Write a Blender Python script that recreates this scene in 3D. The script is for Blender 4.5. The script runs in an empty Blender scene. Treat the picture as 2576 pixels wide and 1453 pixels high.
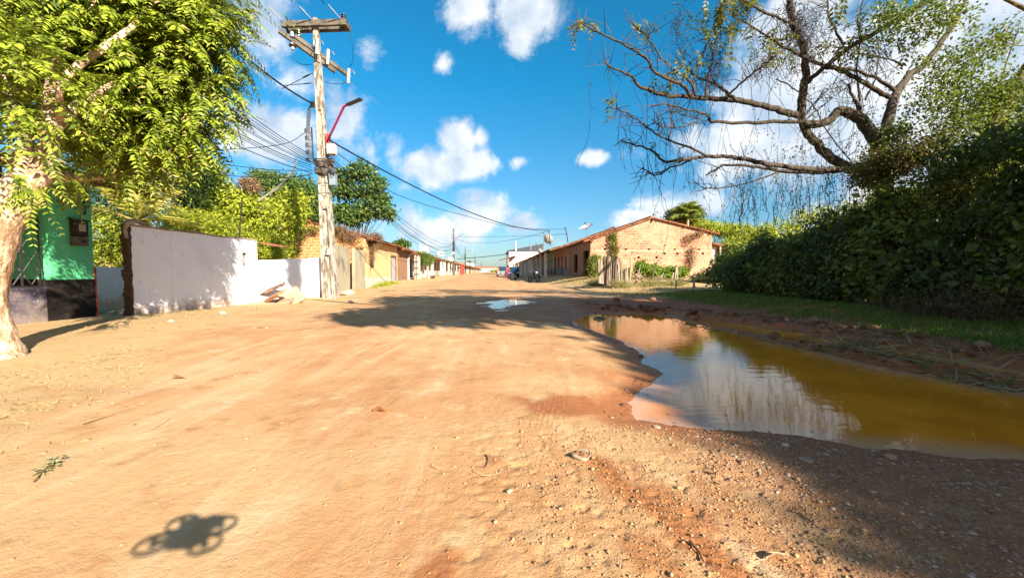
import bpy, bmesh, math, random
import numpy as np
from mathutils import Vector, Matrix

random.seed(7)
R = np.random.default_rng(11)
scene = bpy.context.scene
COL = scene.collection

# ------------------------------------------------------------------ camera
CH = 1.05                                  # eye height of the hovering camera
PITCH = 0.0445
cam_d = bpy.data.cameras.new('camera'); cam = bpy.data.objects.new('camera', cam_d); COL.objects.link(cam)
cam_d.sensor_width = 36.0
cam_d.lens = 36.0 * 1000 / 2576
cam_d.clip_start = 0.02; cam_d.clip_end = 6000
cam.location = (0, 0, CH)
cam.rotation_euler = (math.pi / 2 - PITCH, 0, 0)
scene.camera = cam

# ------------------------------------------------------------------ sun, sky, exposure
DRONE = Vector((0.0, -0.15, 1.08))
SUNV = (DRONE - Vector((-1.289, 1.5525, 0.0))).normalized()
SUN_EL = math.asin(SUNV.z); SUN_ROT = math.atan2(SUNV.x, SUNV.y)
sun_d = bpy.data.lights.new('sun', 'SUN'); sun = bpy.data.objects.new('sun', sun_d); COL.objects.link(sun)
sun_d.energy = 5.0; sun_d.angle = math.radians(0.55); sun_d.color = (1.0, 0.90, 0.74)
sun.rotation_euler = SUNV.to_track_quat('Z', 'Y').to_euler()
sun.location = (20, -25, 30)
scene.view_settings.view_transform = 'Standard'
scene.view_settings.look = 'None'
scene.view_settings.gamma = 1
scene.view_settings.exposure = 1.68

def pix_dir(px, py):
    """direction (world) of a point measured in the photograph; used only to measure the place"""
    x = px - 1288; y = -(py - 726.5); f = 1000
    return Vector((x, f * math.cos(PITCH) + y * math.sin(PITCH), -f * math.sin(PITCH) + y * math.cos(PITCH)))
def at(px, py, Y):
    d = pix_dir(px, py); return Vector((d.x / d.y * Y, Y, CH + d.z / d.y * Y))
def onz(px, py, z=0.0):
    d = pix_dir(px, py); k = (z - CH) / d.z; return Vector((d.x * k, d.y * k, z))

SKY_TOP = (0.12, 0.98, 1.22, 1); SKY_LOW = (0.60, 0.70, 0.84, 1)
CLOUD_DARK = (3.6, 4.5, 5.6, 1); CLOUD_LIGHT = (7.0, 7.1, 7.2, 1)
def build_world():
    w = bpy.data.worlds.new('World'); scene.world = w; w.use_nodes = True
    nt = w.node_tree; N = nt.nodes; L = nt.links; N.clear()
    out = N.new('ShaderNodeOutputWorld'); bg = N.new('ShaderNodeBackground')
    sky = N.new('ShaderNodeTexSky'); sky.sky_type = 'NISHITA'; sky.sun_disc = False
    sky.sun_elevation = SUN_EL; sky.sun_rotation = SUN_ROT
    sky.air_density = 1.0; sky.dust_density = 0.6; sky.ozone_density = 2.0
    tint = N.new('ShaderNodeMix'); tint.data_type = 'RGBA'; tint.blend_type = 'MULTIPLY'
    tint.inputs[0].default_value = 1
    L.new(sky.outputs[0], tint.inputs[6])
    tc = N.new('ShaderNodeTexCoord')
    s0 = N.new('ShaderNodeSeparateXYZ'); L.new(tc.outputs['Generated'], s0.inputs[0])
    el = N.new('ShaderNodeMapRange'); el.inputs[1].default_value = .0; el.inputs[2].default_value = .42; L.new(s0.outputs[2], el.inputs[0])
    tm = N.new('ShaderNodeMix'); tm.data_type = 'RGBA'; tm.inputs[6].default_value = SKY_LOW; tm.inputs[7].default_value = SKY_TOP
    L.new(el.outputs[0], tm.inputs[0]); L.new(tm.outputs[2], tint.inputs[7])
    nz = N.new('ShaderNodeTexNoise'); nz.inputs['Scale'].default_value = 7; nz.inputs['Detail'].default_value = 12
    nz.inputs['Roughness'].default_value = 0.64; nz.inputs['Distortion'].default_value = 0.3
    L.new(tc.outputs['Generated'], nz.inputs[0])
    nb = N.new('ShaderNodeTexNoise'); nb.inputs['Scale'].default_value = 2.2; nb.inputs['Detail'].default_value = 3
    L.new(tc.outputs['Generated'], nb.inputs[0])
    def math_(op, a, b=None, clamp=False):
        m = N.new('ShaderNodeMath'); m.operation = op; m.use_clamp = clamp
        for i, v in enumerate((a, b)):
            if v is None: continue
            if isinstance(v, (int, float)): m.inputs[i].default_value = v
            else: L.new(v, m.inputs[i])
        return m.outputs[0]
    cur = None; low = None
    for (px, py, a, b, s) in CLOUDS:
        d = pix_dir(px, py).normalized()
        k = 1.0 / pix_dir(px, py).length
        sub = N.new('ShaderNodeVectorMath'); sub.operation = 'SUBTRACT'; sub.inputs[1].default_value = d
        L.new(tc.outputs['Generated'], sub.inputs[0])
        mul = N.new('ShaderNodeVectorMath'); mul.operation = 'MULTIPLY'
        mul.inputs[1].default_value = (1 / (a * k), 1 / (a * k), 1 / (b * k)); L.new(sub.outputs[0], mul.inputs[0])
        ln = N.new('ShaderNodeVectorMath'); ln.operation = 'LENGTH'; L.new(mul.outputs[0], ln.inputs[0])
        f = math_('MULTIPLY', math_('SUBTRACT', 1.0, ln.outputs['Value']), s)
        f = math_('MAXIMUM', f, -1.0)
        cur = f if cur is None else math_('MAXIMUM', cur, f)
    # a scattering of further clouds over the rest of the sky
    cur = math_('MAXIMUM', cur, math_('SUBTRACT', math_('MULTIPLY', nb.outputs[0], 1.9), 1.45))
    # unseen white cloud added behind the camera as neutral fill light
    sy = N.new('ShaderNodeSeparateXYZ'); L.new(tc.outputs['Generated'], sy.inputs[0])
    fill_cloud = N.new('ShaderNodeMapRange'); fill_cloud.inputs[1].default_value = .12; fill_cloud.inputs[2].default_value = -.35; fill_cloud.inputs[3].default_value = -1; fill_cloud.inputs[4].default_value = .62
    L.new(sy.outputs[1], fill_cloud.inputs[0]); cur = math_('MAXIMUM', cur, fill_cloud.outputs[0])
    dens = math_('ADD', cur, math_('MULTIPLY', math_('SUBTRACT', nz.outputs[0], 0.53), 2.6))
    mr = N.new('ShaderNodeMapRange'); mr.interpolation_type = 'SMOOTHSTEP'
    mr.inputs[1].default_value = 0.03; mr.inputs[2].default_value = 0.62; L.new(dens, mr.inputs[0])
    sep = N.new('ShaderNodeSeparateXYZ'); L.new(tc.outputs['Generated'], sep.inputs[0])
    up = N.new('ShaderNodeMapRange'); up.inputs[1].default_value = 0.0; up.inputs[2].default_value = 0.04; L.new(sep.outputs[2], up.inputs[0])
    # cloud brightness: thick bright tops, bluish thin and lower parts
    n2 = N.new('ShaderNodeTexNoise'); n2.inputs['Scale'].default_value = 11; n2.inputs['Detail'].default_value = 5
    mp = N.new('ShaderNodeMapping'); mp.inputs['Location'].default_value = (0, 0, 0.035); L.new(tc.outputs['Generated'], mp.inputs[0]); L.new(mp.outputs[0], n2.inputs[0])
    cm = N.new('ShaderNodeMapRange'); cm.inputs[1].default_value = 0.36; cm.inputs[2].default_value = 0.62; L.new(n2.outputs[0], cm.inputs[0])
    cc = N.new('ShaderNodeMix'); cc.data_type = 'RGBA'
    cc.inputs[6].default_value = CLOUD_DARK; cc.inputs[7].default_value = CLOUD_LIGHT
    L.new(cm.outputs[0], cc.inputs[0])
    mx = N.new('ShaderNodeMix'); mx.data_type = 'RGBA'
    L.new(math_('MULTIPLY', math_('MULTIPLY', mr.outputs[0], up.outputs[0]), 0.95), mx.inputs[0])
    L.new(tint.outputs[2], mx.inputs[6]); L.new(cc.outputs[2], mx.inputs[7])
    L.new(mx.outputs[2], bg.inputs[0]); bg.inputs[1].default_value = 0.05
    L.new(bg.outputs[0], out.inputs[0])

CLOUDS = [(1170, 25, 95, 90, 1), (1350, 25, 135, 100, 1.1), (1310, 90, 60, 70, .8), (1115, 158, 42, 55, .9), (930, 120, 40, 45, .4),
    (1160, 350, 75, 90, 1.2), (1165, 410, 110, 60, 1.3), (1075, 420, 120, 70, 1), (985, 385, 60, 60, .5), (1205, 345, 40, 45, 1),
    (1310, 405, 42, 30, .9), (1500, 398, 55, 24, .9), (1560, 402, 45, 26, .3), (1210, 540, 110, 75, 1.1), (1140, 575, 90, 55, .6),
    (1310, 565, 90, 40, .8), (1245, 600, 260, 30, .35), (650, 60, 140, 160, 1.0), (730, 190, 90, 110, .6), (645, 350, 140, 90, 1.0),
    (740, 330, 100, 90, .9), (870, 300, 80, 130, .7), (930, 385, 60, 70, .6), (1050, 585, 100, 70, .6), (950, 560, 90, 80, .5), (1680, 525, 160, 50, .8),
    (1600, 545, 90, 35, 1), (1770, 515, 100, 50, .7), (2130, 260, 430, 260, 1.7), (2420, 90, 230, 170, 1.4), (1950, 330, 280, 150, 1.3),
    (2020, 40, 200, 90, 1.0), (1900, 500, 220, 60, .4), (2300, 480, 300, 160, 1.2), (400, 250, 300, 200, .3),
    (1190, 500, 60, 40, .8), (1020, 470, 70, 25, .5), (2000, -150, 350, 120, .9), (1500, -200, 260, 90, .6)]
build_world()

# ------------------------------------------------------------------ helpers
def fract(a): return a - np.floor(a)
def vnoise(x, y, seed=0):
    x = np.asarray(x, float); y = np.asarray(y, float)
    xi = np.floor(x); yi = np.floor(y); fx = x - xi; fy = y - yi
    fx = fx * fx * (3 - 2 * fx); fy = fy * fy * (3 - 2 * fy)
    def h(i, j): return fract(np.sin(i * 127.1 + j * 311.7 + seed * 74.7) * 43758.5453)
    return (h(xi, yi) * (1 - fx) + h(xi + 1, yi) * fx) * (1 - fy) + (h(xi, yi + 1) * (1 - fx) + h(xi + 1, yi + 1) * fx) * fy
def fbm(x, y, o=4, seed=0, gain=.5):
    s = 0; a = 1; t = 0
    for i in range(o):
        s = s + a * (vnoise(x, y, seed + i) - .5); t += a; a *= gain; x = x * 2.03 + 5.3; y = y * 2.03 + 1.7
    return s / t * 2
def ss(v, a, b):
    t = np.clip((np.asarray(v, float) - a) / (b - a), 0, 1); return t * t * (3 - 2 * t)

def tag(o, label=None, cat=None, group=None, kind=None):
    if label: o['label'] = label
    if cat: o['category'] = cat
    if group: o['group'] = group
    if kind: o['kind'] = kind
    return o
def empty(name, loc=(0, 0, 0), rz=0, label=None, cat=None, group=None):
    o = bpy.data.objects.new(name, None); COL.objects.link(o); o.location = loc; o.rotation_euler = (0, 0, rz)
    o.empty_display_size = .2
    return tag(o, label, cat, group)
def link_mesh(name, me, mat, parent=None, smooth=False):
    if mat is not None:
        for m in (mat if isinstance(mat, (list, tuple)) else [mat]): me.materials.append(m)
    if smooth and len(me.polygons): me.polygons.foreach_set('use_smooth', np.ones(len(me.polygons), bool))
    o = bpy.data.objects.new(name, me); COL.objects.link(o)
    if parent: o.parent = parent
    return o
def fast_mesh(name, V, F, uv=False):
    """V (n,3), F (m,k) with constant k"""
    V = np.ascontiguousarray(V, np.float32); F = np.ascontiguousarray(F, np.int32); m, k = F.shape
    me = bpy.data.meshes.new(name); me.vertices.add(len(V)); me.vertices.foreach_set('co', V.ravel())
    me.loops.add(m * k); me.loops.foreach_set('vertex_index', F.ravel())
    me.polygons.add(m); me.polygons.foreach_set('loop_start', np.arange(0, m * k, k, dtype=np.int32))
    me.update(calc_edges=True)
    return me
def crom(pts, n=6):
    """resample a polyline of vectors (any dimension) smoothly"""
    P = [np.array(p, float) for p in pts]
    if len(P) < 3: return P
    Q = [2 * P[0] - P[1]] + P + [2 * P[-1] - P[-2]]
    out = []
    for i in range(1, len(Q) - 2):
        a, b, c, d = Q[i - 1], Q[i], Q[i + 1], Q[i + 2]
        for k in range(n):
            t = k / n
            out.append(.5 * ((2 * b) + (c - a) * t + (2 * a - 5 * b + 4 * c - d) * t * t + (3 * b - a - 3 * c + d) * t ** 3))
    out.append(P[-1]); return out

class MB:
    def __init__(s): s.v = []; s.f = []
    def add(s, V, F):
        o = len(s.v); s.v.extend([tuple(p) for p in V]); s.f.extend([tuple(i + o for i in f) for f in F]); return s
    def box(s, x0, x1, y0, y1, z0, z1, M=None):
        V = [(x, y, z) for z in (z0, z1) for y in (y0, y1) for x in (x0, x1)]
        if M is not None: V = [M @ Vector(p) for p in V]
        return s.add(V, [(0, 2, 3, 1), (4, 5, 7, 6), (0, 1, 5, 4), (2, 6, 7, 3), (0, 4, 6, 2), (1, 3, 7, 5)])
    def bar(s, a, b, w, h=None, up=(0, 0, 1)):
        a = Vector(a); b = Vector(b); d = (b - a); L = d.length; d.normalize(); h = h or w
        u = Vector(up); 
        if abs(d.dot(u)) > .98: u = Vector((0, 1, 0))
        x = d.cross(u).normalized(); y = x.cross(d)
        V = [a + x * (i * w / 2) + y * (j * h / 2) + d * (k * L) for k in (0, 1) for j in (-1, 1) for i in (-1, 1)]
        return s.add(V, [(0, 1, 3, 2), (4, 6, 7, 5), (0, 4, 5, 1), (2, 3, 7, 6), (0, 2, 6, 4), (1, 5, 7, 3)])
    def tube(s, pts, rad, n=6, cap=True, jit=0):
        pts = [Vector(p[:3]) for p in pts]; m = len(pts)
        rad = [rad] * m if isinstance(rad, (int, float)) else list(rad)
        V = []; F = []; prev = None
        for i, p in enumerate(pts):
            d = (pts[min(i + 1, m - 1)] - pts[max(i - 1, 0)])
            if d.length < 1e-9: d = Vector((0, 0, 1))
            d.normalize()
            if prev is None:
                u = Vector((0, 0, 1)) if abs(d.z) < .9 else Vector((1, 0, 0)); x = d.cross(u).normalized()
            else:
                x = (prev - d * prev.dot(d)); x = x.normalized() if x.length > 1e-6 else d.orthogonal().normalized()
            prev = x; y = d.cross(x)
            for k in range(n):
                a = 2 * math.pi * k / n; r = rad[i] * (1 + (random.uniform(-jit, jit) if jit else 0))
                V.append(p + x * (math.cos(a) * r) + y * (math.sin(a) * r))
        for i in range(m - 1):
            for k in range(n):
                k2 = (k + 1) % n; F.append((i * n + k, i * n + k2, (i + 1) * n + k2, (i + 1) * n + k))
        if cap: F.append(tuple(range(n))[::-1]); F.append(tuple((m - 1) * n + k for k in range(n)))
        return s.add(V, F)
    def lathe(s, prof, c=(0, 0, 0), n=16, M=None):
        V = []; F = []; m = len(prof); c = Vector(c)
        for r, z in prof:
            for k in range(n):
                a = 2 * math.pi * k / n; p = Vector((math.cos(a) * r, math.sin(a) * r, z))
                V.append((M @ p if M is not None else p) + c)
        for i in range(m - 1):
            for k in range(n):
                k2 = (k + 1) % n; F.append((i * n + k, i * n + k2, (i + 1) * n + k2, (i + 1) * n + k))
        F.append(tuple(range(n))[::-1]); F.append(tuple((m - 1) * n + k for k in range(n)))
        return s.add(V, F)
    def prism(s, poly, ax, a0, a1):
        """poly: 2-D points in the two axes other than ax ('x','y','z')"""
        def mk(p, a): return {'x': (a, p[0], p[1]), 'y': (p[0], a, p[1]), 'z': (p[0], p[1], a)}[ax]
        n = len(poly); V = [mk(p, a0) for p in poly] + [mk(p, a1) for p in poly]
        F = [tuple(range(n)), tuple(range(n, 2 * n))[::-1]] + [(i, i + n, (i + 1) % n + n, (i + 1) % n) for i in range(n)]
        return s.add(V, F)
    def build(s, name, mat, parent=None, smooth=False, bevel=0, label=None):
        me = bpy.data.meshes.new(name); me.from_pydata(s.v, [], s.f)
        bm = bmesh.new(); bm.from_mesh(me); bmesh.ops.recalc_face_normals(bm, faces=bm.faces)
        if bevel: bmesh.ops.bevel(bm, geom=bm.edges, offset=bevel, segments=2, affect='EDGES', profile=.6)
        uv = bm.loops.layers.uv.new('UVMap')
        for f in bm.faces:
            n = f.normal; ax, ay, az = abs(n.x), abs(n.y), abs(n.z)
            for l in f.loops:
                c = l.vert.co
                l[uv].uv = (c.x, c.y) if az > .75 else ((c.y, c.z) if ax > ay else (c.x, c.z))
        bm.to_mesh(me); bm.free()
        o = link_mesh(name, me, mat, parent, smooth)
        if label: o['label'] = label
        return o
def copy_tree(o, parent=None):
    c = o.copy(); COL.objects.link(c); c.parent = parent
    for ch in list(o.children): copy_tree(ch, c)
    return c

# ------------------------------------------------------------------ materials
ALB = .62                                  # keeps the paint values below at real-world reflectances
def sc3(v, k=None): return tuple(min(.95, x * ALB) for x in v[:3])
class NT:
    def __init__(s, name):
        s.m = bpy.data.materials.new(name); s.m.use_nodes = True; s.t = s.m.node_tree; s.N = s.t.nodes; s.L = s.t.links
        s.b = s.N['Principled BSDF']
    def node(s, typ, **kw):
        n = s.N.new(typ)
        for k, v in kw.items(): setattr(n, k, v)
        return n
    def put(s, sock, v):
        if isinstance(v, bpy.types.NodeSocket): s.L.new(v, sock)
        else: sock.default_value = v
    def math(s, op, a, b=0.0, clamp=False):
        n = s.node('ShaderNodeMath', operation=op, use_clamp=clamp); s.put(n.inputs[0], a); s.put(n.inputs[1], b); return n.outputs[0]
    def mix(s, f, a, b, mode='MIX'):
        n = s.node('ShaderNodeMix', data_type='RGBA', blend_type=mode); s.put(n.inputs[0], f)
        for i, v in ((6, a), (7, b)): s.put(n.inputs[i], (*sc3(v), 1) if isinstance(v, tuple) and len(v) == 3 else v)
        return n.outputs[2]
    def noise(s, scale, detail=5, rough=.55, vec=None, dist=0):
        n = s.node('ShaderNodeTexNoise'); n.inputs['Scale'].default_value = scale; n.inputs['Detail'].default_value = detail
        n.inputs['Roughness'].default_value = rough; n.inputs['Distortion'].default_value = dist
        if vec is not None: s.L.new(vec, n.inputs[0])
        return n.outputs[0]
    def ramp(s, v, a, b, smooth=True):
        n = s.node('ShaderNodeMapRange'); n.interpolation_type = 'SMOOTHSTEP' if smooth else 'LINEAR'
        n.inputs[1].default_value = a; n.inputs[2].default_value = b; s.L.new(v, n.inputs[0]); return n.outputs[0]
    def pos(s): return s.node('ShaderNodeNewGeometry').outputs['Position']
    def obj(s): return s.node('ShaderNodeTexCoord').outputs['Object']
    def uv(s): return s.node('ShaderNodeTexCoord').outputs['UV']
    def bump(s, h, dist=.01, strength=1.0, prev=None):
        n = s.node('ShaderNodeBump'); n.inputs['Strength'].default_value = strength; n.inputs['Distance'].default_value = dist
        s.L.new(h, n.inputs['Height'])
        if prev is not None: s.L.new(prev, n.inputs['Normal'])
        return n.outputs[0]
    def end(s, color, rough=.85, normal=None, spec=.3, metal=0):
        s.put(s.b.inputs['Base Color'], (*sc3(color), 1) if isinstance(color, tuple) and len(color) == 3 else color)
        s.put(s.b.inputs['Roughness'], rough); s.b.inputs['Specular IOR Level'].default_value = spec; s.b.inputs['Metallic'].default_value = metal
        if normal is not None: s.L.new(normal, s.b.inputs['Normal'])
        return s.m
_mats = {}
def surf(name, c1, c2=None, scale=3, lo=.4, hi=.65, rough=.85, bump=.004, bscale=40, spec=.3, metal=0, c3=None, stretch=None, splash=None):
    """general weathered surface: c1 mottled with c2, fine c3 specks"""
    if name in _mats: return _mats[name]
    t = NT(name); v = t.pos()
    if stretch:
        mp = t.node('ShaderNodeMapping'); mp.inputs['Scale'].default_value = stretch; t.L.new(v, mp.inputs[0]); v = mp.outputs[0]
    col = c1
    if c2 is not None: col = t.mix(t.ramp(t.noise(scale, 8, .62, v), lo, hi), c1, c2)
    if c3 is not None: col = t.mix(t.ramp(t.noise(scale * 7, 4, .6, v), .58, .7), col, c3)
    if splash:                              # mud splashed up the foot of the wall, rain streaks down from its top
        p = t.pos(); sp = t.node('ShaderNodeSeparateXYZ'); t.L.new(p, sp.inputs[0]); n = t.noise(5, 6, .7, p)
        f = t.ramp(t.math('ADD', sp.outputs[2], t.math('MULTIPLY', n, -.75)), .02, -.28); col = t.mix(t.math('MULTIPLY', f, .8), col, splash)
        mp = t.node('ShaderNodeMapping'); mp.inputs['Scale'].default_value = (7, 7, .35); t.L.new(p, mp.inputs[0])
        col = t.mix(t.math('MULTIPLY', t.ramp(t.noise(1, 4, .6, mp.outputs[0]), .56, .76), .35), col, tuple(x * .5 for x in c1))
        col = t.mix(t.math('MULTIPLY', t.ramp(t.noise(2.3, 8, .75, p), .60, .66), .5), col, tuple(x * .55 for x in c1))
    nb = t.bump(t.noise(bscale, 4, .6, v), bump, .7) if bump else None
    _mats[name] = t.end(col, rough, nb, spec, metal); return _mats[name]
def plain(name, c, rough=.5, spec=.5, metal=0):
    if name in _mats: return _mats[name]
    t = NT(name); col = t.mix(t.ramp(t.noise(9, 4, .6, t.pos()), .3, .8), c, tuple(x * .8 for x in c))
    _mats[name] = t.end(col, rough, None, spec, metal); return _mats[name]
def brick(name, c1, c2, mortar, stain=(.35, .25, .17), w=.24, h=.115, pale=None, vines=None):
    if name in _mats: return _mats[name]
    t = NT(name); bt = t.node('ShaderNodeTexBrick'); t.L.new(t.uv(), bt.inputs[0])
    bt.inputs['Color1'].default_value = (*sc3(c1), 1); bt.inputs['Color2'].default_value = (*sc3(c2), 1); bt.inputs['Mortar'].default_value = (*sc3(mortar), 1)
    bt.inputs['Scale'].default_value = 1; bt.inputs['Mortar Size'].default_value = .022; bt.inputs['Mortar Smooth'].default_value = .3
    bt.inputs['Brick Width'].default_value = w; bt.inputs['Row Height'].default_value = h; bt.inputs['Bias'].default_value = -.1
    p = t.pos(); col = bt.outputs[0]
    if pale: col = t.mix(t.ramp(t.noise(.55, 5, .6, p), .42, .6), col, t.mix(.55, col, pale))
    col = t.mix(t.math('MULTIPLY', t.ramp(t.noise(4.5, 5, .7, p), .50, .60), .45), col, pale or mortar); col = t.mix(t.math('MULTIPLY', t.ramp(t.noise(3.3, 5, .7, p), .46, .38), .5), col, t.mix(.5, col, (.40, .16, .09)))
    col = t.mix(t.ramp(t.noise(1.3, 7, .65, p), .56, .74), col, t.mix(.6, col, stain))
    col = t.mix(t.ramp(t.noise(14, 4, .6, p), .3, .8), col, t.mix(.25, col, (.1, .06, .04)))
    h = t.math('SUBTRACT', 1.0, bt.outputs[1]); h2 = t.math('ADD', h, t.math('MULTIPLY', t.noise(35, 4, .6, p), .5))
    _mats[name] = t.end(col, .92, t.bump(h2, .012, .8)); return _mats[name]
def leafmat(name, dark, light, yellow=None, yf=.9, trans=.35, rough=.5, spec=.3):
    """leaf colours vary from leaf to leaf"""
    if name in _mats: return _mats[name]
    t = NT(name); g = t.node('ShaderNodeNewGeometry'); r = g.outputs['Random Per Island']
    col = t.mix(r, dark, light)
    if yellow is not None:
        r2 = t.math('FRACT', t.math('MULTIPLY', r, 37.7)); col = t.mix(t.ramp(r2, yf, min(yf + .03, 1)), col, yellow)
    p = t.noise(1.2, 3, .5, g.outputs['Position']); col = t.mix(t.ramp(p, .35, .65), col, t.mix(.25, col, dark))
    t.end(col, rough, None, spec)
    tr = t.node('ShaderNodeBsdfTranslucent'); t.put(tr.inputs[0], t.mix(.35, col, (.55, .75, .08), 'MIX'))
    ms = t.node('ShaderNodeMixShader'); ms.inputs[0].default_value = trans
    t.L.new(t.b.outputs[0], ms.inputs[1]); t.L.new(tr.outputs[0], ms.inputs[2])
    t.L.new(ms.outputs[0], t.N['Material Output'].inputs[0])
    _mats[name] = t.m; return t.m

# ------------------------------------------------------------------ foliage generators (numpy)
def unit(a): return a / np.maximum(np.linalg.norm(a, axis=-1, keepdims=True), 1e-9)
def leaf_arrays(P, D, N, L, W, mid=.45):
    """one diamond-shaped, slightly cupped leaf per row"""
    D = unit(D); S = unit(np.cross(D, N)); N2 = np.cross(S, D); L = np.asarray(L).reshape(-1, 1); W = np.asarray(W).reshape(-1, 1)
    a = P; c = P + D * L - N2 * L * .12; b = P + D * L * mid + S * W / 2 + N2 * L * .05; d = P + D * L * mid - S * W / 2 + N2 * L * .05
    V = np.stack([a, b, c, d], 1).reshape(-1, 3); F = np.arange(len(V)).reshape(-1, 4); return V, F
def pinnate(P, D, L, pairs, ll, lw, droop=.5, up=(0, 0, 1)):
    """compound leaves: P bases, D directions, L lengths; returns leaflet mesh arrays"""
    n = len(P); D = unit(D); U = np.tile(np.array(up, float), (n, 1)) + R.normal(0, .25, (n, 3))
    S = unit(np.cross(D, U)); t = np.linspace(.12, 1, pairs); g = np.array([0, 0, -1.0])
    Ps = []; Ds = []; Ns = []; Ls = []; Ws = []
    fs = R.uniform(.6, 1.2, n)
    for k, tk in enumerate(t):
        T = unit(D + g * droop * 1.6 * tk); pos = P + (D * tk + g * droop * .8 * tk * tk) * L[:, None]
        sc = (.55 + .45 * math.sin(math.pi * min(1, tk * .85 + .12)))
        for sgn in (-1, 1):
            dd = S * sgn * .85 + T * .55 + g * .22 + R.normal(0, .09, (n, 3))
            Ps.append(pos); Ds.append(dd); Ns.append(np.cross(S, T) + R.normal(0, .25, (n, 3)))
            Ls.append(ll * fs * sc * R.uniform(.8, 1.15, n)); Ws.append(lw * fs * sc * R.uniform(.85, 1.15, n))
    return leaf_arrays(np.concatenate(Ps), np.concatenate(Ds), np.concatenate(Ns), np.concatenate(Ls), np.concatenate(Ws), .38)
def crown_points(blobs, n, clump=.22, shell=(.55, 1.05), per=28):
    """clumped leaf positions in a set of ellipsoids (cx,cy,cz,rx,ry,rz)"""
    B = np.array(blobs, float); vol = (B[:, 3] * B[:, 4] * B[:, 5]) ** (2 / 3); pr = vol / vol.sum()
    nc = max(1, n // per); bi = R.choice(len(B), nc, p=pr); d = unit(R.normal(0, 1, (nc, 3)))
    r = R.uniform(shell[0], shell[1], nc)[:, None]
    C = B[bi, :3] + d * r * B[bi, 3:6]
    ci = R.integers(0, nc, n); P = C[ci] + R.normal(0, clump, (n, 3)) * np.array([1, 1, .7]); out = unit(P - B[bi[ci], :3])
    return P, out
def crown(name, blobs, n, ll, lw, mat, parent, clump=.22, shell=(.55, 1.05), per=28, label=None):
    P, O = crown_points(blobs, n, clump, shell, per)
    D = unit(O * .6 + R.normal(0, .7, P.shape) + np.array([0, 0, -.25])); N = O * .5 + R.normal(0, .6, P.shape) + np.array([0, 0, .7])
    V, F = leaf_arrays(P, D, N, ll * R.uniform(.6, 1.25, n), lw * R.uniform(.6, 1.25, n))
    o = link_mesh(name, fast_mesh(name, V, F), mat, parent)
    if label: o['label'] = label
    return o
def limbs_to(mb, base, blobs, r0, k=5, n=5):
    """crooked limbs from a fork point into each blob"""
    base = Vector(base)
    for b in blobs:
        for j in range(k):
            tip = Vector(b[:3]) + Vector((random.uniform(-.7, .7) * b[3], random.uniform(-.7, .7) * b[4], random.uniform(-.3, .8) * b[5]))
            mid = base.lerp(tip, .5) + Vector((random.uniform(-.2, .2), random.uniform(-.2, .2), random.uniform(-.3, .15))) * (tip - base).length * .4
            pts = crom([base, base.lerp(mid, .5) + Vector((0, 0, .05)), mid, tip], 4)
            mb.tube(pts, [r0 * (1 - .85 * i / (len(pts) - 1)) * .6 for i in range(len(pts))], n)
def tree(name, label, cat, base, fork_h, blobs, n, ll, lw, mat, bark, r=.14, group=None, clump=.25, limbs=4, shell=(.55, 1.05), lean=(0, 0), per=28):
    e = empty(name, base, 0, label, cat, group); b = Vector(base)
    rel = [(x[0] - b.x, x[1] - b.y, x[2] - b.z, x[3], x[4], x[5]) for x in blobs]
    mb = MB(); top = Vector((lean[0], lean[1], fork_h))
    pts = crom([(0, 0, -.15), (lean[0] * .2 + .04, lean[1] * .2, fork_h * .4), top], 5)
    mb.tube(pts, [r * (1.25 - .45 * i / (len(pts) - 1)) for i in range(len(pts))], 8, jit=.06)
    limbs_to(mb, top - Vector((0, 0, .05)), rel, r * .8, limbs); mb.build('trunk', bark, e, smooth=True)
    crown('crown', rel, n, ll, lw, mat, e, clump, shell, per)
    return e
# ------------------------------------------------------------------ shared materials
BARK = surf('bark_pale', (1.05, .74, .50), (.42, .25, .14), 9, .40, .62, bump=.05, bscale=26, c3=(.80, .60, .42), stretch=(1, 1, .45))
BARK2 = surf('bark_grey', (.12, .088, .062), (.05, .036, .028), 9, bump=.04, bscale=32, c3=(.22, .17, .12))
CONC = surf('pole_concrete', (.62, .55, .45), (.20, .16, .12), 3.2, .42, .60, bump=.006, bscale=30, c3=(.16, .13, .10), stretch=(3, 3, .8))
CONC_D = surf('dark_concrete', (.20, .17, .13), (.08, .07, .055), 3, bump=.006, c3=(.3, .26, .2))
CONC_W = surf('weathered_render', (.46, .40, .28), (.20, .17, .12), 1.6, .48, .7, bump=.006, bscale=30, c3=(.56, .5, .38), stretch=(2, 2, .6))
WHITE = surf('whitewash', (1.30, 1.27, 1.36), (1.12, 1.10, 1.22), 1.1, .5, .75, bump=.004, bscale=50, c3=(1.1, 1.08, 1.18), splash=(.75, .48, .30))
WHITE_A = surf('whitewash_aged', (.95, .90, .82), (.55, .5, .42), 1.5, .5, .72, bump=.004, splash=(.6, .4, .25))
WOOD = surf('grey_wood', (.42, .34, .27), (.20, .15, .11), 5, .4, .65, bump=.012, bscale=30, stretch=(6, 6, .7))
WOODB = surf('brown_wood', (.22, .12, .07), (.12, .06, .035), 5, bump=.006)
CABLE = surf('cable_sheath', (.018, .022, .035), None, bump=0, rough=.85, spec=.1)
IRON = plain('dark_iron', (.035, .03, .03), .55)
BLACKP = plain('black_plastic', (.02, .02, .022), .4)
PORC = plain('brown_porcelain', (.07, .03, .025), .25)
PORCW = plain('pale_porcelain', (.62, .6, .62), .3)
STEEL = plain('galvanised_steel', (.42, .42, .44), .4, .5, .7)
DARK = plain('interior_shade', (.02, .016, .014), .9, .1)  # near-black colour painted in for the shade of unlit interiors
BRICK_R = brick('pale_brick', (.46, .165, .10), (.72, .33, .19), (.76, .50, .32), pale=(.76, .50, .32), w=.36, h=.18)
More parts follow.
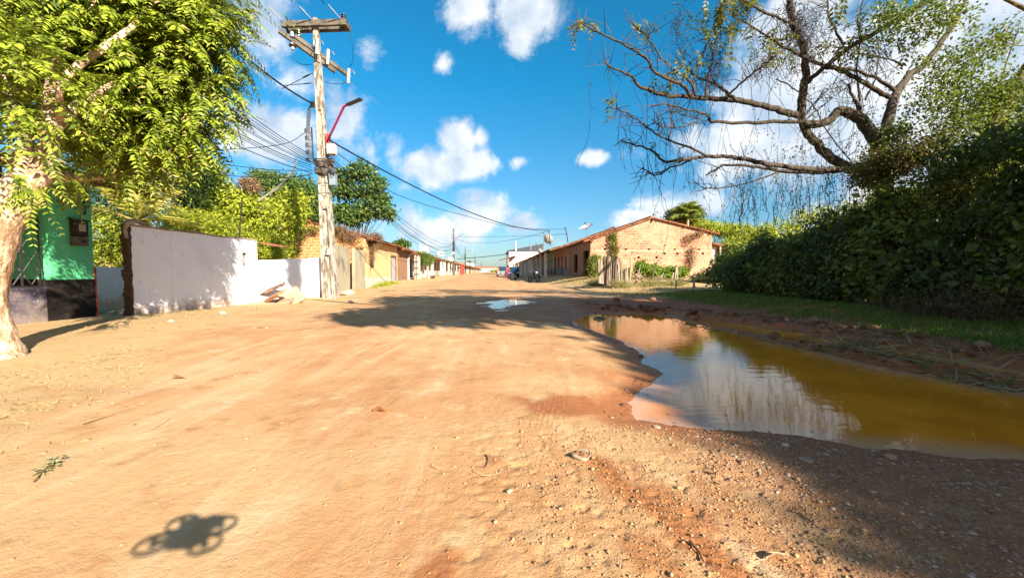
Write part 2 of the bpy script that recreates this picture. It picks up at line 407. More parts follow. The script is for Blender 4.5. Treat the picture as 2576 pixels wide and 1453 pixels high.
BRICK_L = brick('orange_brick', (.62, .24, .08), (.80, .36, .12), (.86, .56, .28), w=.36, h=.18)
BRICK_D = brick('old_brick', (.34, .13, .07), (.42, .20, .10), (.42, .28, .18), w=.24, h=.12)
def tilemat():
    t = NT('clay_roof_tiles'); p = t.pos()
    v = t.node('ShaderNodeTexVoronoi'); v.inputs['Scale'].default_value = 4.2; t.L.new(p, v.inputs[0])
    sp = t.node('ShaderNodeSeparateColor'); t.L.new(v.outputs['Color'], sp.inputs[0])
    col = t.mix(sp.outputs[0], (.36, .12, .055), (.58, .25, .12))
    col = t.mix(t.ramp(t.noise(1.6, 7, .65, p), .5, .72), col, (.13, .075, .05))
    col = t.mix(t.ramp(t.noise(9, 4, .6, p), .62, .75), col, (.66, .45, .30))
    return t.end(col, .9, t.bump(t.noise(40, 4, .6, p), .01, .7))
TILE = tilemat()

# ------------------------------------------------------------------ ground
TAN = .053
def macro(x, y):
    t = x + TAN * y
    z = .20 * ss(y, 25, 95)
    z = z + .26 * ss(-t, 5, 8) * ss(y, 23, 34) * (1 - ss(y, 60, 100))
    z = z + .60 * ss(t, 4.0, 7.6) * ss(y, 17, 29) * (1 - ss(y, 45, 80))
    z = z + (.20 * ss(x, 5.3, 8.0) + .12 * ss(x, 8, 11)) * (1 - ss(y, 17, 24))
    z = z + .05 * ss(-t, 4.5, 6.5) * (1 - ss(y, 18, 25))
    return z
MAIN = [(1432, 802), (1470, 789), (1540, 786), (1610, 787), (1690, 794), (1750, 812), (1840, 834), (1950, 858), (2100, 893), (2250, 930), (2400, 955), (2576, 985), (2900, 1040),
        (2900, 1230), (2576, 1165), (2400, 1150), (2250, 1140), (2100, 1120), (2000, 1101), (1900, 1091), (1800, 1085), (1680, 1076), (1580, 1058), (1556, 1030),
        (1580, 1000), (1602, 975), (1642, 955), (1650, 938), (1612, 908), (1600, 888), (1566, 862), (1500, 836), (1440, 815)]
CHAN = [(1715, 804), (1830, 811), (2000, 836), (2170, 868), (2350, 892), (2576, 935), (2800, 985), (2800, 1010), (2576, 962), (2420, 938), (2250, 903), (2000, 862), (1880, 836), (1770, 815)]
FAR1 = [(1205, 768), (1222, 756), (1290, 752), (1378, 756), (1370, 763), (1312, 769), (1318, 776), (1278, 784), (1222, 781), (1235, 773)]
FAR2 = [(1405, 781), (1432, 776), (1455, 792), (1436, 806), (1418, 796)]
ZW = -.045
def wpoly(pl): return np.array([onz(x, y, ZW)[:2] for x, y in pl])
def sdist(poly, x, y):
    d = np.full(x.shape, 1e9); ins = np.zeros(x.shape, bool); n = len(poly)
    for i in range(n):
        ax, ay = poly[i]; bx, by = poly[(i + 1) % n]; ex, ey = bx - ax, by - ay
        t = np.clip(((x - ax) * ex + (y - ay) * ey) / (ex * ex + ey * ey + 1e-12), 0, 1)
        d = np.minimum(d, (x - ax - ex * t) ** 2 + (y - ay - ey * t) ** 2)
        c = ((ay > y) != (by > y)); c &= x < (bx - ax) * (y - ay) / (by - ay + 1e-12) + ax; ins ^= c
    d = np.sqrt(d); return np.where(ins, -d, d)
POLY = [wpoly(p) for p in (MAIN, CHAN, FAR1, FAR2)]
def puddle_sd(x, y):
    x = np.asarray(x, float); y = np.asarray(y, float)
    wx = x + .07 * fbm(x * 3, y * 3, 4, 61); wy = y + .07 * fbm(x * 3, y * 3, 4, 67)
    wx = wx + .5 * fbm(x * 1.6, y * 3.2, 4, 63) * ss(y, 9, 12); wy = wy + .45 * fbm(x * 1.5, y * 3, 4, 64) * ss(y, 9, 12)
    s = np.full(x.shape, 1e9); near = (x > -6) & (x < 13) & (y > 0) & (y < 18)
    for p in POLY:
        v = sdist(p, wx[near], wy[near]); s[near] = np.minimum(s[near], v)
    return s
# damp / churned patches (metres): x, y, rx, ry, rot, strength
DAMP = [(*onz(1430, 1020)[:2], .42, .33, 0, 1), (*onz(1560, 1190)[:2], .16, .20, -.3, .55), (*onz(1700, 1290)[:2], .17, .30, .45, .85), (*onz(1640, 1400)[:2], .10, .14, .3, .6),
        (*onz(1850, 1320)[:2], .13, .35, .5, .5), (*onz(1090, 1450)[:2], .09, .08, 0, .9), (*onz(1560, 950)[:2], .28, .5, 0, .5), (*onz(1600, 890)[:2], .5, 1.1, .1, .55)]
def patch(x, y, L):
    s = np.zeros(np.shape(x)); nx = fbm(x * 4, y * 4, 4, 5) * .5
    for (cx, cy, rx, ry, a, k) in L:
        u = (x - cx) * math.cos(a) + (y - cy) * math.sin(a); v = -(x - cx) * math.sin(a) + (y - cy) * math.cos(a)
        s = np.maximum(s, k * (1 - ss(np.sqrt((u / rx) ** 2 + (v / ry) ** 2) + nx, .55, 1.15)))
    return s
FOOT = [(onz(1290, 1172), .10, .05), (onz(1195, 1238), .06, .035), (onz(1275, 1218), .07, .03), (onz(1240, 1190), .05, .03), (onz(1165, 1400), .06, .04), (onz(1300, 1330), .07, .035),
        (onz(1120, 1185), .07, .02), (onz(1360, 1400), .06, .03), (onz(1480, 1245), .03, .03), (onz(1120, 1260), .05, .02)]
def ground_z(x, y, fine=True):
    x = np.asarray(x, float); y = np.asarray(y, float)
    z = macro(x, y) + .012 + .022 * fbm(x * .45, y * .45, 3, 3) * (1 - .6 * ss(y, 30, 60))
    if fine:
        nr = 1 - ss(y, 9, 22)
        z = z + .006 * fbm(x * 2.5, y * 2.5, 3, 9) * nr
        # churned foreground, rougher to the right of centre
        rough = ss(x, -.75, .15) * (1 - ss(y, 2.2, 3.6))
        z = z + nr * .0022 * fbm(x * 22, y * 22, 3, 14) + rough * (.0065 * fbm(x * 13, y * 13, 4, 21, .72) - .009 * ss(fbm(x * 27, y * 27, 2, 25), .3, .6))
        for (c, w, dd) in FOOT:
            r = np.sqrt(((x - c.x) / w) ** 2 + ((y - c.y) / (w * .7)) ** 2) + .35 * fbm(x * 16, y * 16, 2, 30)
            z = z - dd * .2 * (1 - ss(r, .2, 1.1)) * (.5 + .8 * vnoise(x * 40, y * 40, 33))
        # tyre ruts running towards the puddle, lower right
        for (o, w, dd) in ((0, .045, .014), (.16, .04, .009), (-.21, .05, .008)):
            u = (x - .42 - o) + (y - 2.2) * .42; z = z - dd * np.exp(-(u / w) ** 2) * (1 - ss(y, 2.2, 2.5)) * (.6 + .4 * np.sin(y * 140 + x * 60))
        u = x - (.28 + (y - 2.9) * .18 * 1); m = np.exp(-((u) / .12) ** 2) * ss(y, 2.5, 2.7) * (1 - ss(y, 3.1, 3.4)); z = z + .003 * m * np.sin(u * 170)
        
        s = puddle_sd(x, y)
        k = 1 - ss(s, .02, .75)
        cl = .016 * fbm(x * 7, y * 7, 4, 41, .6)
        far = ss(y, 8.5, 10)
        target = ZW + far * .030 * (fbm(x * 3.2, y * 8, 3, 45) + .25) + np.clip(s, -9, .8) * (.10 - .055 * far) + cl * (.30 + .2 * far) * (s > -.4) + .004
        target = np.where(s < 0, np.maximum(target, ZW - .14), target)
        z = z * (1 - k) + target * k
        # clods thrown up along the far bank and on the ridge between the water bodies
        bank = ss(x, 1.2, 3.2) * ss(s, .03, .14) * (1 - ss(s, .5, 1.3)) * ss(y, 3.0, 4.2) * (1 - ss(y, 12, 16))
        ln = x - 2.0 - (7.6 - y) * .75; bank = bank * ss(y + x * .72, 6.3, 7.2)
        z = z + bank * (.045 + .07 * np.abs(fbm(x * 4.5, y * 4.5, 4, 51, .6)) + .05 * fbm(x * 11, y * 11, 3, 52))
    return z
def gz(x, y): return float(ground_z(np.array([x]), np.array([y]))[0])

def axis(lo, hi, fine_lo, fine_hi, step, g, far):
    a = list(np.arange(fine_lo, fine_hi, step)); 
    def grow(start, lim, sg):
        o = []; st = step; v = start
        while (v - lim) * sg < 0:
            st = st * (g if abs(v - start) < far else 1.09); v += sg * st; o.append(v)
        return o
    return np.array(sorted(grow(fine_lo, lo, -1)) + a + grow(a[-1], hi, 1))
def ground_material():
    t = NT('red_dirt_road'); p = t.pos(); a = t.node('ShaderNodeAttribute', attribute_name='mask')
    sp = t.node('ShaderNodeSeparateColor'); t.L.new(a.outputs['Color'], sp.inputs[0]); wet, grs, mud = sp.outputs[0], sp.outputs[1], sp.outputs[2]
    peb = a.outputs['Alpha']
    mp = t.node('ShaderNodeMapping'); mp.inputs['Scale'].default_value = (1.15, 1, 1); mp.inputs['Rotation'].default_value = (0, 0, .25); t.L.new(p, mp.inputs[0])
    n1 = t.noise(.55, 7, .6, mp.outputs[0], .4); n2 = t.noise(2.6, 8, .65, mp.outputs[0]); n3 = t.noise(28, 6, .7, p)
    dry = t.mix(t.ramp(n1, .36, .62), (.60, .305, .135), (.70, .43, .215))
    dry = t.mix(t.ramp(n2, .52, .72), dry, (.74, .54, .31))
    dry = t.mix(t.ramp(n2, .46, .30), dry, (.50, .25, .10))
    dry = t.mix(t.math('MULTIPLY', t.ramp(n3, .58, .72), .5), dry, (.42, .20, .09))
    dry = t.mix(t.math('MULTIPLY', t.ramp(n3, .40, .28), .5), dry, (.78, .58, .36))
    ml = t.node('ShaderNodeMapping'); ml.inputs['Scale'].default_value = (1.5, .16, 1); ml.inputs['Rotation'].default_value = (0, 0, -.06); t.L.new(p, ml.inputs[0])
    ln = t.noise(1.3, 6, .65, ml.outputs[0], 1.2); dry = t.mix(t.math('MULTIPLY', t.ramp(ln, .52, .70), .28), dry, (.80, .60, .38)); dry = t.mix(t.math('MULTIPLY', t.ramp(ln, .46, .32), .35), dry, (.56, .27, .11))
    grc = t.mix(t.ramp(t.noise(5, 7, .7, p), .42, .62), (.66, .45, .23), (.62, .41, .17))
    ml = t.node('ShaderNodeMapping'); ml.inputs['Scale'].default_value = (1.5, .16, 1); ml.inputs['Rotation'].default_value = (0, 0, -.06); t.L.new(p, ml.inputs[0])
    ln = t.noise(1.3, 6, .65, ml.outputs[0], 1.2); dry = t.mix(t.math('MULTIPLY', t.ramp(ln, .52, .70), .28), dry, (.80, .60, .38)); dry = t.mix(t.math('MULTIPLY', t.ramp(ln, .46, .32), .35), dry, (.56, .27, .11))
    grc = t.mix(t.ramp(t.noise(22, 5, .7, p), .5, .68), grc, (.72, .56, .30))
    col = t.mix(t.math('MULTIPLY', grs, t.ramp(t.noise(1.6, 6, .7, p), .25, .55)), dry, grc)
    mud_shade_col = t.mix(t.ramp(t.noise(9, 6, .7, p), .4, .65), (.33, .115, .055), (.50, .20, .10))
    col = t.mix(mud, col, mud_shade_col)
    col = t.mix(t.math('MULTIPLY', wet, .92), col, t.mix(t.ramp(n3, .35, .7), (.50, .185, .06), (.36, .12, .04)))
    pb = t.node('ShaderNodeTexVoronoi'); pb.inputs['Scale'].default_value = 42; t.L.new(p, pb.inputs[0])
    pm = t.math('MULTIPLY', t.math('MULTIPLY', t.ramp(pb.outputs['Distance'], .34, .22), t.ramp(t.noise(6, 4, .6, p), .45, .6)), peb)
    col = t.mix(t.math('MULTIPLY', pm, .55), col, (.66, .52, .42))
    h = t.math('ADD', t.math('MULTIPLY', t.noise(26, 8, .75, p), 1.0), t.math('MULTIPLY', t.noise(70, 5, .7, p), .35))
    h = t.math('ADD', h, t.math('MULTIPLY', pm, .4)); h = t.math('ADD', h, t.math('MULTIPLY', t.math('MULTIPLY', t.ramp(t.noise(95, 3, .6, p), .52, .66), peb), -.9))
    cr = t.node('ShaderNodeTexVoronoi', feature='DISTANCE_TO_EDGE'); cr.inputs['Scale'].default_value = 17; t.L.new(p, cr.inputs[0])
    h = t.math('ADD', h, t.math('MULTIPLY', t.ramp(cr.outputs[0], 0.0, .10), .10))
    rg = t.math('SUBTRACT', .95, t.math('MULTIPLY', wet, .38))
    m = t.end(col, rg, t.bump(h, .009, .8), .25); return m
def build_ground():
    xs = axis(-2500, 2500, -1.6, 2.2, .013, 1.013, 12); ys = axis(-60, 3500, 1.15, 3.6, .013, 1.0125, 14)
    X, Y = np.meshgrid(xs, ys); x = X.ravel(); y = Y.ravel(); z = ground_z(x, y)
    s = puddle_sd(x, y); t = x + TAN * y
    rs = fbm(x * 1.3, y * 1.3, 4, 77)
    wet = (1 - ss(s + rs * .12, .05, .42)) * (1 - ss(x + .25 * rs, 9, 10))
    wet = np.maximum(wet, patch(x, y, DAMP))
    def band(pl, w, k):
        a = np.array([tuple(onz(u, v)[:2]) for u, v in pl]); d = np.full(x.shape, 9.)
        for i in range(len(a) - 1):
            e = a[i + 1] - a[i]; q = np.clip(((x - a[i, 0]) * e[0] + (y - a[i, 1]) * e[1]) / (e @ e), 0, 1); d = np.minimum(d, np.hypot(x - a[i, 0] - q * e[0], y - a[i, 1] - q * e[1]))
        return k * (1 - ss(d / w + .7 * fbm(x * 6, y * 6, 4, 79), .3, 1.15))
    for b_ in (([(1500, 1160), (1560, 1220), (1650, 1290), (1790, 1400), (1850, 1453)], .085, .95), ([(1740, 1200), (1850, 1290), (2050, 1453)], .07, .5), ([(1640, 1080), (1900, 1120), (2100, 1180)], .09, .6), ([(1060, 1453), (1130, 1400)], .06, .8), ([(1190, 1290), (1290, 1350), (1400, 1440)], .05, .35), ([(1230, 1150), (1290, 1180), (1250, 1215)], .05, .5)): wet = np.maximum(wet, band(*b_))
    left = ss(-t + .8 * rs, 4.6, 6.0) * (1 - ss(y, 60, 80)) * (1 - .75 * ss(np.abs(-x / np.maximum(y, .1) - .80), .22, .05) * 0)
    left = left + .8 * ss(-x - .55 * y + rs * .8, .9, 2.2) * (1 - ss(y, 5, 7))
    right = ss(t + .8 * rs, 3.6, 5.5) * ss(y, 13, 17)
    grs = np.clip(left + right, 0, 1)
    bankm = ss(x + .5 * rs, 1.0, 2.2) * ss(y + x * .72 + .3 * rs, 6.6, 7.6) * (1 - ss(y, 13.5, 16.5))
    bankm = np.maximum(bankm, .85 * ss(x, 2.6, 3.6) * (1 - ss(y, 14, 17)))
    wetroad = (1 - ss(np.sqrt(((x - .6) / 3.2) ** 2 + ((y - 11) / 3.4) ** 2) + rs * .35, .45, 1.1)) * .55
    mud = np.clip(np.maximum(bankm * (s > -.02), wetroad * (s > .0)), 0, 1)
    mud = np.maximum(mud, .62 * ss(x + .35 * rs + .12 * fbm(x * 6, y * 6, 3, 78), .95, 1.6) * (1 - ss(y, 3.0, 3.6)) * (s > -.02))  # reddish dirt that also paints the warm shade tone into the lower right
    mud = np.where(s < 0, .4, mud)
    peb = np.clip(ss(x, .7, 1.4) * (1 - ss(y, 2.4, 3.0)) + .35 * ss(x, -.5, .3) * (1 - ss(y, 2, 3)) + .25 * left, 0, 1)
    nx, ny = len(xs), len(ys); i = np.arange(nx * ny).reshape(ny, nx)
    F = np.stack([i[:-1, :-1], i[:-1, 1:], i[1:, 1:], i[1:, :-1]], -1).reshape(-1, 4)
    me = fast_mesh('ground', np.stack([x, y, z], 1), F)
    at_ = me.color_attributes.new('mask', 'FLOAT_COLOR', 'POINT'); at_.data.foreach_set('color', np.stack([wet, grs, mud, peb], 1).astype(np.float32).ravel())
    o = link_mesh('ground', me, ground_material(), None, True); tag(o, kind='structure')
    print('ground verts', len(x))
build_ground()

def water_material():
    t = NT('muddy_water'); p = t.pos()
    col = t.mix(t.ramp(t.noise(1.5, 4, .5, p), .35, .65), (1.15, .405, .025), (.92, .30, .018))
    mp = t.node('ShaderNodeMapping'); mp.inputs['Scale'].default_value = (1.5, 5, 1); t.L.new(p, mp.inputs[0])
    sh = t.node('ShaderNodeAttribute', attribute_name='shallow').outputs['Fac']; col = t.mix(sh, col, (.74, .46, .30)); t.end(col, .03, t.bump(t.noise(2.2, 3, .5, mp.outputs[0]), .006, .22), .5); t.b.inputs['IOR'].default_value = 1.42
    return t.m
WATER = water_material()
def water(x0, x1, y0, y1, name, poly=None):
    # a sheet just under the surrounding ground level: the dirt rises through it at the shoreline
    K = 150; xs = np.linspace(x0, x1, K); ys = np.linspace(y0, y1, K); X, Y = np.meshgrid(xs, ys)
    i = np.arange(K * K).reshape(K, K); F = np.stack([i[:-1, :-1], i[:-1, 1:], i[1:, 1:], i[1:, :-1]], -1).reshape(-1, 4)
    cx = (X.ravel()[F].mean(1)); cy = Y.ravel()[F].mean(1); F = F[puddle_sd(cx, cy) < .30]
    me = fast_mesh(name, np.stack([X.ravel(), Y.ravel(), np.full(K * K, ZW)], 1), F)
    at2 = me.attributes.new('shallow', 'FLOAT', 'POINT'); at2.data.foreach_set('value', (1 - ss(-puddle_sd(X.ravel(), Y.ravel()), -.02, .42)).astype(np.float32) * (1 - ss(Y.ravel(), 5, 7)) * .85)
    tag(link_mesh(name, me, WATER), kind='structure')
water(.5, 8.5, 1.6, 10.2, 'puddle')
water(-1.5, 1.6, 10.2, 15.5, 'small_puddle')
# ------------------------------------------------------------------ street frame
PHI = math.atan(TAN)
def SW(t, s): return Vector((t - s * TAN, s, 0))
def place(t, s, z=None):
    p = SW(t, s); p.z = gz(p.x, p.y) if z is None else z; return p
WALLCOL = {}
def paint(name, c, c2=None):
    return surf(name, c, c2 or tuple(v * .72 for v in c), 1.4, .5, .72, bump=.004, bscale=40, c3=tuple(min(1, v * 1.08) for v in c), stretch=(1.5, 1.5, .7))
CREAM = paint('cream_paint', (.62, .50, .34)); PINK = paint('salmon_paint', (.62, .34, .24)); ORANGE = paint('apricot_paint', (.88, .56, .27), (.78, .46, .22))
GREY = paint('grey_dado', (.24, .24, .25)); REDP = paint('red_paint', (.62, .08, .05)); GREENP = paint('light_green_paint', (.45, .58, .42))
OFFW = paint('off_white_paint', (.66, .60, .52)); YELL = paint('yellow_paint', (.72, .52, .20)); TEAL = paint('teal_paint', (.22, .42, .36)); BLUEP = paint('pale_blue_paint', (.36, .48, .56))
DOORB = surf('blue_grey_door', (.36, .42, .50), (.55, .45, .35), 3, bump=.003); DOORW = paint('brown_door', (.26, .12, .06)); DOORG = paint('grey_door', (.42, .42, .42))
DOORD = paint('dark_red_door', (.30, .06, .05))

def facade(mb, t0, t1, s0, s1, h, holes, z0=0.0):
    """wall slab between t0..t1 thick, running s0..s1, with real openings (a, b, lo, hi)"""
    cur = s0
    for (a, b, lo, hi) in sorted(holes):
        if a > cur + 1e-4: mb.box(t0, t1, cur, a, z0, h)
        if lo > z0 + .01: mb.box(t0, t1, a, b, z0, lo)
        if hi < h - .01: mb.box(t0, t1, a, b, hi, h)
        cur = b
    if cur < s1 - 1e-4: mb.box(t0, t1, cur, s1, z0, h)
def tile_slope(mb, ta, za, tb, zb, s0, s1, coarse=False, th=.05):
    """one roof slope (eave ta,za to ridge tb,zb), barrel tiles running down the slope"""
    w = .21; nseg = (2 if coarse else 6); ns = max(2, int((s1 - s0) / w) * nseg); rows = 3 if coarse else max(2, int(abs(tb - ta) / .38))
    amp = .035; V = []; F = []
    rl = 0
    for r in range(rows):
        for e, lift in ((r, .035), (r + 1, 0.0)):
            u = e / rows; t = ta + (tb - ta) * u; z = za + (zb - za) * u + lift + .012 * math.sin(r * 2.3)
            for i in range(ns + 1):
                s = s0 + (s1 - s0) * i / ns; c = abs(math.sin(math.pi * i / nseg)) if not coarse else (i % 2)
                V.append((t + (random.uniform(-.02, .02) if lift else 0), s, z + amp * c + .02 * math.sin(s * .9 + r) + random.uniform(-.004, .004)))
        o = rl * 2 * (ns + 1)
        for i in range(ns): F.append((o + i, o + i + 1, o + ns + 1 + i + 1, o + ns + 1 + i))
        rl += 1
    mb.add(V, F)
    # underside so the roof has a real thickness
    mb.box(0, 1, s0 + .02, s1 - .02, -th, 0, Matrix(((tb - ta, 0, 0, ta), (0, 1, 0, 0), (zb - za, 0, 1, za - .01), (0, 0, 0, 1))))
def gable(mb, ta, za, tr, zr, tb, zb, s0, s1, z0=0.0):
    mb.prism([(ta, z0), (ta, za), (tr, zr), (tb, zb), (tb, z0)], 'y', s0, s1)

def house(name, label, side, s0, s1, tf, depth, he, hr, wall, openings=(), porch=None, cols=(), colw=.16, colmat=None, roofmat=None, dado=None, dado_h=.8, gables=(1, 1), gmat=None,
          zoff=0.0, group=None, detail=True, over=.45, back_h=None, ridge=.5, chim=None, low=None, doormat=None, base_z=None, parapet=None):
    """terraced single-storey house. local x = away from the road, y = along the road"""
    b = place(side * tf, s0) if base_z is None else place(side * tf, s0, base_z)
    bz = min(b.z, gz(*SW(side * tf, s1)[:2])) if base_z is None else base_z; b.z = bz + zoff
    e = empty(name, b, PHI, label, 'house', group)
    L = s1 - s0; sg = side; T = .15
    def X(t): return t * sg                 # local coordinate, measured away from the street
    mb = MB(); holes = [(a, c, lo, hi) for (a, c, lo, hi, k) in openings]
    w0, w1 = sorted((X(0), X(T))); base = -.5
    facade(mb, w0, w1, .003, L - .003, he - .12, holes, dado_h if dado else base)
    tr = depth * ridge; hb = back_h or he
    mb.build('wall', wall, e)
    MB().box(*sorted((X(depth - T), X(depth))), .003, L - .003, base, hb - .12).build('back_wall', wall, e)
    if dado:
        m = MB(); facade(m, w0 - .004, w1 + .004, .003, L - .003, dado_h, [h for h in holes if h[2] < dado_h], base); m.build('dado', dado, e)
    for k, sy in enumerate((0, L - T)):
        if gables[k]:
            g = MB(); x0, x1 = T + .004, depth - T - .004
            za = he - .12 + (hr - he) * (x0 / tr); zb = hb - .12 + (hr - hb) * (T / (depth - tr))
            gable(g, X(x0), za, X(tr), hr - .12, X(x1), zb, sy + .004, sy + T - .004, base)
            g.build('gable_wall', gmat or wall, e)
    # interior stays dark because it is roofed over
    r = MB(); et = -over; ez = he - (hr - he) * (over / tr)
    if porch: et = -porch[0] - .25; ez = porch[1]
    if porch:
        tile_slope(r, X(et), ez, X(0), he, 0, L, not detail); tile_slope(r, X(0), he + .002, X(tr), hr, 0, L, not detail)
    else: tile_slope(r, X(et), ez, X(tr), hr, -.03, L + .03, not detail)
    tile_slope(r, X(depth + .3), hb - .1, X(tr), hr, -.03, L + .03, not detail)
    r.tube([(X(tr), -.05, hr + .05), (X(tr), L * .5, hr + .03), (X(tr), L + .05, hr + .05)], .09, 6)
    ro = r.build('roof', roofmat or TILE, e, smooth=False)
    if detail:
        for i in range(int(L / .9) + 1):
            rf = MB(); y = min(.1 + i * .9, L - .05); rf.bar((X(et + .03), y, ez - .09), (X(.0 if porch else T), y, he - .10), .05, .08); rf.build('rafter', WOODB, ro)
    for (a, c, lo, hi, k) in openings:
        if k in ('hole', 'broken'): continue
        d = MB(); xx = sorted((X(.055), X(.10)))
        mat_ = {'door': doormat or DOORW, 'win': WOODB, 'grille': IRON, 'shut': doormat or DOORG}[k]
        if k == 'grille':
            n = max(3, int((c - a) / .12))
            for i in range(n + 1): d.bar((X(.02), a + (c - a) * i / n, lo), (X(.02), a + (c - a) * i / n, hi), .022)
            for zz in (lo + .03, (lo + hi) / 2, hi - .03): d.bar((X(.02), a, zz), (X(.02), c, zz), .03)
        else:
            d.box(xx[0], xx[1], a + .02, c - .02, lo + .01, hi - .02)
            for q in range(2): d.box(*sorted((X(.035), X(.054))), a + .05 + q * (c - a) / 2, a + (q + 1) * (c - a) / 2 - .05, lo + .15, hi - .12)
        o = d.build('door' if k == 'door' else ('window_grille' if k == 'grille' else 'window'), mat_, e)
        if detail and k != 'grille':
            f = MB(); z0_ = lo
            f.box(*sorted((X(-.03), X(.05))), a - .06, a + .02, z0_, hi + .06); f.box(*sorted((X(-.03), X(.05))), c - .02, c + .06, z0_, hi + .06); f.box(*sorted((X(-.03), X(.05))), a + .02, c - .02, hi - .02, hi + .06)
            f.build('frame', wall if k == 'win' else WOODB, o)
    for c in cols:
        y, wd, cm = c if isinstance(c, tuple) else (c, colw, colmat)
        m = MB(); x = X(-porch[0]); m.box(x - wd / 2, x + wd / 2, y - wd / 2, y + wd / 2, -.5, porch[1] + .02); m.box(x - wd * .62, x + wd * .62, y - wd * .62, y + wd * .62, -.5, .12)
        m.build('column', cm or colmat or OFFW, e)
    if parapet:
        for (a, c, h, pm) in parapet:
            m = MB(); x = sorted((X(-porch[0] + .05), X(-porch[0] - .07))); m.box(x[0], x[1], a, c, -.4, h); m.build('parapet', pm, e)
    if chim: chim(e)
    return e

# ------------------------------------------------------------------ left side, near: green house
def green_house():
    c = place(-8.70, 8.72, 0.0)
    e = empty('green_house', c, PHI, 'green painted house with black dado, meter box and scrolled grille behind the leafy tree', 'house')
    G = paint('green_paint', (.16, .78, .36), (.34, .92, .56)); B = surf('black_dado', (.018, .012, .010), (.04, .028, .02), 3, bump=.003)
    mb = MB(); mb.box(-.15, 0, -.86, 0, .88, 3.0); mb.box(-6, -.151, -.15, 0, .88, 3.0); mb.build('wall', G, e)
    d = MB(); d.box(-.15, .015, -.95, .004, -.3, .879); d.box(-6, -.151, -.15, .004, -.3, .879); d.build('dado', B, e)
    s = MB(); s.box(-.03, .02, .006, .03, -.2, 1.15); s.build('corner_stripe', REDP, e)
    par = surf('marble_slabs', (.36, .29, .26), (.12, .10, .15), 1.6, .42, .6, rough=.5, bump=.002, c3=(.5, .42, .38))
    p = MB(); p.box(-.12, 0.0, -1.88, -.952, -.3, .70); p.box(-.12, -.004, -3.4, -1.90, -.3, .70); p.box(-.14, .012, -3.4, -.952, .701, .74); p.build('parapet', par, e)
    bw = MB(); bw.box(-1.75, -1.6, -5, -.16, 0, 3.0)
    t = NT('pale_glazed_tiles'); bt = t.node('ShaderNodeTexBrick'); bt.offset = 0; t.L.new(t.uv(), bt.inputs[0])
    for k, v in (('Color1', (.50, .40, .38, 1)), ('Color2', (.48, .38, .36, 1)), ('Mortar', (.26, .19, .17, 1)), ('Scale', 1), ('Mortar Size', .006), ('Brick Width', .9), ('Row Height', .24)): bt.inputs[k].default_value = v
    bw.build('porch_back_wall', t.end(bt.outputs[0], .35, None, .5), e)
    pl = MB(); pl.box(-.42, -.22, -1.62, -1.36, .0, 3.0); pl.build('pillar', surf('brown_pillar', (.22, .11, .06), (.14, .07, .04), 3), e)
    # scrolled iron grille: bars, diamonds and volutes
    g = MB(); x = -.05; y0, y1, z0, z1 = -3.4, -.87, .74, 2.95; w = .30
    n = int((y1 - y0) / w)
    for i in range(n + 1):
        y = y0 + i * w; g.bar((x, y, z0), (x, y, z1), .022)
    for z in (z0 + .02, z1 - .02): g.bar((x, y0, z), (x, y1, z), .028)
    ph = .46
    for i in range(n):
        ya = y0 + i * w; ym = ya + w / 2
        for j in range(int((z1 - z0) / ph)):
            za = z0 + j * ph + .05
            for sg in (-1, 1):
                pts = [(x, ym + sg * w / 2 * math.sin(math.pi * k / 10) ** .8 if 0 else ym + sg * (w / 2 - .005) * (1 - abs(1 - k / 5)), za + ph * k / 10) for k in range(11)]
                g.tube(pts, .009, 4, False)
                sp = [(x, ya + w * (0 if sg < 0 else 1) - sg * (.055 - .045 * k / 12) * math.cos(k * .62) - sg * .0, za + ph / 2 + .05 + (.055 - .045 * k / 12) * math.sin(k * .62)) for k in range(13)]
                g.tube(sp, .007, 4, False)
                sp = [(p[0], p[1], 2 * (za + ph / 2) - p[2]) for p in sp]; g.tube(sp, .007, 4, False)
    g.build('iron_grille', IRON, e)
    m = MB(); m.box(.002, .14, -.47, -.22, 1.78, 2.10); mo = m.build('meter_box', surf('meter_case', (.035, .028, .025), (.07, .05, .04), 8), e, bevel=.012)
    MB().box(.141, .146, -.42, -.28, 1.88, 2.03).build('meter_dial', surf('aged_label', (.62, .55, .38), (.5, .42, .3), 9), mo)
    MB().prism([(.0, 2.10), (.0, 2.16), (.17, 2.12), (.17, 2.10)], 'y', -.49, -.20).build('hood', IRON, mo)
    bx = MB(); bx.box(.002, .12, -.48, -.20, 1.58, 1.775); bo = bx.build('breaker_box', surf('breaker_case', (.22, .17, .14), (.13, .1, .08), 6), e, bevel=.02)
    MB().box(.121, .130, -.36, -.28, 1.65, 1.70).build('switch', BLACKP, bo)
    c = MB(); c.tube([(.03, -.16, 3.0), (.03, -.16, 2.30), (.05, -.20, 2.27)], .022, 6); c.build('conduit', BLACKP, e)
    r = MB(); tile_slope(r, 1.05, 2.84, -4.2, 4.1, -5, .55); tile_slope(r, -9, 2.9, -4.2, 4.1, -5, .55); ro = r.build('roof', TILE, e)
    for i in range(9): MB().bar((1.0, .35 - i * .6, 2.76), (-.1, .35 - i * .6, 3.02), .05, .09).build('rafter', WOODB, ro)
green_house()

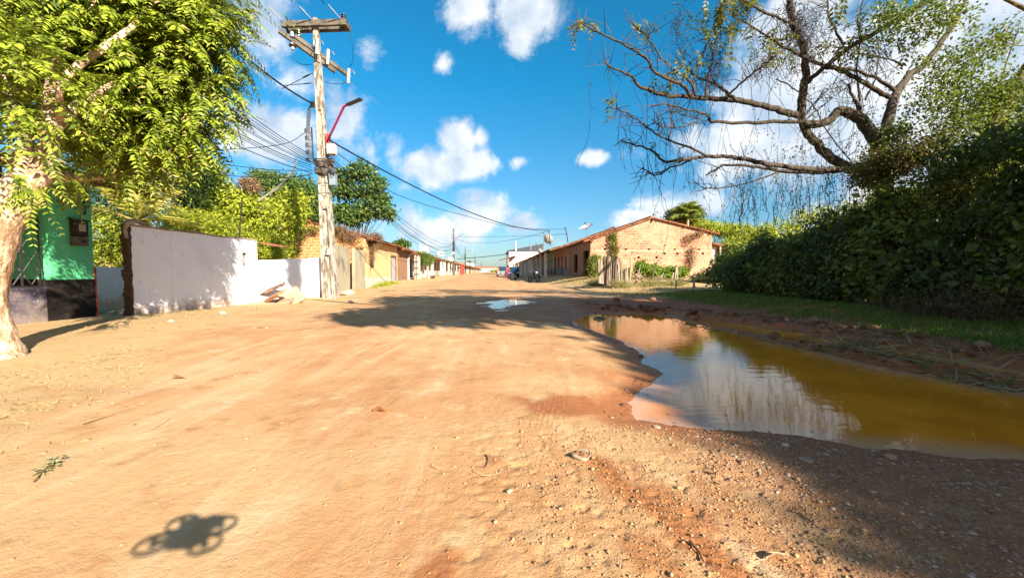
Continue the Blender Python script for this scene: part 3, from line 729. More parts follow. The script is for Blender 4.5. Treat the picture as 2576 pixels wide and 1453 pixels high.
# ------------------------------------------------------------------ white garden walls
def bumpy_wall(name, label, a, b, h0, h1, th, mat, cat='wall', coping=None, broken=False, hole=None, z0=-.25):
    a = Vector(a); b = Vector(b); L = (b - a).length; rz = math.atan2(b.y - a.y, b.x - a.x)
    e = empty(name, (a.x, a.y, 0), rz, label, cat)
    n = max(2, int(L / .35)); mb = MB(); segs = []
    xs = [L * i / n for i in range(n + 1)]
    top = lambda x: h0 + (h1 - h0) * x / L + .012 * math.sin(x * 5.1) + .008 * math.sin(x * 13)
    if hole:
        for (x0, x1, zlo, zhi) in hole:
            mb.prism([(0, z0), (x0, z0), (x0, top(x0)), (0, top(0))], 'y', -th / 2, th / 2)
            mb.prism([(x0, zhi), (x1, zhi), (x1, top(x1)), (x0, top(x0))], 'y', -th / 2, th / 2)
            mb.prism([(x0, z0), (x1, z0), (x1, zlo), (x0, zlo)], 'y', -th / 2, th / 2)
            mb.prism([(x1, z0), (L, z0), (L, top(L)), (x1, top(x1))], 'y', -th / 2, th / 2)
    else:
        mb.prism([(0, z0), (L, z0)] + [(x, top(x)) for x in xs[::-1]], 'y', -th / 2, th / 2)
    mb.build('wall_body', mat, e)
    if coping:
        c = MB(); c.prism([(x, top(x) + .003) for x in xs] + [(x, top(x) + .035) for x in xs[::-1]], 'y', -th / 2 - .03, th / 2 + .03); c.build('coping', coping, e)
    return e, L, top
PK = surf('pinkish_coping', (.52, .40, .38), (.3, .22, .18), 4)
A = onz(330, 799, 0); Bp = onz(645, 767, 0)
HN = (onz(612, 771, 0) - A).length
e, L, top = bumpy_wall('garden_wall', 'long whitewashed garden wall with a raw broken end, beside the green house', A, Bp, 2.06, 1.98, .16, WHITE, coping=PK, hole=[(HN, HN + .20, 1.22, 1.60)])
m = MB()                                            # the raw, crumbled end of the wall
for k in range(26):
    z = -.1 + k * .085; w = .10 + random.uniform(-.012, .02); m.box(-.07 + random.uniform(-.025, .02), -.003, -w * .95, w * .9, z, z + .083)
m.build('broken_end', surf('raw_adobe', (.15, .075, .04), (.08, .04, .022), 9, bump=.02, bscale=25, c3=(.28, .16, .1)), e)
m = MB(); m.tube([(-.10, -.11, 1.78), (-.13, -.12, 1.98), (-.06, -.1, 2.13), (.12, -.06, 2.20), (.32, 0, 2.15)], [.03, .035, .05, .05, .03], 6, jit=.2); m.build('crumbled_cap', surf('pale_crumbled_mortar', (.62, .50, .34), (.4, .3, .18), 7, bump=.02), e)
m = MB(); m.box(HN - .02, HN + .22, .01, .06, 1.20, 1.62); m.build('niche_back', surf('grey_niche', (.36, .34, .33), (.2, .18, .17), 6), e)
m = MB(); m.box(HN - .05, HN, -.10, -.078, 1.17, 1.65); m.box(HN + .2, HN + .25, -.10, -.078, 1.17, 1.65); m.box(HN, HN + .2, -.10, -.078, 1.60, 1.65); m.box(HN, HN + .2, -.10, -.078, 1.17, 1.22); m.build('niche_frame', WHITE_A, e)
# pier at the end of the wall, then the lower wall that faces the camera
C1 = Bp; P2 = at(640, 755, 12.4); P3 = at(824, 745, 15.6)
bumpy_wall('low_garden_wall', 'lower whitewashed wall crossed by a dark shadow, behind the concrete pole', (C1.x - .06, 12.36, 0), (P3.x, 15.6, 0), 1.38, 1.58, .15, WHITE)
bumpy_wall('back_wall', 'low white wall seen through the gap beside the green house', at(205, 772, 11.6).xy.to_3d(), at(345, 770, 11.9).xy.to_3d(), 1.18, 1.16, .14, WHITE)
m = MB(); m.box(0, .55, -.12, .5, 0, .03, Matrix.Rotation(.2, 4, 'Y')); tag(m.build('canopy_slab', TILE), 'small reddish slab jutting out over the corner of the white walls', 'canopy').location = (C1.x + .05, 12.6, 1.93)

# ------------------------------------------------------------------ broken roof tile pile
def ridge_tile(name, label, loc, rot, Ln, w, th, mat, corr=False):
    mb = MB(); n = 8; V = []
    for k in range(2):
        for i in range(n + 1):
            u = i / n - .5; z = (.05 * abs(math.sin(u * 14)) if corr else .02 * math.cos(u * 3))
            V += [(k * Ln + (random.uniform(-.03, .03)), u * w, z), (k * Ln, u * w, z - th)]
    F = []
    for i in range(n):
        a = i * 2; b = a + 2; c = (n + 1) * 2 + a; d = c + 2
        F += [(a, b, d, c), (a + 1, c + 1, d + 1, b + 1), (a, a + 1, b + 1, b), (c, d, d + 1, c + 1)]
    F += [(0, (n + 1) * 2, (n + 1) * 2 + 1, 1), (2 * n, 2 * n + 1, (n + 1) * 4 - 1, (n + 1) * 4 - 2)]
    mb.add(V, F); o = mb.build(name, mat); o.location = loc; o.rotation_euler = rot; tag(o, label, 'rubble', 'rubble heaped against the white wall'); return o
TERRA = surf('terracotta', (.60, .28, .14), (.42, .20, .11), 5, c3=(.72, .45, .3)); PALEB = surf('pale_slab', (.68, .44, .30), (.54, .34, .22), 3)
def px3(px, py, Y, dz=0): v = at(px, py, Y); v.z += dz; return v
p0 = px3(650, 742, 12.6)
ridge_tile('broken_tile', 'dark corrugated roof tile leaning over the rubble', p0, (.3, -.42, .15), .85, .34, .05, surf('sooty_tile', (.5, .24, .13), (.10, .08, .07), 4, .4, .55), True)
ridge_tile('brick_slab', 'flat pinkish slab lowest in the rubble', px3(655, 764, 12.3, .05), (.15, -.10, .1), .95, .55, .09, PALEB)
ridge_tile('brick_slab', 'tilted slab with a pale edge in the middle of the rubble', px3(676, 752, 12.2, .05), (.55, -.30, -.5), .7, .35, .08, TERRA)
ridge_tile('brick_slab', 'pinkish slab propped upright at the right of the rubble', px3(708, 760, 12.4, .0), (1.0, -.5, .5), .62, .55, .06, PALEB)
ridge_tile('stone_slab', 'long thin slab half sunk in the dirt beside the pole', px3(745, 757, 13.9, .0), (0, .02, -.03), 1.25, .3, .1, TERRA)

# ------------------------------------------------------------------ utility pole with its gear
PB = place(-6.1, 14.9); PB = at(832, 750, 14.9); PB.z = gz(PB.x, PB.y)
def dt_pole(e, H, wb, wt, mat, bays):
    """reinforced 'double T' pole: two flanges, thin web and closed bays"""
    mb = MB(); d = .34
    for sx in (-1, 1):
        V = []
        for z, w in ((-.3, wb), (H, wt)):
            f = w * .26; x0 = sx * w / 2; x1 = sx * (w / 2 - f); dd = w * d
            for (x, y) in ((x0, -dd), (x1, -dd * .9), (x1, dd * .9), (x0, dd)): V.append((x, y, z))
        mb.add(V, [(0, 1, 2, 3), (4, 7, 6, 5), (0, 4, 5, 1), (1, 5, 6, 2), (2, 6, 7, 3), (3, 7, 4, 0)])
    mb.add([(-wb * .24, -.03, -.3), (wb * .24, -.03, -.3), (wt * .24, -.03, H - .01), (-wt * .24, -.03, H - .01), (-wb * .24, .03, -.3), (wb * .24, .03, -.3), (wt * .24, .03, H - .01), (-wt * .24, .03, H - .01)],
           [(0, 1, 2, 3), (4, 7, 6, 5), (0, 4, 5, 1), (1, 5, 6, 2), (2, 6, 7, 3), (3, 7, 4, 0)])
    for (z0, z1) in bays:
        w = wb + (wt - wb) * z0 / H; mb.box(-w * .245, w * .245, -w * d * .86, w * d * .86, z0, z1)
    return mb.build('shaft', mat, e)
def insulator(mb, p, n=3, r=.07, h=.2, ax='z'):
    prof = [(.02, 0)]
    for i in range(n): z = h * i / n; prof += [(r, z + .01), (r, z + h / n * .35), (r * .45, z + h / n * .6), (r * .45, z + h / n * .95)]
    prof.append((.02, h)); Mx = None
    if ax == 'x': Mx = Matrix.Rotation(math.pi / 2, 3, 'Y')
    mb.lathe(prof, p, 10, Mx)
def big_pole():
    H = at(800, 47, PB.y).z - PB.z; e = empty('utility_pole', PB, 0, 'tall weathered concrete utility pole with crossarms, fuses and pink lamp arm, beside the white wall', 'utility pole')
    e.rotation_euler = (0, -.034, 0)
    dt_pole(e, H, .50, .17, CONC, [(-.3, .12), (1.6, 1.85), (3.3, 3.75), (5.0, 5.25), (6.9, H)])
    Z = lambda py: at(800, py, PB.y).z - PB.z
    # double top crossarm
    mb = MB(); z = Z(64)
    for sy in (-.17, .17): mb.box(-1.16, 1.18, sy - .055, sy + .055, z - .13, z + .07)
    mb.box(-1.17, -1.05, -.1, .1, z - .05, z + .03); mb.box(1.06, 1.17, -.1, .1, z - .12, z + .08); mb.build('crossarm', CONC_D, e)
    # oblique lower pair of arms
    m = MB(); za = Z(105); zb = Z(170); 
    for sy in (-.14, .22): m.bar((-.86 + sy, sy - .5, za + .05), (.62 + sy, sy + .5, zb + .02), .12, .14)
    m.build('lower_crossarm', CONC_D, e)
    i1 = MB(); insulator(i1, (-.58, -.12, z - .45), 3, .085, .26); i1.build('insulator', PORC, e)
    i1 = MB(); insulator(i1, (1.06, -.1, z + .10), 3, .08, .22); i1.build('insulator', PORC, e)
    for (x, y, zz) in ((-.68, -.4, Z(138)),):
        f = MB(); f.tube([(x, y, zz), (x, y, zz + .60)], .055, 8); f.build('surge_arrester', PORCW, e)
        q = MB(); q.lathe([(.03, 0), (.13, .01), (.13, .04), (.03, .06)], (x, y, zz + .10), 12); q.build('shed', PORC, e); q = MB(); q.lathe([(.03, 0), (.13, .01), (.13, .04), (.03, .06)], (x, y, zz + .36), 12); q.build('shed', PORC, e)
    for (x, y, zz) in ((.14, -.30, Z(128)), (.42, -.1, Z(147)), (.98, .3, Z(182))):
        f = MB(); f.tube([(x - .03, y, zz - .28), (x + .03, y, zz + .24)], .055, 8); f.lathe([(.02, 0), (.075, .02), (.075, .05), (.02, .07)], (x, y, zz - .08), 8); fo = f.build('fuse_cutout', PORCW, e)
        h = MB(); h.tube([(x + .03, y, zz + .22), (x + .17, y, zz + .17), (x + .24, y, zz + .04)], .018, 5); h.build('bracket', STEEL, fo); h = MB(); h.tube([(x, y, zz - .28), (x + .14, y, zz - .34)], .018, 5); h.build('bracket', STEEL, fo)
    # dead-end insulators and springy line taps
    for (x, px_) in ((-1.08, 0), (-.02, 1), (1.0, 2)):
        f = MB(); f.tube([(x, -.2, z + .06), (x - .14, -.55, z + .18), (x - .2, -.72, z + .24)], [.012, .024, .012], 8); f.build('strain_insulator', PORCW, e)
    sp = MB()
    for (a, b) in (((-.12, -.2, Z(190)), (-1.05, -.6, Z(240))), ((-.12, -.2, Z(215)), (-1.0, -.6, Z(232)))):
        a, b = Vector(a), Vector(b)
        sp.tube([a, b], .012, 4); c = a.lerp(b, .12)
        for k in range(9):
            q = c + (b - a) * (k * .022); sp.lathe([(.012, 0), (.045, .004), (.012, .012)], q, 6)
    sp.build('line_tap', BLACKP, e)
    # low-voltage rack on the left face
    rk = MB(); z0, z1 = Z(415), Z(325)
    rk.bar((-.26, -.22, z0), (-.26, -.22, z1), .03, .05); 
    for k in range(5): zz = z0 + (z1 - z0) * (k + .3) / 5; rk.bar((-.26, -.22, zz), (-.5, -.24, zz), .02); rk.bar((-.5, -.24, zz), (-.5, -.24, zz + .12), .02)
    ro = rk.build('cable_rack', IRON, e)
    for k in range(5):
        s_ = MB(); insulator(s_, (-.43, -.24, z0 + (z1 - z0) * (k + .3) / 5 + .03), 2, .065, .13); s_.build('spool_insulator', PORC, ro)
    # lamp arm
    la = MB(); la.box(.22, .34, -.2, -.05, Z(362) - .05, Z(350) + .12); lo_ = la.build('lamp_bracket', plain('red_bracket', (.68, .07, .05)), e)
    a0 = Vector((.28, -.2, Z(360)))
    ar = MB(); ar.tube(crom([a0, (1.15, -.9, Z(306)), (1.28, -1.0, Z(299)), (1.44, -1.05, Z(296))], 4), .04, 8); ao = ar.build('lamp_arm', plain('magenta_arm', (.62, .03, .18)), e, smooth=True)
    hd = MB(); hd.bar((1.40, -1.04, Z(297)), (1.95, -1.2, Z(289)), .17, .05); hd.build('lamp_head', BLACKP, ao, bevel=.015)
    bx = MB(); bx.box(.26, .56, -.3, -.02, Z(394), Z(367)); bx.build('junction_box', surf('ivory_box', (.66, .62, .56), (.5, .46, .4), 3), e, bevel=.05)
    bx = MB(); bx.box(.27, .50, -.25, -.02, Z(470), Z(440)); bx.build('small_box', surf('blue_grey_box', (.30, .38, .45), (.2, .26, .3), 3), e, bevel=.03)
    # taped, tangled wrap of telecom cable round the shaft
    wr = MB()
    for k in range(34):
        zz = random.uniform(Z(437), Z(400)); w = .225 + random.uniform(-.01, .03); tl = random.uniform(-.06, .06)
        wr.tube([(-w, -.20, zz), (0, -.23, zz + tl / 2), (w, -.20, zz + tl), (w, .20, zz + tl), (-w, .20, zz), (-w, -.20, zz)], random.uniform(.008, .022), 4, False)
    for k in range(24):
        a = Vector((.3, -.22, random.uniform(Z(432), Z(402)))); wr.tube(crom([a, a + Vector((random.uniform(0, .3), random.uniform(-.2, 0), random.uniform(-.25, .25))), a + Vector((random.uniform(.05, .25), 0, random.uniform(-.35, .1)))], 4), .012, 4, False)
    wr.build('cable_wrap', surf('wrap_grey', (.22, .18, .16), (.05, .04, .04), 8, .4, .6), e)
    st = MB()
    for py in (462, 487): w = .22; MB().tube([(-w, -.16, Z(py)), (w, -.16, Z(py)), (w, .16, Z(py)), (-w, .16, Z(py)), (-w, -.16, Z(py))], .012, 4, False).build('steel_strap', STEEL, e)
    # bundled drop cables at the left side
    dc = MB()
    for k in range(5):
        o = k * .03; dc.tube(crom([(-.2, -.25, Z(265)), (-.34 + o, -.3, Z(290)), (-.42 + o, -.28, Z(330)), (-.46 + o * 2, -.3, Z(370)), (-.28, -.3, Z(405))], 5), .012, 4, False)
    dc.build('drop_cable', BLACKP, e)
    jm = MB()
    jm.tube(crom([(-1.0, -.2, z), (-.75, -.3, z - .28), (-.58, -.15, z - .2), (-.2, -.2, z - .22), (.1, -.3, z - .7), (.12, -.3, Z(120))], 5), .012, 4, False)
    jm.tube(crom([(1.12, -.1, z + .3), (1.3, -.1, z - .5), (1.25, .1, z - 1.2), (.98, .3, Z(165))], 5), .010, 4, False)
    jm.tube(crom([(.98, .3, Z(190)), (.8, .2, Z(205)), (.4, .1, Z(208)), (.2, 0, Z(205))], 5), .010, 4, False)
    jm.tube(crom([(-.68, -.4, Z(140)), (-.62, -.4, Z(165)), (-.4, -.3, Z(172)), (-.1, -.3, Z(172))], 5), .010, 4, False)
    jm.build('jumper_wire', BLACKP, e)
    pk = MB(); pk.box(-.22, -.05, -.31, -.25, Z(278), Z(262)); pk.build('clamp', BLACKP, e, bevel=.02)
    return e, Z
bp, ZP = big_pole()

ORD = ['first', 'second', 'third', 'fourth', 'fifth', 'sixth', 'seventh', 'eighth', 'ninth', 'tenth']
def wire(label, pts, r=.012, mat=None, group=None, sag=None, n=14, name='overhead_cable'):
    a = [Vector(p) for p in pts]
    if len(a) == 2:
        sg = sag if sag is not None else (a[1] - a[0]).length * .018
        P = [a[0].lerp(a[1], i / n) - Vector((0, 0, sg * 4 * (i / n) * (1 - i / n))) for i in range(n + 1)]
    else: P = [Vector(p) for p in crom(a, 5)]
    o = MB().tube(P, r, 4).build(name, mat or CABLE); tag(o, label, 'cable', group); return o
X0, Y0 = PB.x, PB.y
def onp(py, dx=0, dy=-.2): return Vector((X0 + dx - (at(800, py, Y0).z - PB.z) * .034, Y0 + dy, at(800, py, Y0).z))
g1 = 'high voltage lines running overhead from the pole top'
wire('high voltage line from the left end of the top crossarm', [onp(57, -1.45, -.9), at(640, -60, 9.0)], .012, group=g1, sag=.05)
wire('high voltage line from the middle of the top crossarm', [onp(47, -.35, -.9), at(700, -60, 9.6)], .014, group=g1, sag=.05)
wire('high voltage line from the right end of the top crossarm', [onp(52, .75, -.9), at(770, -60, 10.2)], .014, group=g1, sag=.05)
# twisted service cable: three strands
def twisted(label, a, b, sag, r=.016, turns=26, name='twisted_cable'):
    a = Vector(a); b = Vector(b); mb = MB()
    for k in range(3):
        P = []
        for i in range(turns * 4 + 1):
            u = i / (turns * 4); c = a.lerp(b, u) - Vector((0, 0, sag * 4 * u * (1 - u))); an = 2 * math.pi * (u * turns + k / 3)
            P.append(c + Vector((0, math.sin(an), math.cos(an))) * r)
        mb.tube(P, r * .8, 4)
    tag(mb.build(name, CABLE), label, 'cable')
twisted('thick twisted cable dropping from the upper left to the pole', at(560, 95, 9.5), onp(268, -.15), .12, .02)
twisted('twisted cable running from the pole down the street to the right hand roofs', onp(355, .3), at(1378, 579, 40), .9, .022, 60)
for k, (y0, y1) in enumerate(((205, 392), (217, 398), (228, 403), (232, 408), (262, 410), (268, 414), (290, 418), (296, 424), (300, 430), (330, 436))):
    wire('%s thin cable from the top in the sheaf reaching the pole from the left' % ORD[k], [at(520, y0, 10.5 + .12 * k), onp(y1 + 2, -.35 + .02 * (k % 3))], .010 if k % 3 else .014, group='sheaf of cables left of the pole', sag=.10)
wire('cable rising from the left edge to the insulator rack', [at(430, 385, 11.5), at(700, 365, 13.5), onp(338, -.5)], .010)
wire('slack cable behind the crown at the left of the pole', [at(470, 402, 13), at(680, 427, 14), onp(432, -.3)], .010)
wire('second slack cable low at the left of the pole', [at(480, 436, 13), at(700, 448, 14), onp(440, -.3)], .010)
tag(MB().tube(crom([at(650, 505, 13.9), at(700, 470, 14.2), at(735, 430, 14.5), at(752, 392, 14.7)], 5), [.035] * 13 + [.02] * 3, 5).build('leaning_branch', surf('pale_stem', (.34, .31, .30), (.2, .18, .17), 5)), 'long pale stem leaning up towards the cables left of the pole', 'branch')
tag(MB().tube([at(602, 603, 13.4), at(608, 500, 13.4)], .02, 5).build('iron_rod', IRON), 'thin rod standing on the white wall above the niche', 'rod')

# poles further down the street
def small_pole(t, s, H, label, lamp=True, box=False):
    b = place(t, s); e = empty('street_pole', b, PHI, label, 'utility pole', 'utility poles down the street')
    dt_pole(e, H, .42, .24, CONC_D, [(-.2, .3), (H * .3, H * .34), (H * .62, H)])
    if lamp:
        a = MB(); a.tube(crom([(.1, -.1, H * .70), (.9, -.4, H * .83), (1.3, -.5, H * .85)], 4), .045, 6); ao = a.build('lamp_arm', STEEL, e)
        h = MB(); h.bar((1.25, -.5, H * .85), (1.75, -.6, H * .87), .2, .08); h.build('lamp_head', STEEL, ao)
    if box: MB().box(-.24, .16, -.45, -.28, H * .45, H * .50).build('junction_box', WHITE_A, e)
    c = MB()
    for k in range(16):
        z = H * random.uniform(.52, .72); c.tube([(-.2, -.3, z), (.0, -.4, z - .1), (.28, -.3, z + random.uniform(-.2, .2))], .03, 4)
    c.build('cable_knot', BLACKP, e)
    for zz in (.86, .80): m = MB(); insulator(m, (-.28, -.1, H * zz), 2, .09, .25); m.build('insulator', PORC, e)
    return e
small_pole(-7.0, 75, 8.7, 'nearest of the small grey poles down the street, with a white box and lamp arm', True, True)
small_pole(-8.2, 127, 8.6, 'second small pole down the street, rising beyond the red porch', True)
small_pole(-7.3, 182, 8.4, 'third pole down the street, thin against the sky', False)
small_pole(-6.9, 290, 8.8, 'farthest pole down the street, barely standing above the roofs', False)
g2 = 'cables strung down the street from pole to pole'
for k, (dy, z1) in enumerate(((395, 5.9), (402, 5.5), (410, 5.0), (416, 5.2), (424, 4.8), (430, 6.4))):
    b = place(-7.0 + .05 * k, 74.8); wire('%s cable from the top between the big pole and first small pole' % ORD[k], [onp(dy, .3), Vector((b.x, b.y, b.z + z1))], .017, group=g2, sag=1.2 + .15 * k, n=24)
for k in range(3):
    b = place(-7.0, 75.2); c = place(-8.2, 126.8); wire('%s cable from the top between first and second small poles' % ORD[k], [Vector((b.x, b.y, b.z + 6.2 - .4 * k)), Vector((c.x, c.y, c.z + 6.2 - .4 * k))], .03, group=g2, sag=.8)
b = place(-7.0, 75, 0)
wire('cable crossing the street from the small pole to the right hand roofs', [Vector((b.x, b.y, 7.4)), at(1340, 593, 60), at(1425, 588, 42)], .02)
wire('cable crossing the street to the mast beside the round dish', [Vector((b.x, b.y, 7.2)), at(1200, 612, 68), at(1300, 601, 60), at(1383, 580, 42)], .02)
wire('long dark cable spanning the street above the parked car', [at(1150, 651, 76), at(1225, 645, 70), at(1290, 637, 66)], .05)
wire('cable sagging from the big pole to the tallest leaning mast on the right', [onp(372, .3), at(1000, 490, 22), at(1180, 545, 30), at(1300, 572, 36), at(1423, 577, 42)], .016)
wire('steep cable falling from the small pole to a left hand roof', [Vector((b.x, b.y, 7.0)), at(1112, 632, 58)], .02, sag=.4)
wire('second steep cable falling from the small pole to a left hand roof', [Vector((b.x, b.y, 6.0)), at(1085, 642, 50)], .02, sag=.6)
# ------------------------------------------------------------------ left row of houses
def slab_wall(name, label, t, s0, s1, h, mat, tilt=0):
    b = place(t, s0); e = empty(name, b, PHI, label, 'wall')
    m = MB(); m.prism([(0, -.3), (s1 - s0, -.3), (s1 - s0, h * .97), ((s1 - s0) * .5, h * 1.0), (0, h * .985)], 'x', -.06, .06); m.build('panel', mat, e); return e
def cp(label, t, s0, s1, h):
    b = place(t, s0); e = empty('concrete_panel', b, PHI, label, 'panel'); L = s1 - s0
    m = MB(); m.prism([(0, -.3), (L, -.3), (L, h * .97), (L * .6, h), (L * .3, h * .99), (0, h * .96)], 'x', -.06, .06); m.build('slab', CONC_W, e)
    q = MB(); q.box(-.085, .085, -.05, .09, -.3, h * 1.02); q.build('post', CONC_W, e); return e
cp('weathered concrete panel directly right of the big pole', -7.75, 18.6, 21.7, 2.30)
cp('mossy concrete panel between the dark gap and the apricot house', -7.75, 22.5, 24.35, 2.28)
tag(MB().box(-.35, -.28, 0, .78, -.2, 1.75).build('doorway_shade', DARK), 'near black sheet painted as the shade of the doorway between the concrete panels', 'door').location = place(-7.9, 21.72); bpy.data.objects['doorway_shade'].rotation_euler = (0, 0, PHI)  # black sheet fills the doorway in place of real shade

APR = house('apricot_house', 'apricot rendered house with brick gable and dry creeper over its eave', -1, 24.6, 33.0, 7.75, 6.6, 3.15, 4.05, ORANGE,
    openings=[(1.0, 1.9, 1.25, 2.35, 'grille'), (6.3, 7.9, 0.0, 2.2, 'shut')], gables=(1, 1), gmat=BRICK_L, dado=paint('white_plinth', (.72, .62, .52)), dado_h=.62, doormat=DOORB, over=.5, ridge=.5)
house('brick_house', 'narrow red brick house between the apricot house and the porch row', -1, 33.0, 37.0, 7.75, 6.6, 2.75, 3.75, BRICK_D, openings=[], gables=(1, 1), gmat=BRICK_D, over=.6)
WB = [
 ('porch_house', 'off white porch house with a leaning plank gate next to the brick house', 37.0, 44.5, OFFW, [(1.0, 2.0, 0, 2.1, 'hole'), (3.0, 3.9, .9, 2.0, 'win'), (5.0, 6.0, 0, 2.1, 'door')], [.2, 3.7, 7.2]),
 ('porch_house', 'white porch house behind the small round tree', 44.5, 52.5, WHITE_A, [(1.0, 2.0, 0, 2.1, 'door'), (3.4, 4.6, .9, 2.0, 'win'), (6.0, 7.0, 0, 2.1, 'hole')], [.3, 4, 7.7]),
 ('porch_house', 'white porch house with dark doorways just past the small round tree', 52.5, 62, WHITE_A, [(1.2, 2.4, 0, 2.1, 'hole'), (3.6, 4.6, .8, 2.1, 'win'), (6.5, 7.6, 0, 2.1, 'door')], [.3, 9.2]),
 ('porch_house', 'white porch house with paired columns before the first small pole', 62, 73, OFFW, [(1.2, 2.4, 0, 2.1, 'hole'), (4.6, 5.6, .8, 2.1, 'win'), (7.5, 8.6, 0, 2.1, 'door')], [.4, 3.2, 5.2, 10.6]),
 ('porch_house', 'cream porch house directly behind the first small pole', 73, 84, CREAM, [(1.2, 2.4, 0, 2.1, 'door'), (4.6, 5.8, .8, 2.1, 'win'), (7.5, 8.8, 0, 2.1, 'hole')], [.4, 5.2, 10.6]),
 ('porch_house', 'cream walled house between the first small pole and the red porch', 84, 97, CREAM, [(1.2, 2.4, 0, 2.1, 'hole'), (8.5, 10, 0, 2.1, 'door')], [.4, 6.2, 12.6]),
 ('red_porch_house', 'house with bright red porch pillars on the left of the street', 97, 113, REDP, [(1.2, 2.8, 0, 2.1, 'hole'), (5, 7, .8, 2.1, 'hole')], [(.4, .35, REDP), (5, .5, REDP), (10, .5, REDP), (15, .6, REDP)]),
]
for i, (nm, lb, s0, s1, wm, op, cl) in enumerate(WB):
    house(nm, lb, -1, s0, s1, 9.3, 6.5, 3.0, 4.1 - .04 * i, wm, openings=op, porch=(1.55, 2.45), cols=cl, colw=.24, colmat=OFFW, gables=(1, 1), group='terraced porch houses on the left', detail=i < 2, dado=None,
          parapet=[(cl[0] if not isinstance(cl[0], tuple) else .4, (cl[1] if not isinstance(cl[1], tuple) else 5) * .6, .9, WHITE_A)] if i in (1, 3, 5) else None)
FB = [(113, 131, TEAL, 'teal house beyond the red porch'), (131, 150, OFFW, 'pale house with a low brown roof beyond the teal one'), (150, 172, YELL, 'small yellow house far down the left side'), (172, 200, CREAM, 'cream house far down the left side'),
      (200, 240, OFFW, 'long pale house near the end of the left row'), (240, 290, PINK, 'salmon house near the end of the left row'), (290, 360, WHITE_A, 'white house closing the left row')]
for i, (s0, s1, wm, lb) in enumerate(FB):
    house('far_house', lb, -1, s0, s1, 8.2, 7, 2.7, 3.9, wm, openings=[((s1 - s0) * .2, (s1 - s0) * .32, 0, 2.1, 'door'), ((s1 - s0) * .5, (s1 - s0) * .62, .9, 2.0, 'win'), ((s1 - s0) * .75, (s1 - s0) * .85, 0, 2.1, 'hole')], gables=(1, 0), detail=False, over=.9, group='distant houses on the left')
# things closing the street at its far end
for k, (px, w, h, m_, lb) in enumerate(((1222, 12, 4.2, WHITE_A, 'white building at the far end of the street'), (1232, 14, 3.4, OFFW, 'pale low building at the far end of the street'), (1206, 16, 5.0, CREAM, 'cream building behind the far left houses'))):
    p = at(px, 690, 420 + 25 * k); p.z = gz(p.x, p.y); e = empty('distant_building', p, 0, lb, 'building')
    m = MB(); facade(m, 0, .3, -w, w, h, [(-w * .6, -w * .4, 0, 2.2), (w * .2, w * .45, 1, 2.4)]); m2 = MB(); m2.v = [(v[1], v[0], v[2]) for v in m.v]; m2.f = m.f; m2.box(-w, w, 7.7, 8, 0, h); m2.box(-w, -w + .3, .302, 7.698, 0, h - .1); m2.box(w - .3, w, .302, 7.698, 0, h - .1)
    m2.build('wall', m_, e); r = MB(); r.prism([(-.5, h), (8.5, h), (4, h + 1.6)], 'x', -w - .5, w + .5); r.build('roof', TILE, e)

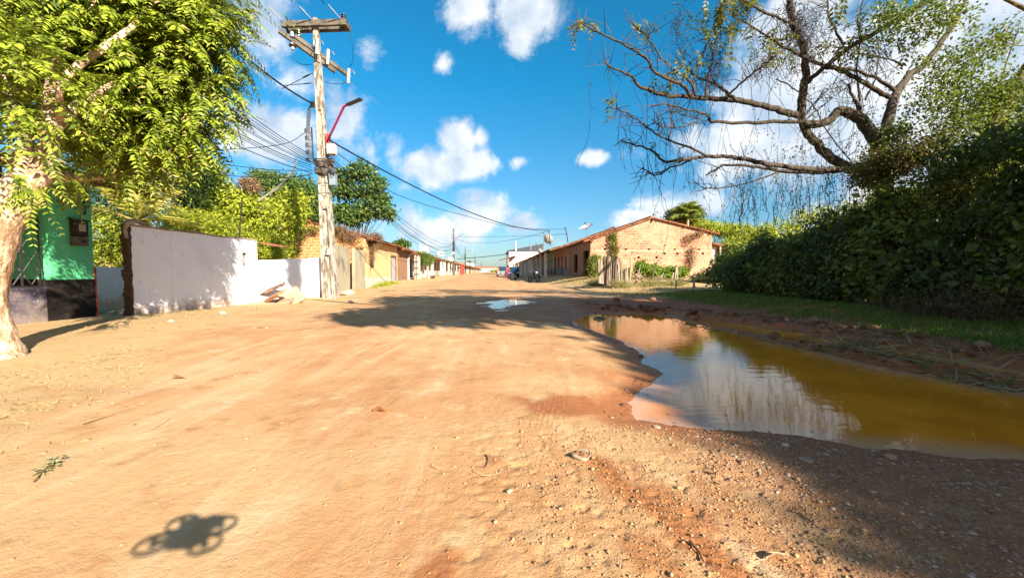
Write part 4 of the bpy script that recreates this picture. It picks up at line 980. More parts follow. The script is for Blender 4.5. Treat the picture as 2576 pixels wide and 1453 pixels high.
# ------------------------------------------------------------------ right row
SP = 30.2
GH = house('gable_house', 'bare brick house end with a wide red tiled gable, behind the stake fence', 1, SP, 38.4, 7.5, 9.4, 3.0, 4.62, BRICK_D, openings=[(.35, 2.3, 0.0, 2.15, 'hole'), (4.3, 5.9, .45, 2.0, 'broken')],
    gables=(0, 0), over=.35, ridge=.50, back_h=3.55, base_z=.52)
def gable_face():
    e = GH; g = MB(); L = .16; dep = 9.4
    # the big lit gable wall, built course by course with real put-log holes
    rh = .15; holes = {(1.0, 14), (.6, 10), (3.1, 13), (3.6, 10), (5.6, 12), (5.0, 10), (6.4, 14), (6.6, 12), (8.3, 14), (8.6, 12), (2.6, 14), (6.2, 6), (6.3, 5), (4.4, 14), (8.9, 8)}
    top = lambda x: (2.88 + (4.5 - 2.88) * x / (dep * .5)) if x < dep * .5 else (4.5 + (3.43 - 4.5) * (x - dep * .5) / (dep * .5))
    z = -.5; rows = []
    x0, x1 = .0, dep
    g.prism([(0, -.5), (0, 10 * rh), (dep, 10 * rh), (dep, -.5)], 'y', -.17, -.004)
    zr = 10 * rh; k = 10
    while zr < 4.5:
        hi = min(zr + rh, 4.5)
        # clip the course against the roof line
        def inv(zz):
            a = 0 if zz <= 2.88 else (zz - 2.88) / (4.5 - 2.88) * dep * .5; b = dep if zz <= 3.43 else dep * .5 + (4.5 - zz) / (4.5 - 3.43) * dep * .5; return a, b
        a0, b0 = inv(zr); a1, b1 = inv(hi - .001)
        hs = sorted(h[0] for h in holes if h[1] == k and a1 + .1 < h[0] < b1 - .3)
        cur0, cur1 = a0, a1
        for h in hs:
            g.prism([(cur0, zr), (h, zr), (h, hi), (cur1, hi)], 'y', -.17, -.004); cur0 = cur1 = h + .2
        g.prism([(cur0, zr), (b0, zr), (b1, hi), (cur1, hi)], 'y', -.17, -.004)
        zr = hi; k += 1
    g.build('gable_wall', BRICK_R, e)
    b = MB(); b.box(.01, dep - .01, -.003, .03, -.5, 2.8); b.build('backing', DARK, e, label='near black sheet painted as the shade behind the gable')  # dark sheet paints in the shade seen through the put-log holes
    t = MB(); t.box(.05, 1.9, -.186, -.171, 1.98, 2.12); t.box(2.3, 5.9, -.186, -.171, 2.0, 2.13); t.box(6.4, 9.3, -.186, -.171, 2.03, 2.14); t.build('grey_band', surf('cement_band', (.60, .46, .31), (.50, .33, .2), 3, .35, .6), e)
    v = MB()
    tile_slope(v, -.55, 2.90 - .14, dep * .5, 4.58, -.42, .02); tile_slope(v, dep + .45, 3.50 - .09, dep * .5, 4.58, -.42, .02)
    v.build('verge_tiles', TILE, e)
    f = MB()
    for (x, z_) in ((.05, 2.72), (1.9, 3.36), (4.7, 4.36), (7.2, 3.9), (9.2, 3.4)): f.box(x - .05, x + .05, -.40, .3, z_ - .05, z_ + .05)
    f.build('purlin', WOODB, e)
    # brick pier and reveals of the ragged doorway
    return e
gable_face()
RB = [
 ('pink_porch_house', 'salmon porch house with grey dado next to the brick gable house', 38.4, 47.5, PINK, [(.9, 1.9, .9, 2.05, 'win'), (3.2, 4.1, 0, 2.1, 'hole'), (5.2, 6.2, .9, 2.05, 'grille'), (7.4, 8.3, 0, 2.1, 'door')], [(4.6, .26, WHITE_A), (8.9, .26, OFFW)], GREY),
 ('porch_house', 'green walled porch house behind the parked motorcycle', 47.5, 56, GREENP, [(1, 2, 0, 2.1, 'hole'), (3.2, 4.4, .9, 2, 'win'), (6, 7, 0, 2.1, 'door')], [(3.8, .26, OFFW), (8.2, .24, OFFW)], GREY),
 ('porch_house', 'cream porch house with pale columns to the left of the motorcycle', 56, 66, CREAM, [(1, 2.2, 0, 2.1, 'hole'), (4, 5.4, .9, 2, 'win'), (7, 8, 0, 2.1, 'door')], [(3, .26, WHITE_A), (6.2, .26, WHITE_A), (9.6, .26, OFFW)], None),
 ('porch_house', 'off white porch house with many thin columns on the right', 66, 78, OFFW, [(1, 2.2, 0, 2.1, 'hole'), (4, 5.4, .9, 2, 'win'), (8, 9.2, 0, 2.1, 'door')], [(3, .24, WHITE_A), (7, .24, OFFW), (11.6, .24, WHITE_A)], None),
 ('porch_house', 'grey walled porch house behind the parked blue car', 78, 92, WHITE_A, [(1, 2.4, 0, 2.1, 'hole'), (5, 6.4, .9, 2, 'win'), (9, 11, 0, 2.1, 'hole')], [(4, .26, OFFW), (9, .26, OFFW), (13.6, .26, WHITE_A)], None),
 ('porch_house', 'last porch house on the right before the white hall', 92, 106, OFFW, [(2, 3.4, 0, 2.1, 'door'), (6, 7.4, .9, 2, 'win')], [(5, .28, OFFW), (13, .28, OFFW)], None),
]
for i, (nm, lb, s0, s1, wm, op, cl, dd) in enumerate(RB):
    house(nm, lb, 1, s0, s1, 7.5, 9.0, 3.15, 4.75 - .05 * i, wm, openings=op, porch=(1.6, 2.62), cols=cl, gables=(1, 1), detail=i < 2, dado=dd, dado_h=.95, group='terraced porch houses on the right', base_z=max(.12, .50 - .075 * i),
          parapet=[(5.6, 8.7, .85, CONC_W)] if i == 1 else ([(.6, 5.5, .85, WHITE_A)] if i in (2, 4) else None))
# white hall with dark parapet and awning
hp = place(4.9, 108); e = empty('white_hall', hp, PHI, 'tall white building with a dark roof edge and lean-to awning on the right', 'building')
m = MB(); m.box(0, 9, 0, .3, -.5, 6.2); m.build('wall', WHITE_A, e); MB().box(0, .3, .302, 18, -.5, 6.2).build('side_wall', WHITE_A, e); MB().box(8.7, 9, .302, 18, -.5, 6.2).build('side_wall', WHITE_A, e)
m = MB(); m.prism([(-.3, 6.2), (-.3, 6.45), (9.3, 8.3), (9.3, 6.2)], 'y', -.15, 18.2); m.build('roof', surf('dark_sheet_roof', (.09, .11, .13), (.05, .06, .07), 2), e)
a = MB(); a.prism([(-2.6, 3.7), (-2.6, 3.85), (2.2, 5.15), (2.2, 5.0)], 'y', -4.5, -.02); ao = a.build('awning', surf('rust_sheet', (.12, .09, .08), (.25, .17, .12), 2), e)
q = MB(); q.box(-.55, -.15, -4.2, -3.8, -.5, 4.2); q.build('awning_post', BRICK_R, ao)
for k, (px, s, h, m_, lb) in enumerate(((1268, 150, 3.0, CREAM, 'cream house beyond the white hall'), (1262, 190, 3.0, OFFW, 'pale house beyond the white hall'))):
    house('far_house', lb, 1, s, s + 30, 7.5, 8, 2.8, 4.0, m_, openings=[(6, 8, 0, 2.1, 'door')], gables=(1, 0), detail=False, group='distant houses on the right')

# satellite dishes
def dish(label, p, r, tilt, az, mast, mat=None):
    e = empty('satellite_dish', p, 0, label, 'satellite dish', 'satellite dishes on the roofs')
    MB().tube([(0, 0, -.4), (0, 0, mast)], .03, 6).build('mast', STEEL, e)
    Mx = (Matrix.Rotation(az, 3, 'Z') @ Matrix.Rotation(tilt, 3, 'X')); n = 20; V = []; F = []
    for i in range(6):
        rr = r * i / 5
        for k in range(n): a = 2 * math.pi * k / n; V.append(Mx @ Vector((rr * math.cos(a), rr * math.sin(a), .28 * r * (i / 5) ** 2)) + Vector((0, 0, mast)))
    for i in range(5):
        for k in range(n): k2 = (k + 1) % n; F.append((i * n + k, i * n + k2, (i + 1) * n + k2, (i + 1) * n + k))
    m = MB().add(V, F); m.build('reflector', mat or plain('dish_white', (.62, .62, .62), .5), e, smooth=True)
    c = Mx @ Vector((0, 0, r * .62)) + Vector((0, 0, mast)); q = MB()
    for k in range(3): a = 2.1 * k; q.bar(Mx @ Vector((r * .8 * math.cos(a), r * .8 * math.sin(a), .2 * r)) + Vector((0, 0, mast)), c, .02)
    q.build('feed_support', STEEL, e); MB().lathe([(.05, 0), (.07, .05), (.04, .14)], c, 8).build('feed_horn', BLACKP, e)
dish('large mesh satellite dish tipped upwards on the brick gable house roof', at(1475, 592, 34), .62, .45, -.9, .62)
dish('round white dish facing the street beside two masts', at(1377, 614, 46), .62, 1.15, 2.6, .55)
dish('white dish above the small round tree on the left roofs', at(1067, 642, 49), .62, .9, .3, .45)
dish('white dish on the left roofs next to tangled antennas', at(1109, 645, 62), .62, .9, .4, .35)
dish('small white dish on the roof just before the first small pole', at(1134, 656, 70), .5, .9, .4, .25)
dish('low white dish on the right hand tiles above the columns', at(1358, 645 - 10, 52), .4, 1.2, 2.6, .1)
dish('tiny white dish on the pale roof far down the left side', at(1188, 670, 125), .8, .9, .4, .4)
dish('tiny dish on the far roof left of the third pole', at(1177, 668, 118), .6, .9, .4, .4)
def mast(label, p, top, r, mat, extra=None):
    e = empty('antenna_mast', p, 0, label, 'mast'); p = Vector(p); t = Vector(top) - p
    MB().tube([(0, 0, -.3), t * .5, t], r, 6).build('tube', mat, e)
    m = MB(); m.bar(t + Vector((-.14, 0, -.05)), t + Vector((.14, 0, -.05)), .03); m.lathe([(.04, -.04), (.06, 0), (.03, .06)], t, 6); m.build('tip_fitting', BLACKP, e)
mast('tall leaning dark mast with a cable at its tip, right of the round dish', at(1429, 602, 38), at(1422, 573, 38), .05, IRON)
mast('thin dark mast directly right of the round white dish', at(1385, 612, 44), at(1380, 580, 44), .045, IRON)
mast('thin bluish mast directly left of the round white dish', at(1368, 617, 46), at(1367, 586, 46), .045, STEEL)
mast('slender mast on the dark roof edge of the white hall', at(1352, 622, 60), at(1348, 612, 60), .05, IRON)
mast('white pipe rising over the awning of the white hall', at(1298.5, 652, 80), at(1297.8, 606, 80), .13, WHITE_A)
mast('white pipe standing above the left roofs near the small round tree', at(1059, 634, 50), at(1057, 612, 50), .12, WHITE_A)
mast('slim aerial between the two white dishes on the left roofs', at(1079, 640, 55), at(1078.5, 626, 55), .03, IRON)
mast('short aerial on the roof before the dark parapet on the right', at(1320, 634, 70), at(1319.5, 622, 70), .04, IRON)
mast('hooked aerial pair on the tiles above the porch columns', at(1336, 630, 60), at(1333, 612, 60), .08, STEEL)

# lean-to behind the gable house
lp = at(1795, 690, 31.5); lp.z = .5; e = empty('lean_to', lp, PHI, 'shabby lean-to roof with white posts at the right of the gable house', 'lean-to')
m = MB(); tile_slope(m, 3.2, 2.05, -.3, 2.75, -.4, 3.5); m.build('roof', TILE, e)
for (a, b) in (((.42, -.2, -.3), (.38, -.2, 2.55)), ((.75, -.3, -.3), (1.35, -.3, 2.4)), ((2.9, -.2, -.3), (2.9, -.2, 2.05))): MB().tube([a, b], .07, 6).build('post', OFFW, e)
MB().box(-.3, 3.1, 3.3, 3.42, -.3, 2.1).build('back_wall', CONC_D, e)
m = MB(); m.box(-.25, .25, .1, .22, -.3, 2.5); m.build('wall_stub', OFFW, e)

# ------------------------------------------------------------------ fences
def stake_fence():
    o = at(1552, 716, 21.5); o.z = gz(o.x, o.y); e = empty('stake_fence', o, 0, 'ramshackle fence of upright grey stakes in front of the gable house', 'fence')
    def stake(px, ptop, pbot, w, Y=21.5, lean=0, mat=None):
        b = at(px, pbot, Y) - o; t = at(px + lean, ptop, Y) - o
        mb = MB(); c = b.lerp(t, .5) + Vector((random.uniform(-.02, .02), 0, 0)); b.z -= .15
        mb.tube([b, c, t - Vector((0, 0, .05)), t], [w * .5, w * .48, w * .42, w * .15], 5, jit=.15); mb.build('stake', mat or random.choice([WOOD, WOOD, PALEW, DARKW]), e)
    C = lambda cx, cy: (1416.8 + cx * .19944, 515.2 + cy * .19944)
    tall = [(455, 680, 950), (475, 700, 955), (490, 720, 960), (505, 740, 965), (518, 730, 970), (535, 640, 975), (550, 632, 980), (566, 650, 985), (582, 648, 988), (596, 690, 990), (608, 700, 995), (622, 720, 998),
            (636, 690, 1000), (648, 670, 1003), (660, 655, 1005), (672, 690, 1008), (684, 660, 1010), (697, 680, 1012), (712, 740, 1014), (726, 695, 1015), (736, 710, 1016)]
    for (cx, ct, cb) in tall:
        x, y = C(cx, ct); x2, yb = C(cx, cb); stake(x + 0, y, yb, random.uniform(.11, .18), 21.5 + random.uniform(-.15, .15), random.uniform(-3, 3))
    for (cx, ct, cb, ln) in ((775, 800, 1000, 1), (792, 820, 1000, -1), (840, 650, 975, 4), (815, 780, 985, -2)):
        x, y = C(cx, ct); x2, yb = C(cx, cb); stake(x, y, yb, .1, 21.6, ln)
    for (cx, ct, cb, ln) in ((910, 850, 1000, 6), (930, 770, 930, 8), (1120, 790, 910, 7), (1180, 880, 980, 12), (1410, 780, 900, 3), (1440, 745, 960, 0), (1465, 940, 1030, 0), (1230, 850, 930, 6), (1375, 850, 980, 3), (1010, 850, 960, -9)):
        x, y = C(cx, ct); x2, yb = C(cx, cb); stake(x, y, yb, .10, 22.2, ln)
    r = MB(); 
    for (a, b) in (((735, 885), (960, 925)), ((990, 925), (1280, 930)), ((1280, 930), (1530, 945)), ((700, 870), (860, 780)), ((890, 870), (990, 950))):
        pa = at(*C(*a), 21.9) - o; pb = at(*C(*b), 21.9) - o; r.tube([pa, pa.lerp(pb, .5) + Vector((0, 0, -.04)), pb], .04, 5)
    r.build('rail', DARKW, e)
PALEW = surf('pale_stake', (.56, .46, .34), (.36, .27, .2), 5, stretch=(6, 6, .7)); DARKW = surf('dark_stake', (.20, .13, .09), (.10, .07, .05), 5, stretch=(6, 6, .7))
stake_fence()
def wire_fence():
    o = at(1745, 722, 18.5); o.z = gz(o.x, o.y); e = empty('wire_fence', o, 0, 'low post and wire fence with pale leaves strung along it, near the dark thicket', 'fence')
    P = []
    for (px, pt, pb, w) in ((1745, 688, 716, .10), (1798, 692, 728, .16), (1822, 690, 722, .07), (1700, 705, 724, .06)):
        b = at(px, pb, 18.5) - o; t = at(px + 1, pt, 18.5) - o; MB().tube([b - Vector((0, 0, .2)), t], [w * .55, w * .45], 6, jit=.1).build('post', PALEW if w > .08 else WOOD, e); P.append((b, t))
    m = MB()
    for f in (.3, .6, .9):
        for i in ((3, 0), (0, 1), (1, 2)): m.tube([P[i[0]][0].lerp(P[i[0]][1], f), P[i[1]][0].lerp(P[i[1]][1], f)], .012, 4)
    m.build('wire', DARKW, e)
    n = 26; u = R.uniform(0, 1, n); a = np.array(P[0][0].lerp(P[0][1], .85)); b = np.array(P[1][0].lerp(P[1][1], .85)); pos = a + (b - a) * u[:, None]
    V, F = leaf_arrays(pos, R.normal(0, .3, (n, 3)) + [0, 0, -1], R.normal(0, 1, (n, 3)) + [0, -1.5, 0], np.full(n, .20), np.full(n, .16)); link_mesh('creeper_leaves', fast_mesh('cl', V, F), leafmat('pale_leaf', (.4, .45, .12), (.6, .6, .25)), e)
wire_fence()

# plank gate with frame, ladder rungs, by the brick house on the left
p = place(-7.3, 37.4); e = empty('plank_gate', p, PHI, 'leaning whitish plank gate with dark rungs beside the brick house', 'gate')
m = MB()
for i in range(6): m.box(0, .05, .3 + i * .55, .78 + i * .55, -.1, 2.3 + .06 * math.sin(i * 2))
m.build('plank', OFFW, e)
m = MB()
for z in (.5, 1.1, 1.7): m.bar((.1, -.2, z), (.1, 2.2, z + .05), .05)
for y in (-.2, .9): m.bar((.1, y, -.1), (.1, y + .1, 2.3), .06)
m.build('frame', DARKW, e)
p = place(-6.9, 45.5); e = empty('log', p, 1.0, 'short sawn log lying before the plank gate', 'log')
MB().tube([(0, 0, .16), (.6, 0, .16)], .17, 10, jit=.05).build('bark', BARK2, e); MB().tube([(-.012, 0, .16), (-.002, 0, .16)], .15, 10).build('cut_face', TERRA, e)
p = place(-6.9, 86); e = empty('post_box', p, 0, 'dark box on a thin post in front of the cream house', 'box'); MB().bar((0, 0, -.1), (0, 0, 1.4), .09).build('post', IRON, e); MB().box(-.4, .4, -.3, .3, 1.4, 1.75).build('box', IRON, e, bevel=.05)

# ------------------------------------------------------------------ parked vehicles
def car(label, t, s, rz, body, L=4.0, W=1.72, H=1.5, z=None, pickup=False):
    p = place(t, s); e = empty('parked_car', p, rz, label, 'car')
    prof = [(-L / 2, .35), (-L / 2, .72), (-L / 2 + .12, .86), (-L / 2 + .95, .98), (-L / 2 + 1.55, H - .04), (L / 2 - (1.5 if pickup else .9), H), (L / 2 - (1.35 if pickup else .15), .95), (L / 2, .9), (L / 2, .35), (L / 2 - .4, .28), (-L / 2 + .4, .28)]
    V = []; n = len(prof)
    for sx in (-1, 1):
        for (y, zz) in prof: V.append((sx * W / 2 * (.82 if zz > 1.1 else 1.0), y, zz))
    m = MB().add(V, [tuple(range(n)), tuple(range(n, 2 * n))[::-1]] + [(i, i + n, (i + 1) % n + n, (i + 1) % n) for i in range(n)])
    m.build('body', body, e, bevel=.03)
    gl = plain('car_glass', (.02, .06, .10), .1, .8); w = W / 2 * .80
    g = MB(); a = Vector((0, -L / 2 + .98, 1.0)); b = Vector((0, -L / 2 + 1.5, H - .08)); nrm = Vector((0, -.5, .5)) * .03
    g.add([a + nrm + Vector((-w, 0, 0)), a + nrm + Vector((w, 0, 0)), b + nrm + Vector((w * .94, 0, 0)), b + nrm + Vector((-w * .94, 0, 0)), a - nrm + Vector((-w, 0, 0)), a - nrm + Vector((w, 0, 0)), b - nrm + Vector((w * .94, 0, 0)), b - nrm + Vector((-w * .94, 0, 0))],
          [(0, 1, 2, 3), (7, 6, 5, 4), (0, 4, 5, 1), (1, 5, 6, 2), (2, 6, 7, 3), (3, 7, 4, 0)]); g.build('windscreen', gl, e)
    for sx in (-1, 1):
        q = MB(); x0 = sx * W / 2 * .86; q.prism([(-L / 2 + 1.35, 1.02), (-L / 2 + 1.75, H - .12), (.7, H - .12), (.9, 1.02)], 'x', x0 - .05, x0 + .05); q.build('side_window', gl, e)
        for yy in (-L / 2 + .75, L / 2 - .75):
            wl = MB(); wl.lathe([(.12, -.11), (.31, -.10), (.33, -.06), (.33, .06), (.31, .10), (.12, .11)], (sx * (W / 2 - .10), yy, .33), 16, Matrix.Rotation(math.pi / 2, 3, 'Y')); wo = wl.build('wheel', plain('tyre', (.02, .02, .02), .8), e)
            MB().lathe([(.02, -.005), (.18, -.004), (.18, .03), (.02, .03)], (sx * W / 2 + (.005 if sx > 0 else -.03), yy, .33), 12, Matrix.Rotation(math.pi / 2, 3, 'Y')).build('rim', STEEL, wo)
        MB().box(sx * W * .36 - .15, sx * W * .36 + .15, -L / 2 - .02, -L / 2 + .06, .66, .78).build('headlight', plain('headlight_glass', (.6, .62, .65), .2), e, bevel=.02)
        mr = MB(); mr.box(sx * (W / 2 + .02) - .07, sx * (W / 2 + .02) + .09 * sx + .07, -L / 2 + 1.45, -L / 2 + 1.55, .98, 1.12); mr.build('mirror', BLACKP, e, bevel=.02)
    MB().box(-.5, .5, -L / 2 - .03, -L / 2 + .02, .48, .62).build('grille', BLACKP, e); MB().box(-.24, .24, -L / 2 - .045, -L / 2 - .031, .40, .52).build('number_plate', plain('plate', (.6, .6, .62), .5), e)
car('dark blue car parked nose towards us under the porches', 3.35, 60.5, PHI, plain('blue_paint', (.012, .04, .12), .25, .6), 4.1, 1.75, 1.62)
car('grey pickup parked behind the blue car', 1.95, 67.5, PHI, plain('grey_paint', (.35, .36, .38), .3, .6), 4.9, 1.8, 1.75, pickup=True)
car('small white car parked at the far end of the street', -1.2, 190, PHI, plain('white_car_paint', (.7, .7, .7), .3, .6))

def motorcycle():
    p = place(4.0, 37.0); e = empty('motorcycle', p, PHI + .5, 'dark motorcycle parked on its stand before the porch columns', 'motorcycle')
    tyre = plain('tyre', (.02, .02, .02), .8); rot = Matrix.Rotation(math.pi / 2, 3, 'Y')
    for y in (-.64, .62):
        m = MB(); m.lathe([(.25, -.05), (.29, -.045), (.305, 0), (.29, .045), (.25, .05)], (0, y, .30), 20, rot); w = MB()
        V = []; F = []
        for i in range(20):
            for j in range(8):
                a = 2 * math.pi * i / 20; b = 2 * math.pi * j / 8; rr = .255 + .05 * math.cos(b); V.append((.05 * math.sin(b), y + rr * math.cos(a), .305 + rr * math.sin(a)))
        for i in range(20):
            for j in range(8): F.append((i * 8 + j, i * 8 + (j + 1) % 8, (i + 1) % 20 * 8 + (j + 1) % 8, (i + 1) % 20 * 8 + j))
        wo = w.add(V, F).build('wheel', tyre, e, smooth=True)
        s = MB()
        for k in range(6): a = math.pi * k / 6; s.bar((0, y + .22 * math.cos(a), .305 + .22 * math.sin(a)), (0, y - .22 * math.cos(a), .305 - .22 * math.sin(a)), .014)
        s.lathe([(.05, -.06), (.06, 0), (.05, .06)], (0, y, .305), 10, rot); s.build('rim', STEEL, wo)
    f = MB(); f.tube([(0, -.3, .95), (0, -.05, .62), (0, .1, .40), (0, .62, .31)], .03, 6); f.tube([(0, -.3, .9), (0, -.12, .35), (0, .15, .32)], .03, 6); f.tube([(0, .1, .62), (0, .75, .66)], .03, 6); f.build('frame', IRON, e)
    k = MB(); 
    for sx in (-.09, .09): k.tube([(sx, -.64, .3), (sx, -.36, .98)], .024, 6)
    k.build('fork', STEEL, e)
    MB().tube(crom([(-.36, -.22, 1.06), (-.2, -.32, 1.04), (0, -.36, 1.0), (.2, -.32, 1.04), (.36, -.22, 1.06)], 4), .016, 6).build('handlebar', IRON, e)
    t = MB(); t.lathe([(.02, -.26), (.10, -.2), (.14, 0), (.12, .15), (.05, .24)], (0, -.02, .83), 12, Matrix.Rotation(math.pi / 2, 3, 'X')); t.build('fuel_tank', plain('black_tank', (.03, .03, .035), .25), e, smooth=True)
    MB().box(-.12, .12, .15, .82, .74, .84).build('seat', BLACKP, e, bevel=.04)
    MB().box(-.12, .12, -.12, .16, .30, .58).build('engine', plain('engine_grey', (.14, .14, .15), .4, .5, .6), e, bevel=.05)
    MB().lathe([(.02, 0), (.09, .03), (.10, .09), (.06, .14)], (0, -.42, .90), 12, Matrix.Rotation(math.pi / 2, 3, 'X')).build('headlight', plain('headlight_glass', (.6, .62, .65), .2), e)
    MB().tube([(.12, .05, .35), (.15, .4, .30), (.16, .85, .38)], [.025, .04, .045], 8).build('exhaust', STEEL, e)
    MB().tube(crom([(0, -.95, .45), (0, -.72, .64), (0, -.5, .60)], 4), .05, 6).build('front_mudguard', plain('black_tank', (.03, .03, .035)), e)
    MB().tube([(-.05, .1, .3), (-.22, .2, 0)], .015, 5).build('stand', STEEL, e)
    for sx in (-1, 1): MB().tube([(sx * .28, -.26, 1.05), (sx * .34, -.28, 1.2)], .01, 4).lathe([(.01, -.01), (.06, 0), (.01, .01)], (sx * .34, -.28, 1.22), 8, Matrix.Rotation(math.pi / 2, 3, 'X')).build('mirror', IRON, e)
motorcycle()

# ------------------------------------------------------------------ people
def skin_mesh(name, joints, edges, mat, parent, sub=2):
    bm = bmesh.new(); vs = [bm.verts.new(j[:3]) for j in joints]
    for a, b in edges: bm.edges.new((vs[a], vs[b]))
    me = bpy.data.meshes.new(name); bm.to_mesh(me); bm.free()
    o = link_mesh(name, me, mat, parent)
    md = o.modifiers.new('skin', 'SKIN'); md.use_smooth_shade = True
    if not me.skin_vertices: 
        me.skin_vertices  # layer is created by the modifier below
    import bpy as _b
    if len(me.skin_vertices) == 0:
        with _b.context.temp_override(object=o, active_object=o): _b.ops.mesh.customdata_skin_add()
    for i, j in enumerate(joints):
        sv = me.skin_vertices[0].data[i]; r = j[3]; sv.radius = (r, r * (j[4] if len(j) > 4 else 1)); sv.use_root = (i == 0)
    s = o.modifiers.new('sub', 'SUBSURF'); s.levels = sub; s.render_levels = sub
    return o
def person(label, p, rz, H, skin, top, bottom, hair, pose='push', cap=None, shorts=True):
    e = empty('person', p, rz, label, 'person'); k = H / 1.65
    lean = -.12 if pose == 'push' else 0
    hip = (0, 0, .88); J = [(0, 0, .88, .135, .8), (0, lean * .4, 1.05, .12, .8), (0, lean, 1.28, .15, .75), (0, lean * 1.3, 1.40, .07), (0, lean * 1.6, 1.48, .06), (0, lean * 1.8, 1.56, .095), (0, lean * 1.8, 1.63, .08)]
    E = [(0, 1), (1, 2), (2, 3), (3, 4), (4, 5), (5, 6)]
    for sx in (-1, 1):
        st = .16 * sx if pose == 'push' else .03 * sx
        b = len(J); J += [(sx * .10, 0, .82, .098), (sx * .11, -st * .6, .46, .062), (sx * .11, st * .4, .26, .058), (sx * .11, st, .08, .038), (sx * .12, st - .13, .035, .035)]
        E += [(0, b), (b, b + 1), (b + 1, b + 2), (b + 2, b + 3), (b + 3, b + 4)]
        a = len(J)
        if pose == 'push': J += [(sx * .19, lean, 1.33, .055), (sx * .25, lean - .08, 1.10, .042), (sx * .20, lean - .28, .98, .033), (sx * .19, lean - .33, .96, .036)]
        else: J += [(sx * .19, lean, 1.33, .055), (sx * .24, .02, 1.08, .042), (sx * .25, -.06, .86, .033), (sx * .25, -.08, .80, .036)]
        E += [(2, a), (a, a + 1), (a + 1, a + 2), (a + 2, a + 3)]
        h = Vector(J[a + 3][:3]); d = (h - Vector(J[a + 2][:3])).normalized()
        for f in range(5):
            off = Vector(((f - 2) * .017, 0, 0)) if f < 4 else Vector((-sx * .04, 0, .0)); c = len(J); q = h + d * .05 + off; l = (.05, .06, .065, .055, .03)[f]
            J += [(*q, .009), (*(q + d * l + Vector((0, -.01, -.02))), .008)]; E += [(a + 3, c), (c, c + 1)]
    J = [(x * k, y * k, z * k, r[0] * k, *(r[1:])) for (x, y, z, *r) in J]
    skin_mesh('body', J, E, skin, e, 1)
    T = [(0, 0, .86, .155, .8), (0, lean * .4, 1.05, .145, .8), (0, lean, 1.28, .17, .75), (0, lean * 1.2, 1.37, .09)]
    T += [(sx * .2, lean, 1.33, .068) for sx in (-1, 1)] + [(sx * .235, lean - .04, 1.2, .06) for sx in (-1, 1)]
    skin_mesh('shirt', [(x * k, y * k, z * k, r * k, *q) for (x, y, z, r, *q) in T], [(0, 1), (1, 2), (2, 3), (2, 4), (2, 5), (4, 6), (5, 7)], top, e, 1)
    Sx = [(0, 0, .90, .16, .85)]
    for sx in (-1, 1): st = .16 * sx if pose == 'push' else .03 * sx; Sx += [(sx * .10, 0, .80, .118), (sx * .115, -st * .4, .55 if shorts else .3, .10)]
    skin_mesh('shorts', [(x * k, y * k, z * k, r * k, *q) for (x, y, z, r, *q) in Sx], [(0, 1), (1, 2), (0, 3), (3, 4)], bottom, e, 1)
    hc = Vector((0, lean * 1.8, 1.60)) * k
    m = MB(); m.lathe([(.02, .115), (.07, .10), (.10, .04), (.105, -.02), (.09, -.06), (.05, -.08)], hc + Vector((0, .02, .015)), 12); m.build('cap' if cap else 'hair', cap or hair, e, smooth=True)
    f = MB(); f.bar(hc + Vector((0, -.085, -.035)), hc + Vector((0, -.115, -.055)), .025, .03); f.build('nose', skin, e)
    for sx in (-.035, .035): f = MB(); f.lathe([(.002, -.004), (.011, 0), (.002, .004)], hc + Vector((sx, -.092, -.015)), 8, Matrix.Rotation(math.pi / 2, 3, 'X')); f.build('eye', BLACKP, e)
    MB().box(hc.x - .025, hc.x + .025, hc.y - .096, hc.y - .088, hc.z - .085, hc.z - .077).build('mouth', plain('lips', (.3, .08, .06)), e)
    return e
SKIN = plain('brown_skin', (.30, .13, .07), .55)
wp = place(1.85, 45.2)
person('person in a red top and purple shorts pushing a small handcart across the road', wp, .55, 1.62, SKIN, plain('red_cloth', (.72, .04, .03), .8), plain('purple_cloth', (.42, .05, .35), .8), plain('dark_hair', (.02, .015, .01)))
p2 = place(1.1, 66); person('person in orange with a pink cap standing far down the street', p2, .3, 1.62, SKIN, plain('orange_cloth', (.75, .32, .10), .8), plain('brown_cloth', (.36, .14, .08), .8), None, 'stand', plain('pink_cap', (.75, .03, .35), .7))
e = empty('handcart', wp + Vector((.42, -.34, 0)), .9, 'small thin framed handcart pushed by the person in red', 'cart')
m = MB()
for sx in (-.17, .17): m.tube([(sx, .05, .95), (sx, -.45, .30), (sx, -.62, .16)], .02, 5)
m.bar((-.17, -.2, .62), (.17, -.2, .62), .02); m.tube([(-.17, -.4, .36), (-.17, -.15, .02)], .018, 5); m.tube([(.17, -.4, .36), (.17, -.15, .02)], .018, 5); m.build('frame', STEEL, e)
MB().lathe([(.03, -.03), (.15, -.025), (.16, 0), (.15, .025), (.03, .03)], (0, -.64, .16), 16, Matrix.Rotation(math.pi / 2, 3, 'Y')).build('wheel', plain('tyre', (.02, .02, .02)), e)
MB().box(-.16, .16, -.56, -.28, .30, .34).build('tray', STEEL, e)

